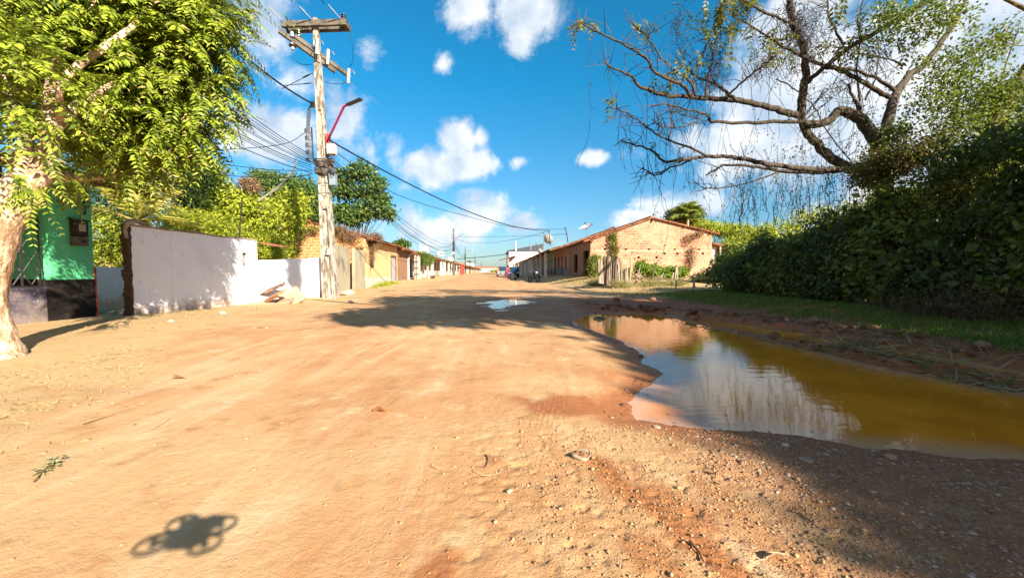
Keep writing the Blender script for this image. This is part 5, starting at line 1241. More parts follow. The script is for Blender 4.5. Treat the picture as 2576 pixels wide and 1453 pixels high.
# ------------------------------------------------------------------ the hovering drone that took the picture (its shadow lies on the road)
def drone():
    e = empty('drone', DRONE, 0, 'small dark drone with four round propeller guards hovering over the road', 'drone'); e.scale = (.9, .9, .9)
    dk = plain('drone_shell', (.05, .05, .055), .45)
    m = MB(); m.box(-.060, .060, -.074, .078, -.025, .03, Matrix.Rotation(.12, 4, 'Z')); m.build('body', dk, e, bevel=.012)
    m = MB(); m.box(.008, .075, .045, .112, -.012, .018); m.build('camera_mount', dk, e, bevel=.006)
    for (x, y, r) in ((-.106, -.07, .062), (-.097, .072, .058), (.089, .060, .060), (.116, -.07, .058)):
        V = []; F = []
        for i in range(28):
            for j in range(6): a = 2 * math.pi * i / 28; b = 2 * math.pi * j / 6; rr = r + .0055 * math.cos(b); V.append((x + rr * math.cos(a), y + rr * math.sin(a), .009 * math.sin(b)))
        for i in range(28):
            for j in range(6): F.append((i * 6 + j, i * 6 + (j + 1) % 6, (i + 1) % 28 * 6 + (j + 1) % 6, (i + 1) % 28 * 6 + j))
        MB().add(V, F).build('propeller_guard', dk, e, smooth=True)
        m = MB(); m.bar((0, y * .4, 0), (x, y, 0), .014, .012); m.tube([(x, y, -.012), (x, y, .018)], .011, 8); ao = m.build('arm', dk, e)
        p = MB(); a = random.uniform(0, 3); p.bar((x - .048 * math.cos(a), y - .048 * math.sin(a), .016), (x + .048 * math.cos(a), y + .048 * math.sin(a), .016), .009, .002); p.build('propeller', dk, ao)
drone()
# ------------------------------------------------------------------ vegetation
NEEM = leafmat('neem_leaf', (.08, .13, .010), (.60, .72, .06), (.60, .46, .16), .93, .24)
BRIGHT = leafmat('bright_leaf', (.20, .30, .02), (.95, .98, .09), (.62, .52, .12), .93, .40)
MIDG = leafmat('mid_leaf', (.06, .13, .03), (.20, .32, .07), (.42, .42, .09), .93, .3)
DARKG = leafmat('dark_leaf', (.018, .045, .012), (.05, .10, .022), (.22, .20, .04), .94, .25)
HEDGE = leafmat('thicket_leaf', (.040, .070, .010), (.12, .18, .028), (.24, .26, .05), .93, .30, .45)
GOLD = leafmat('golden_leaf', (.12, .105, .012), (.30, .25, .03), (.10, .18, .03), .75, .28)
PALMG = leafmat('palm_leaf', (.60, .58, .08), (1.1, .95, .2), (1.2, .9, .35), .85, .35)
PALMD = leafmat('dark_palm_leaf', (.16, .22, .04), (.48, .52, .10), (.4, .32, .1), .9, .3)
DRYV = leafmat('dry_creeper', (.20, .10, .05), (.40, .23, .13), (.5, .34, .2), .8, .1)

def big_left_tree():
    b = onz(-8, 905, 0); e = empty('leafy_tree', b, 0, 'large feathery leaved tree with pale crooked trunk at the left edge', 'tree')
    def T(px, py, Y): return at(px, py, Y) - b
    mb = MB()
    tr = [(T(-12, 925, 4.62), .30), (T(-16, 880, 4.66), .235), (T(-32, 790, 4.65), .17), (T(-36, 720, 4.65), .18), (T(-26, 640, 4.65), .20), (T(2, 560, 4.68), .19), (T(52, 480, 4.75), .18), (T(95, 425, 4.82), .155)]
    P = crom([(*p, r) for p, r in tr], 5); mb.tube(P, [p[3] for p in P], 14, jit=.05)
    def limb(pts):
        P = crom([(*T(x, y, Y), r) for x, y, Y, r in pts], 5); mb.tube(P, [p[3] for p in P], 8, jit=.07)
    limb([(85, 440, 4.8, .14), (128, 350, 4.95, .085), (125, 250, 5.1, .065), (150, 140, 5.3, .045), (230, 20, 5.6, .03), (300, -120, 6, .02)])
    limb([(60, 470, 4.75, .11), (62, 350, 4.8, .065), (30, 260, 4.9, .045), (-20, 120, 5.0, .03), (-60, -80, 5, .02)])
    limb([(100, 430, 4.85, .10), (190, 445, 5.6, .06), (280, 440, 6.3, .045), (380, 410, 6.6, .03), (460, 380, 6.7, .015)])
    limb([(125, 330, 4.95, .08), (220, 250, 5.4, .06), (340, 190, 5.9, .04), (480, 120, 6.3, .015)])
    limb([(130, 260, 5.1, .07), (180, 180, 5.2, .05), (330, 70, 5.6, .04), (450, -60, 6.0, .015)])
    limb([(150, 300, 5.0, .04), (150, 240, 4.7, .03), (120, 150, 4.5, .015)])
    mb.build('trunk', BARK, e, smooth=True)
    blobs = []
    for (px, py, Y, r) in ((60, 60, 5.6, 1.0), (210, 40, 5.9, 1.1), (380, 30, 6.2, .95), (480, 40, 6.4, .62), (130, 200, 6.2, .9), (290, 180, 6.0, .85), (420, 160, 6.3, .80), (500, 150, 6.4, .45),
                           (330, 310, 6.3, .75), (470, 270, 6.5, .60), (220, 330, 6.3, .65), (400, 345, 6.5, .45), (300, 370, 6.3, .38), (510, 230, 6.5, .28), (-15, 200, 4.4, .5),
                           (150, 400, 6.9, .35), (480, 320, 6.7, .30), (500, 90, 6.4, .5)):
        p = T(px, py, Y); blobs.append((*p, r, r, r * .85))
    up = []
    for k in range(6): up.append((random.uniform(-2.2, 1.0), random.uniform(.4, 2.8), random.uniform(5.4, 7.2), 1.3, 1.3, 1.0))
    n = 2900; Pn, O = crown_points(blobs, n, .20, (.45, 1.0), 7)
    D = unit(O * 1.0 + R.normal(0, .45, Pn.shape) + [0.25, -.35, -.15]); V, F = pinnate(Pn, D, R.uniform(.32, .58, n), 9, .135, .044, .55)
    n2 = 700; Pn, O = crown_points(up, n2, .3, (.4, 1.05), 7); D = unit(O + R.normal(0, .5, Pn.shape)); V2, F2 = pinnate(Pn, D, R.uniform(.3, .5, n2), 7, .14, .045, .5)
    Pf, Of = crown_points(blobs, 9000, .18, (.0, .6), 30); V3, F3 = leaf_arrays(Pf, Of + R.normal(0, .6, Pf.shape), R.normal(0, 1, Pf.shape), R.uniform(.07, .12, 9000), R.uniform(.03, .05, 9000))
    # sprays hanging in front of the trunk and over the green house
    S = [T(60, 445, 4.3), T(75, 470, 4.25), T(95, 465, 4.3), T(150, 440, 5.2), T(190, 440, 5.5), T(110, 300, 4.4), T(60, 280, 4.4), T(130, 400, 4.4), T(10, 200, 4.4), T(200, 240, 4.8), T(570, 300, 6.5), T(585, 310, 6.5), T(560, 290, 6.5)]
    S = np.array([tuple(s) for s in S for _ in range(4)]) + R.normal(0, .05, (len(S) * 4, 3)); D = R.normal(0, .5, S.shape) + [.3, -.2, -.7]
    V4, F4 = pinnate(S, unit(D), R.uniform(.25, .42, len(S)), 9, .10, .032, .4)
    off = 0; VV = []; FF = []
    for v, f in ((V, F), (V2, F2), (V3, F3), (V4, F4)): VV.append(v); FF.append(f + off); off += len(v)
    link_mesh('crown', fast_mesh('crown', np.concatenate(VV), np.concatenate(FF)), NEEM, e)
big_left_tree()

def B(px, py, Y, w, h=None, d=None):
    p = at(px, py, Y); k = Y / 1000; return (p.x, p.y, p.z, w * k, (d or w) * k, (h or w) * k)
def gp(px, Y, dx=0): p = at(px, 700, Y); return (p.x + dx, p.y, gz(p.x, p.y))
tree('broad_tree', 'dark green dense tree behind the coconut palm and the feathery tree', 'tree', gp(400, 17), 2.2, [B(330, 450, 17, 70, 50), B(430, 430, 17, 75, 60), B(270, 500, 16, 50, 50), B(500, 470, 17.5, 55, 60), B(250, 420, 17, 80, 60)], 16000, .14, .07, DARKG, BARK2, .18)
tree('bright_tree', 'tall bright yellow green tree crown rising just right of the feathery tree', 'tree', gp(505, 18.5), 2.0, [B(515, 450, 18.5, 42, 48), B(490, 510, 18.5, 50, 50), B(550, 510, 18.5, 45, 40), B(530, 560, 18, 60, 35)], 10000, .19, .085, BRIGHT, BARK2, .13, clump=.2, per=45)
tree('bright_tree', 'spreading yellow green tree over the niche end of the white wall', 'tree', gp(640, 19), 1.8, [B(600, 500, 19, 45, 35), B(650, 530, 19, 55, 40), B(590, 560, 18.5, 50, 38), B(700, 560, 19, 50, 40), B(640, 600, 18.5, 40, 38), B(690, 620, 18.5, 32, 30), B(730, 515, 20, 45, 35)], 13000, .19, .085, BRIGHT, BARK, .13, limbs=5, clump=.2, per=45)
tree('broad_tree', 'mid green broad leaved tree behind the yellow green trees left of the pole', 'tree', gp(730, 25), 3.2, [B(660, 450, 25, 22, 20), B(700, 465, 25, 42, 26), B(755, 480, 25, 45, 30), B(790, 530, 25, 38, 35), B(740, 520, 25, 45, 30)], 12000, .22, .11, MIDG, BARK2, .15)
tree('open_tree', 'open crowned tree with clumped green leaves just right of the pole', 'tree', gp(905, 29), 2.6, [B(905, 430, 29, 28, 14), B(870, 445, 29, 20, 14), B(940, 462, 29, 20, 14), B(890, 480, 29, 34, 14), B(945, 500, 29, 26, 15), B(968, 532, 29, 20, 14), B(915, 535, 29, 30, 13), B(860, 530, 29, 18, 18), B(850, 480, 29, 16, 18), B(880, 555, 29, 30, 9)], 7500, .30, .15, MIDG, BARK2, .09, clump=.24, limbs=3, per=30)
tree('scrub_tree', 'light green scrubby tree seen through the gap beside the green house', 'tree', gp(275, 14), .8, [B(260, 560, 14, 40, 35), B(300, 600, 14.3, 34, 36), B(255, 640, 14, 35, 30), B(310, 640, 14.5, 30, 26)], 6500, .13, .06, BRIGHT, BARK, .07, limbs=5)
tree('scrub_tree', 'low yellow green growth along the back of the white wall under the palm', 'tree', gp(470, 15.5), .8, [B(460, 560, 15.5, 36, 26), B(510, 575, 15.5, 46, 24), B(560, 590, 15.5, 40, 24)], 12000, .10, .05, BRIGHT, BARK, .07)
tree('far_tree', 'small dark treetops peeping over the left roofs', 'tree', gp(1012, 60), 3, [B(1000, 614, 60, 6, 5), B(1011, 612, 60, 7, 7), B(1021, 616, 60, 6, 6)], 1500, .35, .2, MIDG, BARK2, .15)
tree('far_tree', 'small green treetop between the second pole and the far roofs', 'tree', gp(1182, 150), 3, [B(1180, 664, 150, 9, 6)], 900, .6, .35, MIDG, BARK2, .2)
tree('far_tree', 'bushy light green trees closing the view at the end of the street', 'tree', gp(1243, 240), 2, [B(1237, 684, 240, 8, 6), B(1247, 685, 240, 9, 5), B(1256, 686, 240, 5, 4)], 1500, .8, .5, BRIGHT, BARK2, .2)
tree('round_tree', 'small clipped round tree in front of the left hand porches', 'tree', gp(1078, 43.5), 1.5, [B(1058, 645, 43.5, 17, 13), B(1075, 652, 43.5, 18, 14), B(1052, 660, 43.5, 10, 8)], 6000, .12, .06, leafmat('clipped_leaf', (.08, .16, .02), (.22, .36, .04), None, .9, .35), BARK, .13, lean=(-.25, 0), clump=.18)
# right background
tree('round_tree', 'dark rounded tree behind the tiled gable roof', 'tree', gp(1715, 44), 3, [B(1700, 548, 44, 26, 22), B(1725, 536, 44, 26, 20), B(1745, 548, 44, 22, 20), B(1695, 565, 44, 22, 15)], 9000, .24, .13, MIDG, BARK2, .2)
tree('bright_tree', 'light green trees sloping down behind the right end of the gable roof', 'tree', gp(1800, 40), 2, [B(1775, 572, 40, 30, 15), B(1820, 580, 40, 32, 16), B(1865, 590, 40, 34, 24), B(1850, 625, 38, 40, 25), B(1910, 600, 38, 40, 28)], 16000, .20, .10, BRIGHT, BARK2, .2)
tree('bright_tree', 'light green growth beyond the thicket at the right', 'tree', gp(2000, 30), 2, [B(1960, 590, 30, 50, 35), B(2040, 570, 30, 55, 45), B(2130, 560, 30, 60, 50), B(2250, 540, 28, 80, 60)], 12000, .20, .10, BRIGHT, BARK2, .2)

def palm(name, label, base, h, nf, L, mat, lean=(0, 0), ll=.42, lw=.035, pairs=30, r=.14, el=(.1, 1.2), droop=.9):
    e = empty(name, base, 0, label, 'palm tree'); mb = MB()
    P = crom([(0, 0, -.2), (lean[0] * .3, lean[1] * .3, h * .5), (lean[0], lean[1], h)], 8); mb.tube(P, [r * (1.2 - .3 * i / (len(P) - 1)) * (1 + .08 * (i % 2)) for i in range(len(P))], 8); mb.build('trunk', BARK, e, smooth=True)
    az = R.uniform(0, 2 * np.pi, nf); ev = R.uniform(el[0], el[1], nf); D = np.stack([np.cos(az) * np.cos(ev), np.sin(az) * np.cos(ev), np.sin(ev)], 1); P0 = np.tile([lean[0], lean[1], h], (nf, 1)) + D * .1
    V, F = pinnate(P0, D, L * R.uniform(.8, 1.1, nf), pairs, ll, lw, droop); link_mesh('crown', fast_mesh('crown', V, F), mat, e)
    m = MB(); g = Vector((0, 0, -1))
    for i in range(nf):
        d = Vector(D[i]); p = Vector(P0[i]); m.tube([p + d * L * t + g * droop * .8 * t * t * L for t in (0, .25, .5, .75, 1)], [.03, .025, .02, .012, .005], 4)
    m.build('frond_ribs', mat, e); return e
pb = gp(350, 13.2); palm('coconut_palm', 'young coconut palm with yellowing fronds behind the white garden wall', pb, (at(350, 556, 13.2).z - pb[2]), 24, 2.0, PALMG, ll=.50, lw=.045, el=(.15, 1.4), droop=.45)
pb = gp(1727, 42); palm('coconut_palm', 'dark coconut palm above the right slope of the gable roof', pb, (at(1727, 552, 42).z - pb[2]), 28, 2.7, PALMD, ll=.95, lw=.16, pairs=22, el=(.0, 1.45), droop=.55)

# ---- dry creeper over the apricot house, bushes and weeds
def bush(name, label, blobs, n, ll, lw, mat, cat='bush', stems=8, clump=.12, group=None):
    c = Vector(blobs[0][:3]); c.z = gz(c.x, c.y); e = empty(name, c, 0, label, cat, group); rel = [(b[0] - c.x, b[1] - c.y, b[2] - c.z, *b[3:]) for b in blobs]
    m = MB(); limbs_to(m, (0, 0, 0), rel, .03, max(2, stems // len(rel)), 4); m.build('stems', BARK2, e); crown('foliage', rel, n, ll, lw, mat, e, clump, (.3, 1.05), 18); return e
bush('dry_creeper', 'tangled dry brown creeper spilling over the apricot house eave', [B(925, 612, 25.6, 24, 26, 18), B(945, 600, 26, 16, 14), B(880, 590, 24.2, 30, 10, 12), B(905, 640, 24.6, 16, 22, 8), B(930, 650, 25.4, 12, 16, 6), B(850, 575, 24.2, 26, 8, 10)], 13000, .09, .03, DRYV, 'creeper', 24)
bush('dry_creeper', 'brown withered patch on top of the yellow green tree', [B(625, 462, 18.6, 22, 12), B(640, 475, 18.6, 16, 10)], 2500, .09, .04, DRYV, 'creeper', 4)
bush('creeper', 'dry creeper clinging to the orange brick gable behind the white wall', [B(745, 590, 24.0, 26, 12, 8), B(700, 640, 23.8, 14, 26, 8), B(780, 575, 24.1, 24, 6, 8)], 3000, .09, .045, leafmat('mixed_creeper', (.22, .14, .05), (.34, .36, .07), None, .9, .2), 'creeper', 10)
bush('leafy_bush', 'yellow green bush bulging over the white wall beside the brick gable', [B(600, 630, 16.5, 35, 26), B(655, 610, 17, 40, 30), B(690, 640, 17, 24, 22), B(735, 625, 19, 14, 18)], 9000, .10, .05, BRIGHT)
bush('creeper', 'straggling brown green creeper climbing the lit gable wall', [B(1543, 600, 29.9, 7, 22, 5), B(1547, 630, 29.9, 9, 20, 6), B(1543, 655, 29.6, 13, 16, 9)], 3200, .12, .07, leafmat('mixed_creeper', (.22, .14, .05), (.34, .36, .07)), 'creeper', 12)
bush('creeper', 'thin withered creeper on the right part of the gable wall', [B(1732, 602, 30.2, 8, 16, 4), B(1742, 640, 30.2, 5, 30, 4), B(1758, 590, 30.2, 12, 8, 4)], 900, .12, .06, DRYV, 'creeper', 20)
bush('leafy_bush', 'upright bush growing at the corner of the brick gable house', [B(1494, 672, 27.5, 13, 22, 12), B(1497, 652, 27.5, 10, 14, 10)], 3000, .13, .07, leafmat('olive_leaf', (.16, .20, .03), (.42, .42, .08), None, .9, .35))
bush('leafy_bush', 'bright green bush heaped against the foot of the gable wall', [B(1615, 672, 26, 16, 16, 16), B(1640, 680, 26, 22, 12, 18), B(1680, 684, 26, 26, 12, 18), B(1712, 684, 26, 16, 12, 14), B(1575, 690, 26, 12, 12)], 8500, .15, .10, leafmat('fresh_leaf', (.14, .26, .03), (.42, .55, .07), None, .9, .35))
bush('leafy_bush', 'small green bush in front of the lean-to posts', [B(1795, 690, 24, 24, 16), B(1830, 680, 23, 26, 18), B(1760, 698, 24, 16, 10)], 4500, .14, .08, HEDGE)
bush('weeds', 'patch of yellow green weeds at the foot of the apricot house', [B(965, 716, 26.5, 16, 5, 24), B(985, 713, 29, 16, 5, 24), B(945, 722, 24.8, 8, 4, 12)], 3500, .14, .02, BRIGHT, 'weeds')
bush('weeds', 'straggly weeds and straw at the foot of the stake fence', [B(1500, 712, 23, 22, 6, 22), B(1560, 716, 21, 26, 6, 16), B(1640, 712, 21, 30, 6, 16), B(1700, 712, 21, 30, 8, 16)], 5500, .16, .02, leafmat('straw_weed', (.30, .28, .06), (.55, .48, .2)), 'weeds')

# ---- the big bare limbed tree on the right, traced limb by limb and given its own depth
def c1(x, y): return (1416.8 + x * .3546, y * .3546)
def c2(x, y): return (1932 + x * .3546, y * .3546)
LIMBS = []   # world polylines kept for the vines
def right_tree():
    b = onz(2232, 770, .2); b = at(2232, 780, 11.0); b.z = gz(b.x, b.y) - .1
    e = empty('bare_tree', b, 0, 'large half bare tree with long dark limbs reaching over the road from the right', 'tree')
    K = .3546 * 11 / 1000 / 2 * 1.25
    def limb(pts, cf, w0, w1, dy=0.0, y0=11.0, mb=None):
        n = len(pts); P = [(*at(*cf(*p[:2]), y0 + dy * (i / (n - 1))), (w0 + (w1 - w0) * (i / (n - 1)) ** .8) * K) for i, p in enumerate(pts)]
        C = crom(P, 5); W = [Vector(p[:3]) for p in C]; LIMBS.append((W, w0))
        for i in range(1, len(W) - 1): W[i] = W[i] + Vector((random.uniform(-1, 1), random.uniform(-1, 1), random.uniform(-1, 1))) * .018
        mb.tube([w - b for w in W], [max(p[3], .006) for p in C], 8 if w0 > 14 else 5, jit=.06)
    t = MB()
    limb([(790, 2200), (800, 1700), (830, 1350), (800, 1080), (740, 960), (660, 850), (570, 800), (500, 785), (440, 850), (300, 885), (230, 850)], c2, 95, 34, 0, 11, t)
    limb([(800, 1060), (830, 920), (880, 740), (900, 690), (940, 610), (1020, 520), (1100, 470), (1200, 340), (1290, 210), (1350, 110), (1410, -20)], c2, 60, 22, 1.5, 11, t)
    limb([(800, 1160), (600, 1190), (520, 1165), (430, 1110), (350, 1020), (280, 940), (230, 840)], c2, 60, 40, 0, 11.1, t)
    t.build('trunk', BARK2, e, smooth=True)
    def br(*a, **k):
        m = MB(); limb(*a, mb=m, **k); m.build('limb', BARK2, e, smooth=True)
    br([(1700, 830), (1560, 790), (1440, 755), (1240, 715), (1000, 695), (880, 685), (720, 672), (640, 650), (540, 610), (480, 540), (400, 505), (310, 455)], c1, 40, 7, dy=-1.5)
    br([(900, 690), (860, 610), (760, 575), (650, 510), (600, 430), (510, 355), (330, 270), (190, 200), (120, 160)], c1, 18, 6, dy=-1.4, y0=9.9)
    br([(940, 680), (900, 580), (830, 520), (740, 460), (640, 330), (570, 240), (510, 190)], c1, 14, 6, dy=.3, y0=10)
    br([(1240, 720), (1150, 650), (1080, 600), (940, 540), (860, 480)], c1, 20, 7, dy=.6, y0=10.3)
    br([(1010, 690), (1030, 550), (1060, 430), (1065, 330), (1120, 220)], c1, 14, 6, dy=.4, y0=10.2)
    br([(940, 680), (920, 580), (960, 470), (1010, 340), (1060, 220)], c1, 14, 6, dy=.5, y0=10.1)
    br([(1130, 710), (1250, 600), (1380, 490), (1520, 390)], c1, 13, 7, dy=-.8, y0=10.3)
    br([(1680, 840), (1700, 640), (1720, 540), (1700, 330), (1640, 190), (1610, 60), (1605, -60)], c1, 44, 28, dy=-1.0)
    br([(1650, 190), (1560, 140), (1430, 90), (1310, 20), (1240, -30)], c1, 16, 9, dy=-.6, y0=10.2)
    br([(860, 690), (740, 620), (640, 560), (520, 500), (400, 470), (270, 405)], c2, 26, 18, dy=-.4, y0=11)
    br([(1760, 430), (1600, 350), (1440, 250), (1260, 140)], c1, 18, 7, dy=-.7, y0=10.5)
    br([(1816, 870), (1560, 862), (1250, 872), (1060, 862), (1040, 830), (960, 795), (860, 770), (720, 740), (620, 750)], c1, 24, 5, dy=-1.2)
    br([(2060, 1192), (1830, 1205), (1500, 1172), (1350, 1140), (1200, 1115), (1040, 1110), (880, 1130), (720, 1145), (650, 1080), (550, 1040), (410, 1000)], c1, 34, 6, dy=-1.8)
    br([(1040, 1112), (900, 1050), (740, 990), (650, 940), (560, 870), (460, 810), (380, 770)], c1, 13, 5, dy=-.3, y0=9.9)
    br([(2050, 1196), (1830, 1220), (1560, 1212), (1380, 1185), (1200, 1170), (1120, 1180), (1010, 1245)], c1, 30, 8, dy=.9)
    br([(1510, 1225), (1300, 1300), (1100, 1335), (1000, 1330), (920, 1280)], c1, 9, 5, dy=.4, y0=11.3)
    br([(900, 1140), (760, 1190), (680, 1240), (620, 1225), (565, 1190)], c1, 11, 5, dy=-.3, y0=9.9)
    br([(745, 990), (770, 900), (765, 800), (770, 750)], c1, 8, 4, dy=.2, y0=9.8)
    br([(775, 908), (720, 900), (655, 875)], c1, 6, 4, y0=9.8); br([(775, 908), (880, 890), (975, 845), (860, 820), (780, 790)], c1, 7, 4, y0=9.9)
    br([(740, 960), (680, 860), (640, 760), (600, 680), (570, 600)], c2, 40, 10, dy=.8)
    br([(900, 640), (780, 560), (640, 510), (420, 460)], c2, 22, 12, dy=.8, y0=11.2)
    br([(270, 590), (340, 530), (420, 460), (560, 350), (700, 270), (860, 170), (1000, 90), (1180, -20)], c2, 24, 24, dy=-1.2, y0=10.8)
    br([(540, 320), (480, 220), (430, 100), (425, -10)], c2, 13, 10, dy=.4, y0=10.4)
    br([(650, 720), (630, 500), (650, 300), (640, 150), (680, -10)], c2, 10, 6, dy=-.6, y0=10.6); br([(690, 710), (760, 560), (790, 400), (770, 250)], c2, 10, 5, dy=.5)
    br([(960, 470), (880, 430), (760, 400), (560, 370)], c2, 14, 6, dy=.5, y0=11.6)
    br([(260, 850), (400, 740), (520, 640), (640, 560)], c2, 8, 4, dy=1.4); br([(230, 830), (300, 780), (390, 660), (500, 620)], c2, 8, 4, dy=.8)
    br([(60, 560), (200, 640), (330, 760), (420, 930), (600, 1160)], c2, 7, 6, dy=.3, y0=10.6)
    # bare twigs sprouting from limb ends
    tw = MB()
    ends = [W for W, w in LIMBS if w < 46]
    for W in ends:
        for k in range(20):
            i = random.randrange(len(W) // 3, len(W)); p = W[i] - b; d = Vector((random.gauss(-.3, .8), random.gauss(0, .7), random.gauss(.2, .75))).normalized(); L = random.uniform(.15, .75)
            q = p + d * L * .5 + Vector((0, 0, random.uniform(-.05, .08))); tw.tube([p, q, q + (d + Vector((random.gauss(0, .4), 0, random.gauss(0, .4)))) * L * .5], [.011, .008, .005], 3, False)
    for (x, y) in ((310, 455), (510, 190), (120, 160), (380, 770), (600, 250)):
        p = at(*c1(x, y), 9.2) - b
        for k in range(9): a = random.uniform(0, 6.28); tw.tube([p, p + Vector((math.cos(a), random.gauss(0, .3), math.sin(a))) * random.uniform(.25, .6)], [.009, .004], 3, False)
    tw.build('twigs', BARK2, e)
    # compound leaf sprays left on the limbs
    S = []
    for (cf, x, y, n, s) in ((c1, 1100, 40, 16, .25), (c1, 1180, 80, 16, .25), (c1, 1270, 60, 16, .25), (c1, 1210, 10, 14, .3), (c1, 1010, 80, 6, .15), (c1, 1110, 190, 8, .12), (c1, 975, 280, 6, .12), (c1, 1180, 270, 5, .12), (c1, 890, 420, 8, .15),
                          (c1, 740, 510, 8, .15), (c1, 780, 530, 5, .1), (c1, 1450, 300, 9, .18), (c1, 1500, 250, 7, .15), (c1, 1440, 390, 6, .12), (c1, 100, 180, 5, .12), (c1, 230, 190, 3, .08), (c1, 70, 230, 3, .05), (c1, 505, 200, 3, .05), (c1, 600, 165, 3, .05), (c1, 350, 745, 2, .05),
                          (c2, 540, 330, 9, .15), (c2, 620, 300, 7, .12), (c2, 940, 240, 10, .15), (c2, 1000, 320, 8, .15), (c2, 560, 10, 8, .12), (c2, 900, 10, 10, .2), (c2, 1240, 140, 10, .2), (c2, 1600, 190, 8, .2), (c2, 400, 300, 4, .1), (c2, 1120, 460, 8, .2), (c2, 1400, 380, 10, .3), (c2, 700, 200, 6, .3)):
        p = at(*cf(x, y), 10.0) - b
        for k in range(n): S.append(np.array(p) + R.normal(0, s, 3))
    S = np.array(S); D = unit(R.normal(0, .7, S.shape) + [0, -.1, -.5]); V, F = pinnate(S, D, R.uniform(.28, .45, len(S)), 5, .15, .065, .4); link_mesh('leaf_sprays', fast_mesh('ls', V, F), GOLD, e)
    S = np.array([tuple(at(*c1(x, y), 9.3) - b) for (x, y) in ((440, 975), (480, 1000), (430, 1010), (660, 1010), (690, 990), (820, 1060), (840, 1110), (835, 1140), (720, 990)) for _ in range(2)]); V, F = pinnate(S, unit(R.normal(0, .7, S.shape)), R.uniform(.2, .32, len(S)), 7, .07, .03, .3); link_mesh('green_sprays', fast_mesh('gs', V, F), MIDG, e)
right_tree()
def vines():
    o = at(2000, 500, 10.5); e = empty('hanging_vines', o, 0, 'curtain of thin dark vines and withered tendrils hanging from the bare tree', 'vines', None)
    m = MB(); lp = []
    src = [W for W, w in LIMBS]
    for k in range(210):
        W = random.choice(src); p = random.choice(W) - o; L = random.uniform(.2, 1.0) if random.random() < .55 else random.uniform(1.0, 2.6); pts = [p]; d = Vector((random.gauss(0, .35), random.gauss(0, .35), -1))
        n = max(3, int(L / .16))
        for i in range(n): d = Vector((d.x * .75 + random.gauss(0, .2), d.y * .75 + random.gauss(0, .2), -1 + random.gauss(0, .25))); p = p + d * (L / n); pts.append(p)
        m.tube(pts, .0045, 3, False)
        if L > 1.0 or random.random() < .3: lp += [q for q in pts[len(pts) // 3:]]
    # dense withered skein round the vertical limb and the dark twigs
    for (cf, x0, y0, x1, y1, n, s) in ((c1, 1620, 0, 1700, 420, 260, .26), (c1, 1060, 330, 1030, 600, 110, .20), (c1, 830, 20, 860, 400, 60, .14), (c1, 1380, 430, 1540, 380, 60, .15), (c2, 250, 100, 270, 300, 60, .15)):
        for k in range(n):
            u = random.random(); c = at(*cf(x0 + (x1 - x0) * u, y0 + (y1 - y0) * u), 10.3) - o + Vector((random.gauss(0, s), random.gauss(0, s), random.gauss(0, s * .6))); pts = [c]
            for i in range(5): c = c + Vector((random.gauss(0, .07), random.gauss(0, .07), random.gauss(-.07, .06))); pts.append(c)
            m.tube(pts, .0055, 3, False)
    # thin stems rising out of the thicket
    for k in range(90):
        x = random.uniform(1840, 2260); p = at(x, random.uniform(520, 600), random.uniform(10, 14)) - o; pts = [p]
        for i in range(9): p = p + Vector((random.gauss(0, .07), random.gauss(0, .06), random.uniform(.12, .30))); pts.append(p)
        m.tube(pts, [.009 - .0007 * i for i in range(10)], 3, False); lp += pts
    m.build('tendrils', surf('vine_bark', (.09, .07, .055), (.05, .04, .03), 8, bump=0), e)
    P = np.array([tuple(p) for p in lp]); wt = .12 + ss(P[:, 0] + o.x, 5.2, 9.5); P = P[R.choice(len(P), 5200, p=wt / wt.sum())] + R.normal(0, .035, (5200, 3)); V, F = leaf_arrays(P, R.normal(0, .6, P.shape) + [0, 0, -.5], R.normal(0, 1, P.shape), R.uniform(.03, .09, 5200), R.uniform(.015, .045, 5200))
    link_mesh('vine_leaves', fast_mesh('vl', V, F), HEDGE, e)
vines()
# trunk and limbs at the right edge
HEDGE2 = leafmat('thicket_leaf_pale', (.08, .12, .015), (.25, .32, .045), (.40, .40, .08), .90, .35, .4)
def edge_tree():
    b = Vector((11.2, 7.6, .3)); e = empty('thick_tree', b, 0, 'thick pale trunk leaning up at the right edge above the thicket', 'tree'); m = MB()
    for pts in ([(1500, 1500, 9.4, 90), (1560, 1000, 9.4, 80), (1620, 820, 9.4, 74), (1700, 690, 9.3, 66), (1800, 530, 9.2, 60), (1950, 330, 9, 50)], [(1950, 130, 9, 30), (1816, 60, 9, 26), (1660, -20, 9, 20), (1500, -120, 8.8, 12)], [(1840, 320, 9, 9), (1740, 320, 9, 7), (1640, 270, 9, 6), (1560, 250, 9, 5)], [(1640, 620, 9.3, 9), (1700, 420, 9.2, 8), (1780, 200, 9, 6)]):
        P = crom([(*(at(*c2(x, y), Y) - b), w * .3546 * Y / 2000) for x, y, Y, w in pts], 5); m.tube(P, [p[3] for p in P], 8, jit=.06)
    m.build('trunk', surf('tan_bark', (.30, .21, .14), (.13, .09, .06), 6, bump=.02, bscale=20), e, smooth=True)  # mottled brown bark for this trunk
    bl = [(*(at(*c2(x, y), 9.5) - b), r, r, r * .8) for (x, y, r) in ((1250, 560, .5), (1450, 620, .55), (1650, 650, .5), (1150, 700, .4), (1350, 780, .45), (1600, 330, .5), (1400, 400, .5), (1750, 750, .5), (900, 100, .7), (1200, 120, .6))]
    bl += [(*(at(*c2(x, y), 9.3) - b), r, r, r * .8) for (x, y, r) in ((1700, 820, .6), (1500, 860, .55), (1300, 900, .5), (1780, 650, .55), (1560, 720, .5))]
    crown('crown', bl, 11000, .085, .05, HEDGE2, e, .20, (.1, 1.1), 18)
edge_tree()

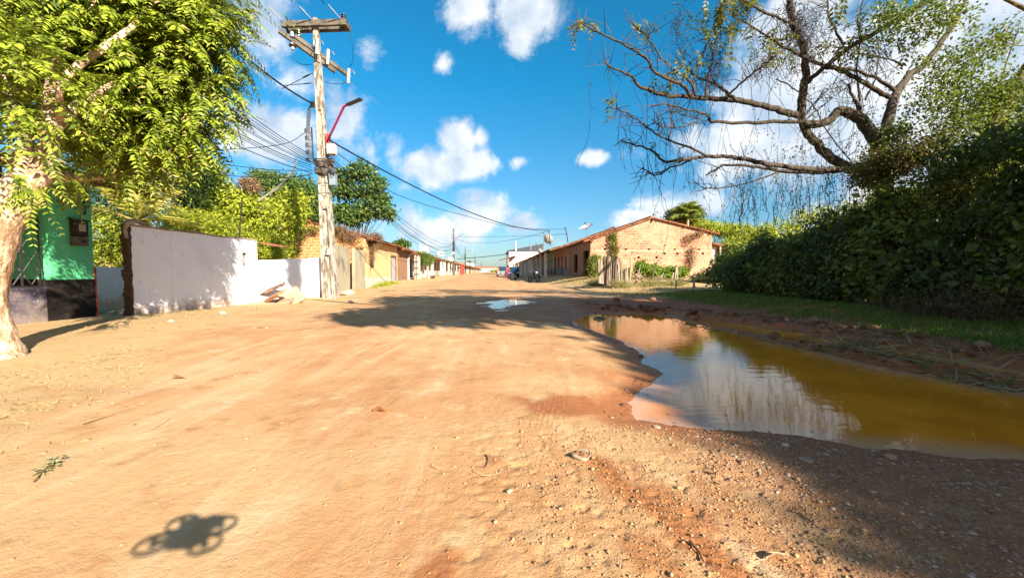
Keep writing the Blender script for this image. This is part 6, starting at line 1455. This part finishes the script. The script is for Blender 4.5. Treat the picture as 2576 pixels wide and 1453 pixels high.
# ---- the dark thicket along the right, shrub by shrub
TH = ['shrub with large rounded leaves at the near right end of the thicket', 'dark shrub in the thicket behind the brown brushwood heap', 'dense dark shrub in the thicket under the crooked tree trunk', 'tall dark shrub midway along the thicket', 'dark leafy shrub of the thicket opposite the puddle\'s far end',
      'shrub in the thicket with a ragged top against the sky', 'shrub near the far left end of the thicket', 'outermost small shrub where the thicket meets the wire fence']
HEDGE2 = leafmat('thicket_leaf_pale', (.08, .12, .015), (.25, .32, .045), (.40, .40, .08), .90, .35, .4)
def thicket():
    y = 4.4; k = 0
    while k < 8:
        w = 1.65; h = [4.5, 4.1, 3.4, 2.8, 2.35, 2.1, 1.9, 1.7][k]; x = [9.5, 9.3, 9.25, 9.2, 9.2, 9.2, 9.25, 9.4][k]
        bl = [(x - .1, y, .95, 1.05, 1.1, .95), (x - .35, y + .5, .75, .9, .8, .8), (x + .1, y - .3, min(1.7, h - .8), 1.0, 1.1, .8), (x - .2, y - .5, .7, .9, .8, .7)] + [(x + random.uniform(-.7, 1.6), y + random.uniform(-.9, .9), random.uniform(1.9, h - .1) if h > 2.3 else random.uniform(1.1, h - .2), random.uniform(.28, .62), random.uniform(.28, .62), random.uniform(.22, .5)) for _ in range(9)]
        n = 13000
        c = Vector((x, y, gz(x, y))); e = empty('shrub', c, 0, TH[k], 'shrub', 'shrubs of the roadside thicket'); rel = [(b[0] - x, b[1] - y, b[2] - c.z + .25, *b[3:]) for b in bl]
        m = MB(); limbs_to(m, (0, 0, -.1), rel, .05, 4, 5); m.build('stems', BARK2, e)
        s = .125 if k < 3 else .13
        P, O = crown_points(rel, n, .13, (.5, 1.08), 16); D = unit(O * .5 + R.normal(0, .6, P.shape) + [0, 0, -.45]); N = O + R.normal(0, .5, P.shape) + [0, -.2, .5]; sz = s * R.uniform(.55, 1.2, n) * np.where(R.uniform(0, 1, n) > .93, 1.6, 1.0)
        V, F = leaf_arrays(P, D, N, sz, sz * R.uniform(.45, .75, n)); link_mesh('foliage', fast_mesh('foliage', V, F), (HEDGE, HEDGE2)[k % 2], e)
        y += w; k += 1
    # rest of the thicket, beside and behind the camera, and the tall trees that shade the road
    for j, (yy, lb) in enumerate(((2.4, 'dark shrub of the thicket just beyond the right edge'), (.2, 'dark shrub of the thicket level with the camera'))):
        bush('shrub', lb, [(9.6, yy, 1.2, 1.1, 1.3, 1.1), (9.9, yy, 2.6, 1.1, 1.3, 1.0)], 6000, .12, .07, HEDGE, 'shrub')
thicket()
for (lb, base, fh, bl, n) in (
    ('broad crowned tree arching high over the road from the right', (10.9, 1.2, .3), 4.6, [(7.0, 1.6, 7.3, 2.4, 3.2, .8), (5.4, 2.8, 7.4, 1.5, 1.7, .6), (8.8, -.6, 7.2, 2.0, 2.6, .9), (10.6, 3.0, 6.9, 1.9, 2.2, 1.0), (6.4, -1.6, 7.3, 1.8, 1.8, .7), (11.5, .5, 6.4, 2, 2.4, 1.6)], 26000),
    ('tall roadside tree to the right of the camera', (12.2, -4.2, .3), 3.2, [(11.4, y, 6.2, 1.75, 1.3, 1.5) for y in (-3, -4.2, -5.4, -6.6)] + [(12.0, -4.5, 3.6, 2.4, 2.4, 1.5)], 24000),
    ('tall roadside tree behind the camera', (12.4, -9, .3), 3.2, [(11.4, y, 6.2, 1.75, 1.3, 1.5) for y in (-7.8, -9, -10.2, -11.4)] + [(11.6, -9, 4.2, 2.1, 3.0, 1.8)], 26000),
    ('tall roadside tree far behind the camera', (12.4, -14, .3), 3.2, [(11.4, -12, 6.1, 1.9, 2.4, 1.6), (11.4, -14.5, 6.0, 1.9, 2.4, 1.6), (12.0, -13.5, 3.2, 2.3, 2.6, 1.5)], 13000)):
    rt = tree('roadside_tree', lb, 'tree', base, fh, bl, n, .36, .21, HEDGE, BARK2, .22, 'shade trees along the right of the road', clump=.22, limbs=3, shell=(.1, 1.02))
    if -10 < base[1] < -3:                  # dense leaf row added to the unseen crown to firm its road shadow
        ys = np.arange(-2.6, -7.0, -.75) if base[1] > -5 else np.arange(-7.0, -12.6, -.75)
        crown('shadow_edge_leaves', [(10.55 - base[0], yy - base[1], 6.95 - base[2], .55, .6, .55) for yy in ys], 9000, .22, .15, HEDGE, rt, .08, (0, 1), 8)
# unseen leafy column added above the road to cast the wall's shadow strip
e = empty('shadow_column', (4.6, 1.0, 7.6), 0, 'unseen ivy covered column added over the road to cast a shadow strip', 'tree')
MB().tube([(0, 0, -.4), (-1.2, -.4, .7), (-2.0, -.6, 1.6), (-2.0, -.6, 5.2)], [.09, .08, .07, .05], 6).build('trunk', BARK2, e)
crown('crown', [(-2.0, -.6, 1.7 + .45 * k, .27, .27, .34) for k in range(9)], 5200, .16, .09, HEDGE, e, .05, (.0, 1.0), 10)

bush('creeper', 'brownish creeper smothering the top of the thicket beneath the crooked tree trunk', [B(2260, 400, 9.6, 60, 34, 60), B(2340, 380, 9.2, 55, 34, 50), B(2210, 430, 10, 50, 36, 50)], 7000, .08, .045, leafmat('brown_creeper', (.10, .075, .02), (.26, .19, .06), (.30, .32, .06), .8, .25), 'creeper', 20, .14)
bush('creeper', 'yellow green creeper high in the thicket at the right edge', [B(2470, 420, 8.3, 55, 40, 60), B(2380, 460, 8.3, 50, 34, 50), B(2540, 350, 8.3, 45, 40, 50)], 5000, .10, .06, leafmat('yellow_creeper', (.12, .15, .02), (.42, .42, .06), None, .9, .35), 'creeper', 16, .16)  # creeper leaves in a lighter yellow-green colour
bush('creeper', 'leafy creeper wrapped round the lower trunk of the bare tree', [B(2225, 395, 10.7, 34, 46, 34), B(2190, 440, 10.7, 40, 34, 34), B(2255, 330, 10.8, 20, 30, 20)], 3600, .09, .055, HEDGE2, 'creeper', 10, .14)
bush('weedy_shoots', 'pale withered shoots poking from the face of the thicket', [(8.35, 6.5, 1.5, .2, 1.5, 1.0), (8.45, 9.5, 1.4, .2, 1.8, .9), (8.4, 12.5, 1.2, .2, 1.8, .8)], 900, .12, .02, leafmat('withered_shoot', (.20, .14, .06), (.48, .38, .18), None, .9, .2), 'shoots', 30, .12)
# ------------------------------------------------------------------ ground cover
def blades(name, label, cat, P, L, W, mat, up=1.0, spread=.6):
    n = len(P); D = unit(R.normal(0, spread, (n, 3)) * [1, 1, .2] + [0, 0, up]); N = R.normal(0, 1, (n, 3)); V, F = leaf_arrays(P, D, N, L, W, .3); tag(link_mesh(name, fast_mesh(name, V, F), mat), label, cat, kind='stuff')
def scatter(n, x0, x1, y0, y1, f, clumps=0, cs=.1):
    x = R.uniform(x0, x1, n); y = R.uniform(y0, y1, n)
    if clumps:
        cx = R.uniform(x0, x1, clumps); cy = R.uniform(y0, y1, clumps); i = R.integers(0, clumps, n); x = cx[i] + R.normal(0, cs, n); y = cy[i] + R.normal(0, cs, n)
    k = f(x, y) > R.uniform(0, 1, n); x = x[k]; y = y[k]; return np.stack([x, y, ground_z(x, y)], 1)
GRASS = leafmat('grass_blade', (.08, .18, .02), (.24, .40, .05), (.30, .26, .08), .88, .3)
P = scatter(52000, 5.0, 8.6, 2.5, 17, lambda x, y: ss(x + .4 * fbm(x * 1.2, y * 1.2, 3, 90), 5.5, 6.5) * (.35 + .65 * (fbm(x * 2.2, y * 2.2, 3, 91) > -.1)) * (puddle_sd(x, y) > .4), 2600, .10)
blades('grass', 'short green grass along the bank below the thicket', 'grass', P, R.uniform(.05, .13, len(P)), R.uniform(.008, .016, len(P)), GRASS)
DRYG = leafmat('dry_grass', (.42, .31, .12), (.68, .52, .28), (.40, .36, .12), .9, .2)
def lv(x, y): t = x + TAN * y; return .9 * ss(-t + .6 * fbm(x, y, 3, 92), 4.9, 6.0) * (t > -8.0) * (fbm(x * 1.5, y * 1.5, 3, 93) > -.15)
P = np.concatenate([scatter(15000, -9, -3, 5, 32, lv, 900, .12), scatter(9000, -5.2, -1.6, 2.2, 5.6, lambda x, y: .6 * ss(-x - .55 * y + .6 * fbm(x * 2, y * 2, 3, 94), 1.2, 2.6), 500, .1)])
blades('dry_grass', 'sparse trampled straw and dry grass along the left verge', 'dry grass', P, R.uniform(.02, .07, len(P)), R.uniform(.004, .010, len(P)), DRYG, .35, 1.0)
P = scatter(26000, 2.6, 9.5, 15.5, 34, lambda x, y: ss(x + TAN * y + .7 * fbm(x, y, 3, 95), 4.4, 6.2) * (fbm(x * .9, y * .9, 3, 96) > -.2), 1100, .22)
blades('dry_grass', 'tufts of pale dry grass on the right verge before the stake fence', 'dry grass', P, R.uniform(.06, .17, len(P)), R.uniform(.012, .022, len(P)), DRYG, .6, .8)
# dead stalks lying on the mud ridge and bank
STALK = leafmat('dead_stalk', (.30, .21, .11), (.52, .42, .24), (.14, .20, .04), .75, .1)
def ridge(n, pts, s):
    a = np.array([tuple(onz(x, y, 0)[:2]) for x, y in pts]); i = R.integers(0, len(a) - 1, n); u = R.uniform(0, 1, n)[:, None]; q = a[i] + (a[i + 1] - a[i]) * u + R.normal(0, s, (n, 2)); return np.stack([q[:, 0], q[:, 1], ground_z(q[:, 0], q[:, 1])], 1)
P = np.concatenate([ridge(420, [(1700, 800), (1880, 840), (2050, 873), (2170, 890)], .09), ridge(620, [(2130, 880), (2250, 908), (2400, 940), (2576, 975)], .10), ridge(420, [(1850, 800), (2100, 845), (2300, 875), (2576, 915)], .14)])
n = len(P); D = unit(R.normal(0, 1, (n, 3)) * [1, 1, .28] + [0, 0, .16]); V, F = leaf_arrays(P + [0, 0, .015], D, R.normal(0, 1, (n, 3)), R.uniform(.08, .34, n), R.uniform(.006, .018, n), .5)
tag(link_mesh('dead_stalks', fast_mesh('ds', V, F), STALK), 'dead stalks and torn grass strewn over the mud between the puddles', 'stalks', kind='stuff')
# pebbles and clods
ICO = None
def rocks(name, label, cat, P, S, mat, sink=.3, flat=.55):
    global ICO
    if ICO is None:
        bm = bmesh.new(); bmesh.ops.create_icosphere(bm, subdivisions=1, radius=1); ICO = (np.array([tuple(v.co) for v in bm.verts]), np.array([[v.index for v in f.verts] for f in bm.faces])); bm.free()
    v, f = ICO; n = len(P); k = len(v); V = np.repeat(v[None], n, 0) * (1 + R.normal(0, .22, (n, k, 1))); sc = np.stack([S * R.uniform(.7, 1.4, n), S * R.uniform(.7, 1.3, n), S * R.uniform(.4, 1, n) * flat], 1); V = V * sc[:, None, :]
    a = R.uniform(0, 6.28, n); c, s = np.cos(a)[:, None], np.sin(a)[:, None]; x = V[..., 0] * c - V[..., 1] * s; y = V[..., 0] * s + V[..., 1] * c; V = np.stack([x, y, V[..., 2]], -1) + P[:, None, :] + np.stack([0 * S, 0 * S, sc[:, 2] * (1 - 2 * sink)], 1)[:, None, :]
    F = (f[None] + (np.arange(n) * k)[:, None, None]).reshape(-1, 3); tag(link_mesh(name, fast_mesh(name, V.reshape(-1, 3), F), mat), label, cat, kind='stuff')
def pebmat(nm, a, b, c):
    t = NT(nm); g = t.node('ShaderNodeNewGeometry'); r = g.outputs['Random Per Island']; col = t.mix(r, a, b); col = t.mix(t.ramp(t.math('FRACT', t.math('MULTIPLY', r, 17.3)), .88, .9), col, c); return t.end(col, .9, t.bump(t.noise(90, 3, .6, g.outputs['Position']), .003, .6))
PEB = pebmat('pebble', (.30, .16, .10), (.48, .31, .21), (.60, .46, .37)); CLOD = pebmat('dirt_clod', (.50, .29, .14), (.64, .42, .22), (.34, .17, .085)); MUDC = pebmat('mud_clod', (.16, .07, .035), (.28, .13, .07), (.38, .22, .14))
P = scatter(9000, .5, 3.6, 1.2, 2.8, lambda x, y: ss(x + .3 * fbm(x * 3, y * 3, 3, 97), .8, 1.5) * (puddle_sd(x, y) > .02), 0)
rocks('gravel', 'loose pebbles bedded in the shaded red dirt at the lower right', 'gravel', P, R.gamma(2.0, .0022, len(P)) + .0012, PEB, .4)
P = scatter(11000, -.6, 1.7, 1.2, 2.7, lambda x, y: .15 + .85 * ss(x + .5 * fbm(x * 3, y * 3, 3, 98), -.3, .5), 500, .07)
rocks('dirt_crumbs', 'crumbs of dry dirt scattered over the sunlit foreground', 'dirt', P, R.gamma(1.7, .0011, len(P)) + .0010, CLOD, .15, .9)
P = scatter(2600, -4.5, .6, 1.4, 7, lambda x, y: .5 + 0 * x, 700, .25)
rocks('dirt_crumbs', 'sparse grit over the smooth left part of the road', 'dirt', P, R.gamma(1.6, .0022, len(P)) + .0012, CLOD, .3)
P = scatter(1500, -8.5, -2.5, 6, 26, lambda x, y: lv(x, y) * .8, 0); rocks('rubble_bits', 'small stones and rubble along the left verge', 'rubble', P, R.gamma(1.6, .012, len(P)) + .006, PEB, .3)
P = scatter(6500, -.3, 4.4, 1.7, 10.2, lambda x, y: (puddle_sd(x, y) > -.03) * (puddle_sd(x, y) < .11) * 1.0, 0); rocks('shore_clods', 'damp clods and grit along the edge of the puddle', 'dirt', P, R.gamma(1.7, .0042, len(P)) + .0015, MUDC, .4)
P = scatter(2600, 1.5, 8, 4.5, 15, lambda x, y: ss(x, 2, 3) * ss(y + x * .72, 6.4, 7.4) * (puddle_sd(x, y) > .04) * (puddle_sd(x, y) < 1.0), 500, .12); rocks('mud_clods', 'dark clods thrown up on the muddy bank', 'mud', P, R.gamma(1.8, .022, len(P)) + .01, MUDC, .35, .8)

# ------------------------------------------------------------------ things lying on the ground
def lie(px, py): p = onz(px, py, .0); p.z = gz(p.x, p.y); return p
def fallen_leaf(label, px, py, L, W, mat, tilt=.5, rz=0):
    p = lie(px, py); m = MB(); n = 8; V = []; F = []
    for i in range(n + 1):
        u = i / n; w = W * math.sin(math.pi * min(1, u * .92 + .06)) ** .8 * (1 + .18 * (i % 2))
        V += [(u * L, -w / 2, .02 + tilt * w * .5 + .012 * math.sin(u * 5)), (u * L, 0, .006 + .012 * math.sin(u * 5)), (u * L, w / 2, .02 + tilt * w * .45 * math.cos(u * 3))]
    for i in range(n): a = i * 3; F += [(a, a + 1, a + 4, a + 3), (a + 1, a + 2, a + 5, a + 4)]
    m.add(V, F); m.tube([(-.03, 0, .01), (0, 0, .008)], .002, 4); o = m.build('fallen_leaf', mat); o.location = p; o.rotation_euler = (0, 0, rz); tag(o, label, 'leaf')
LEAFD = surf('dry_leaf', (.66, .44, .28), (.50, .28, .15), 30, bump=0)
fallen_leaf('pale curled dry leaf lying on the left of the road', 432, 955, .17, .07, LEAFD, .6, .1)
fallen_leaf('crumpled reddish leaf lying in the middle of the road', 940, 1040, .10, .05, surf('red_leaf', (.42, .15, .05), (.6, .3, .12), 40, bump=0), .8, .1)
fallen_leaf('pale dry leaf near the bottom right corner of the sunlit dirt', 1925, 1405, .10, .03, LEAFD, .5, .15)
fallen_leaf('small curled leaf by the near shore of the puddle', 1800, 1205, .04, .02, LEAFD, .8, 1.2)
fallen_leaf('whitish scrap lying on the left verge below the white wall', 640, 828, .22, .07, WHITE, .4, .2)
def twig(label, pts, r=.0028, mat=None, lift=.006):
    P = []
    for (x, y) in pts: p = lie(x, y); p.z += lift; P.append(p)
    P = [Vector(q) for q in crom([tuple(p) for p in P], 4)]; P[-1].z += .008; tag(MB().tube(P, [r * (1.1 - .6 * i / (len(P) - 1)) for i in range(len(P))], 5, jit=.15).build('twig', mat or TWIG), label, 'twig')
TWIG = surf('twig_brown', (.20, .10, .05), (.34, .2, .11), 30, bump=0); TWIGP = surf('twig_pale', (.62, .42, .24), (.45, .28, .15), 30, bump=0)
twig('dark curved twig under the curled clods at lower centre', [(1223, 1147), (1228, 1162), (1221, 1180)], .005)
twig('pale bent stalk in the churned dirt at lower centre', [(1192, 1189), (1215, 1197), (1250, 1194), (1262, 1186)], .0035, TWIGP)
twig('thin pale stalk left of the churned dirt', [(1085, 1176), (1100, 1184), (1119, 1187)], .003, TWIGP)
twig('short dark twig standing out between the clods and the cup', [(1404, 1199), (1401, 1213), (1409, 1225)], .003)
twig('fine forked twig below the dirt filled cup', [(1361, 1257), (1385, 1246), (1410, 1240)], .0025)
twig('long dark stick near the bottom edge right of centre', [(1735, 1365), (1758, 1390), (1772, 1420)], .0065)
twig('slender brown stick on the right rut', [(2010, 1292), (2035, 1312), (2062, 1335)], .0035)
twig('dark short twig on the sunlit dirt before the shade', [(1795, 1218), (1812, 1228)], .004)
twig('long thin twig on the left of the road', [(402, 1158), (450, 1149), (500, 1142)], .0032, TWIGP)
twig('brown twig high on the left foreground', [(208, 1077), (245, 1064), (290, 1050)], .003)
twig('faint grey twig left of the road middle', [(345, 1100), (390, 1085), (436, 1055)], .0025, TWIGP)
twig('pale straw crossing the road near the middle', [(940, 878), (975, 868), (1010, 864)], .005, TWIGP)
twig('small dark twig at the far left edge', [(0, 1062), (22, 1057)], .004)
twig('small dark twig left foreground above the drone shadow', [(975, 1026), (998, 1010)], .003)
# leafy green twig
p = lie(85, 1228); e = empty('leafy_twig', p, 0, 'wilted green leafy twig lying at the left edge of the road', 'twig')
q = lie(140, 1180) - p; MB().tube([(0, 0, .01), (q.x * .4, q.y * .4, .02), (q.x * .9, q.y * .9, .03)], .0035, 5).build('stem', TWIG, e)
n = 46; P = np.array([q.x, q.y, .02]) * R.uniform(.4, 1.1, (n, 1)) + R.normal(0, .016, (n, 3)) * [1, 1, .5] + [0, 0, .01]; V, F = leaf_arrays(P, R.normal(0, 1, (n, 3)) * [1, 1, .4], R.normal(0, .4, (n, 3)) + [0, 0, 1], R.uniform(.02, .045, n), R.uniform(.012, .022, n)); link_mesh('leaves', fast_mesh('tl', V, F), leafmat('wilted_leaf', (.20, .22, .08), (.48, .46, .24), None, .9, .2), e)
# dirt filled cup
p = lie(1460, 1150); e = empty('squashed_cup', p, 0, 'squashed round container packed with dirt, its pale rim showing', 'container')
n = 28; ring = []
for rr, z0 in ((.052, .0), (.057, .022), (.053, .024), (.049, .004)): ring += [(rr * (1 + .12 * math.sin(2 * a + .5) + .05 * math.sin(5 * a)) * math.cos(a), rr * .82 * (1 + .06 * math.sin(3 * a)) * math.sin(a), z0 + .010 * math.sin(a * 2)) for a in [2 * math.pi * k / n for k in range(n)]]
MB().add(ring, [(i * n + k, i * n + (k + 1) % n, (i + 1) * n + (k + 1) % n, (i + 1) * n + k) for i in range(3) for k in range(n)]).build('rim', surf('dirty_white', (.50, .40, .29), (.32, .2, .12), 30, bump=0), e, smooth=True)
m = MB(); V = [(0, 0, .022)]; 
for i in range(1, 6):
    for k in range(n): a = 2 * math.pi * k / n; rr = .049 * i / 5; V.append((rr * math.cos(a) * (1 + .12 * math.sin(2 * a + .5)), rr * .82 * math.sin(a), .018 + random.uniform(-.005, .006) + (.004 if i < 5 else -.004)))
F = [(0, 1 + k, 1 + (k + 1) % n) for k in range(n)] + [(1 + i * n + k, 1 + i * n + (k + 1) % n, 1 + (i + 1) * n + (k + 1) % n, 1 + (i + 1) * n + k) for i in range(4) for k in range(n)]
m.add(V, F).build('packed_dirt', surf('packed_soil', (.36, .18, .09), (.22, .1, .05), 60, bump=.004, bscale=150), e)
# individual stones
def stone(label, px, py, s, mat, flat=.6, Y=None):
    p = lie(px, py) if Y is None else at(px, py, Y)
    if Y: p.z = gz(p.x, p.y)
    bm = bmesh.new(); bmesh.ops.create_icosphere(bm, subdivisions=2, radius=s)
    for v in bm.verts: v.co = v.co * (1 + random.uniform(-.16, .16)); v.co.z = v.co.z * flat
    me = bpy.data.meshes.new('stone'); bm.to_mesh(me); bm.free(); o = link_mesh('stone', me, mat); o.location = p + Vector((0, 0, s * flat * .5)); tag(o, label, 'stone')
PS = surf('pale_stone', (.70, .55, .42), (.5, .36, .25), 20, bump=.002)
stone('flat pale stone at the near edge of the puddle', 1652, 1064, .028, PS, .4)
stone('pale rounded stone on the damp dirt by the gravel', 1975, 1115, .022, PS, .6)
stone('flat pinkish stone in the shaded gravel near the water', 2030, 1160, .035, PEB, .35)
stone('larger grey stone in the shade right of the gravel', 2240, 1145, .03, PEB, .6)
stone('white stone heap lying before the dark gap between the panels', 876, 735, .30, PS, .5, 16.5)
stone('whitish stone on the verge right of the pole foot', 1372 * .644 + 0, 762, .13, WHITE_A, .5)
stone('dark clod standing up beyond the puddle head', 1551, 752, .11, MUDC, 1.0, 13.5)
stone('second pinkish clod beyond the puddle head', 1642, 752, .12, surf('pink_clod', (.42, .24, .16), (.3, .16, .1), 8), .6, 14)
stone('white lump lying on the left verge below the white wall', 430, 816, .06, WHITE, .4)
stone('dark stone breaking the water at the puddle head', 1508, 797, .14, CONC_D, .5)
stone('small dark clod in the shallow water by the left shore', 1612, 888, .03, MUDC, .7)
stone('pale pebble cluster stone on the sunlit dirt at lower centre', 1280, 1240 * 1.0, .012, PS, .8)
# branch lying at the right edge and brushwood
b = at(2576, 825, 7.2); P = [Vector((b.x + .3, b.y - .3, .35)), Vector((b.x, b.y, .5)), at(2560, 780, 7.3), at(2545, 772, 7.4)]; tag(MB().tube([Vector(v) for v in crom([tuple(v) for v in P], 4)], .03, 6, jit=.15).build('fallen_branch', TWIGP), 'pale broken branch sticking up at the right edge below the thicket', 'branch')
bush('brushwood', 'heap of brown brushwood at the foot of the thicket', [(7.9, 6.6, .45, .7, .9, .35), (7.8, 7.6, .4, .5, .7, .25)], 5000, .11, .012, leafmat('brushwood_brown', (.09, .06, .025), (.20, .14, .05), None, .9, .1), 'brushwood')
def rosette(name, label, px, py, Y, n, L, W, mat, h=.35):
    p = at(px, py + 20, Y); p.z = gz(p.x, p.y); top = at(px, py, Y) - p; e = empty(name, p, 0, label, 'plant'); MB().tube([(0, 0, 0), top * .6, top], .012, 5).build('stem', BARK2, e)
    a = R.uniform(0, 6.28, n); D = np.stack([np.cos(a), np.sin(a), R.uniform(-.1, .5, n)], 1); P = np.tile(np.array(top), (n, 1)); V, F = leaf_arrays(P, D, np.tile([0., 0, 1], (n, 1)) + R.normal(0, .2, (n, 3)), L * R.uniform(.7, 1.1, n), W * R.uniform(.7, 1.1, n), .6); link_mesh('leaves', fast_mesh('ro', V, F), mat, e)
rosette('seedling', 'bright bluish green lobed leaved seedling low in the thicket', 2412, 742, 7.2, 12, .24, .09, leafmat('sea_green_leaf', (.03, .22, .08), (.05, .34, .14), None, .9, .3))
rosette('seedling', 'large leaved green plant at the right edge below the thicket', 2550, 775, 6.6, 9, .3, .2, leafmat('fresh_dark_leaf', (.03, .12, .03), (.06, .2, .05), None, .9, .3))

n = 900; x = R.uniform(.6, 5.5, n); y = R.uniform(1.8, 9, n); sd_ = puddle_sd(x, y); k = (sd_ < -.02) & (sd_ > -.35) & (R.uniform(0, 1, n) < .75); x = x[k]; y = y[k]; n = len(x)
P = np.stack([x, y, np.full(n, ZW + .004)], 1); D = R.normal(0, 1, (n, 3)) * [1, 1, .03]; V, F = leaf_arrays(P, D, R.normal(0, .08, (n, 3)) + [0, 0, 1], R.uniform(.008, .045, n), R.uniform(.004, .016, n)); tag(link_mesh('floating_litter', fast_mesh('fl', V, F), leafmat('litter', (.16, .09, .04), (.44, .30, .16), None, .9, .1)), 'bits of leaf and straw floating near the rim of the puddle', 'litter', kind='stuff')
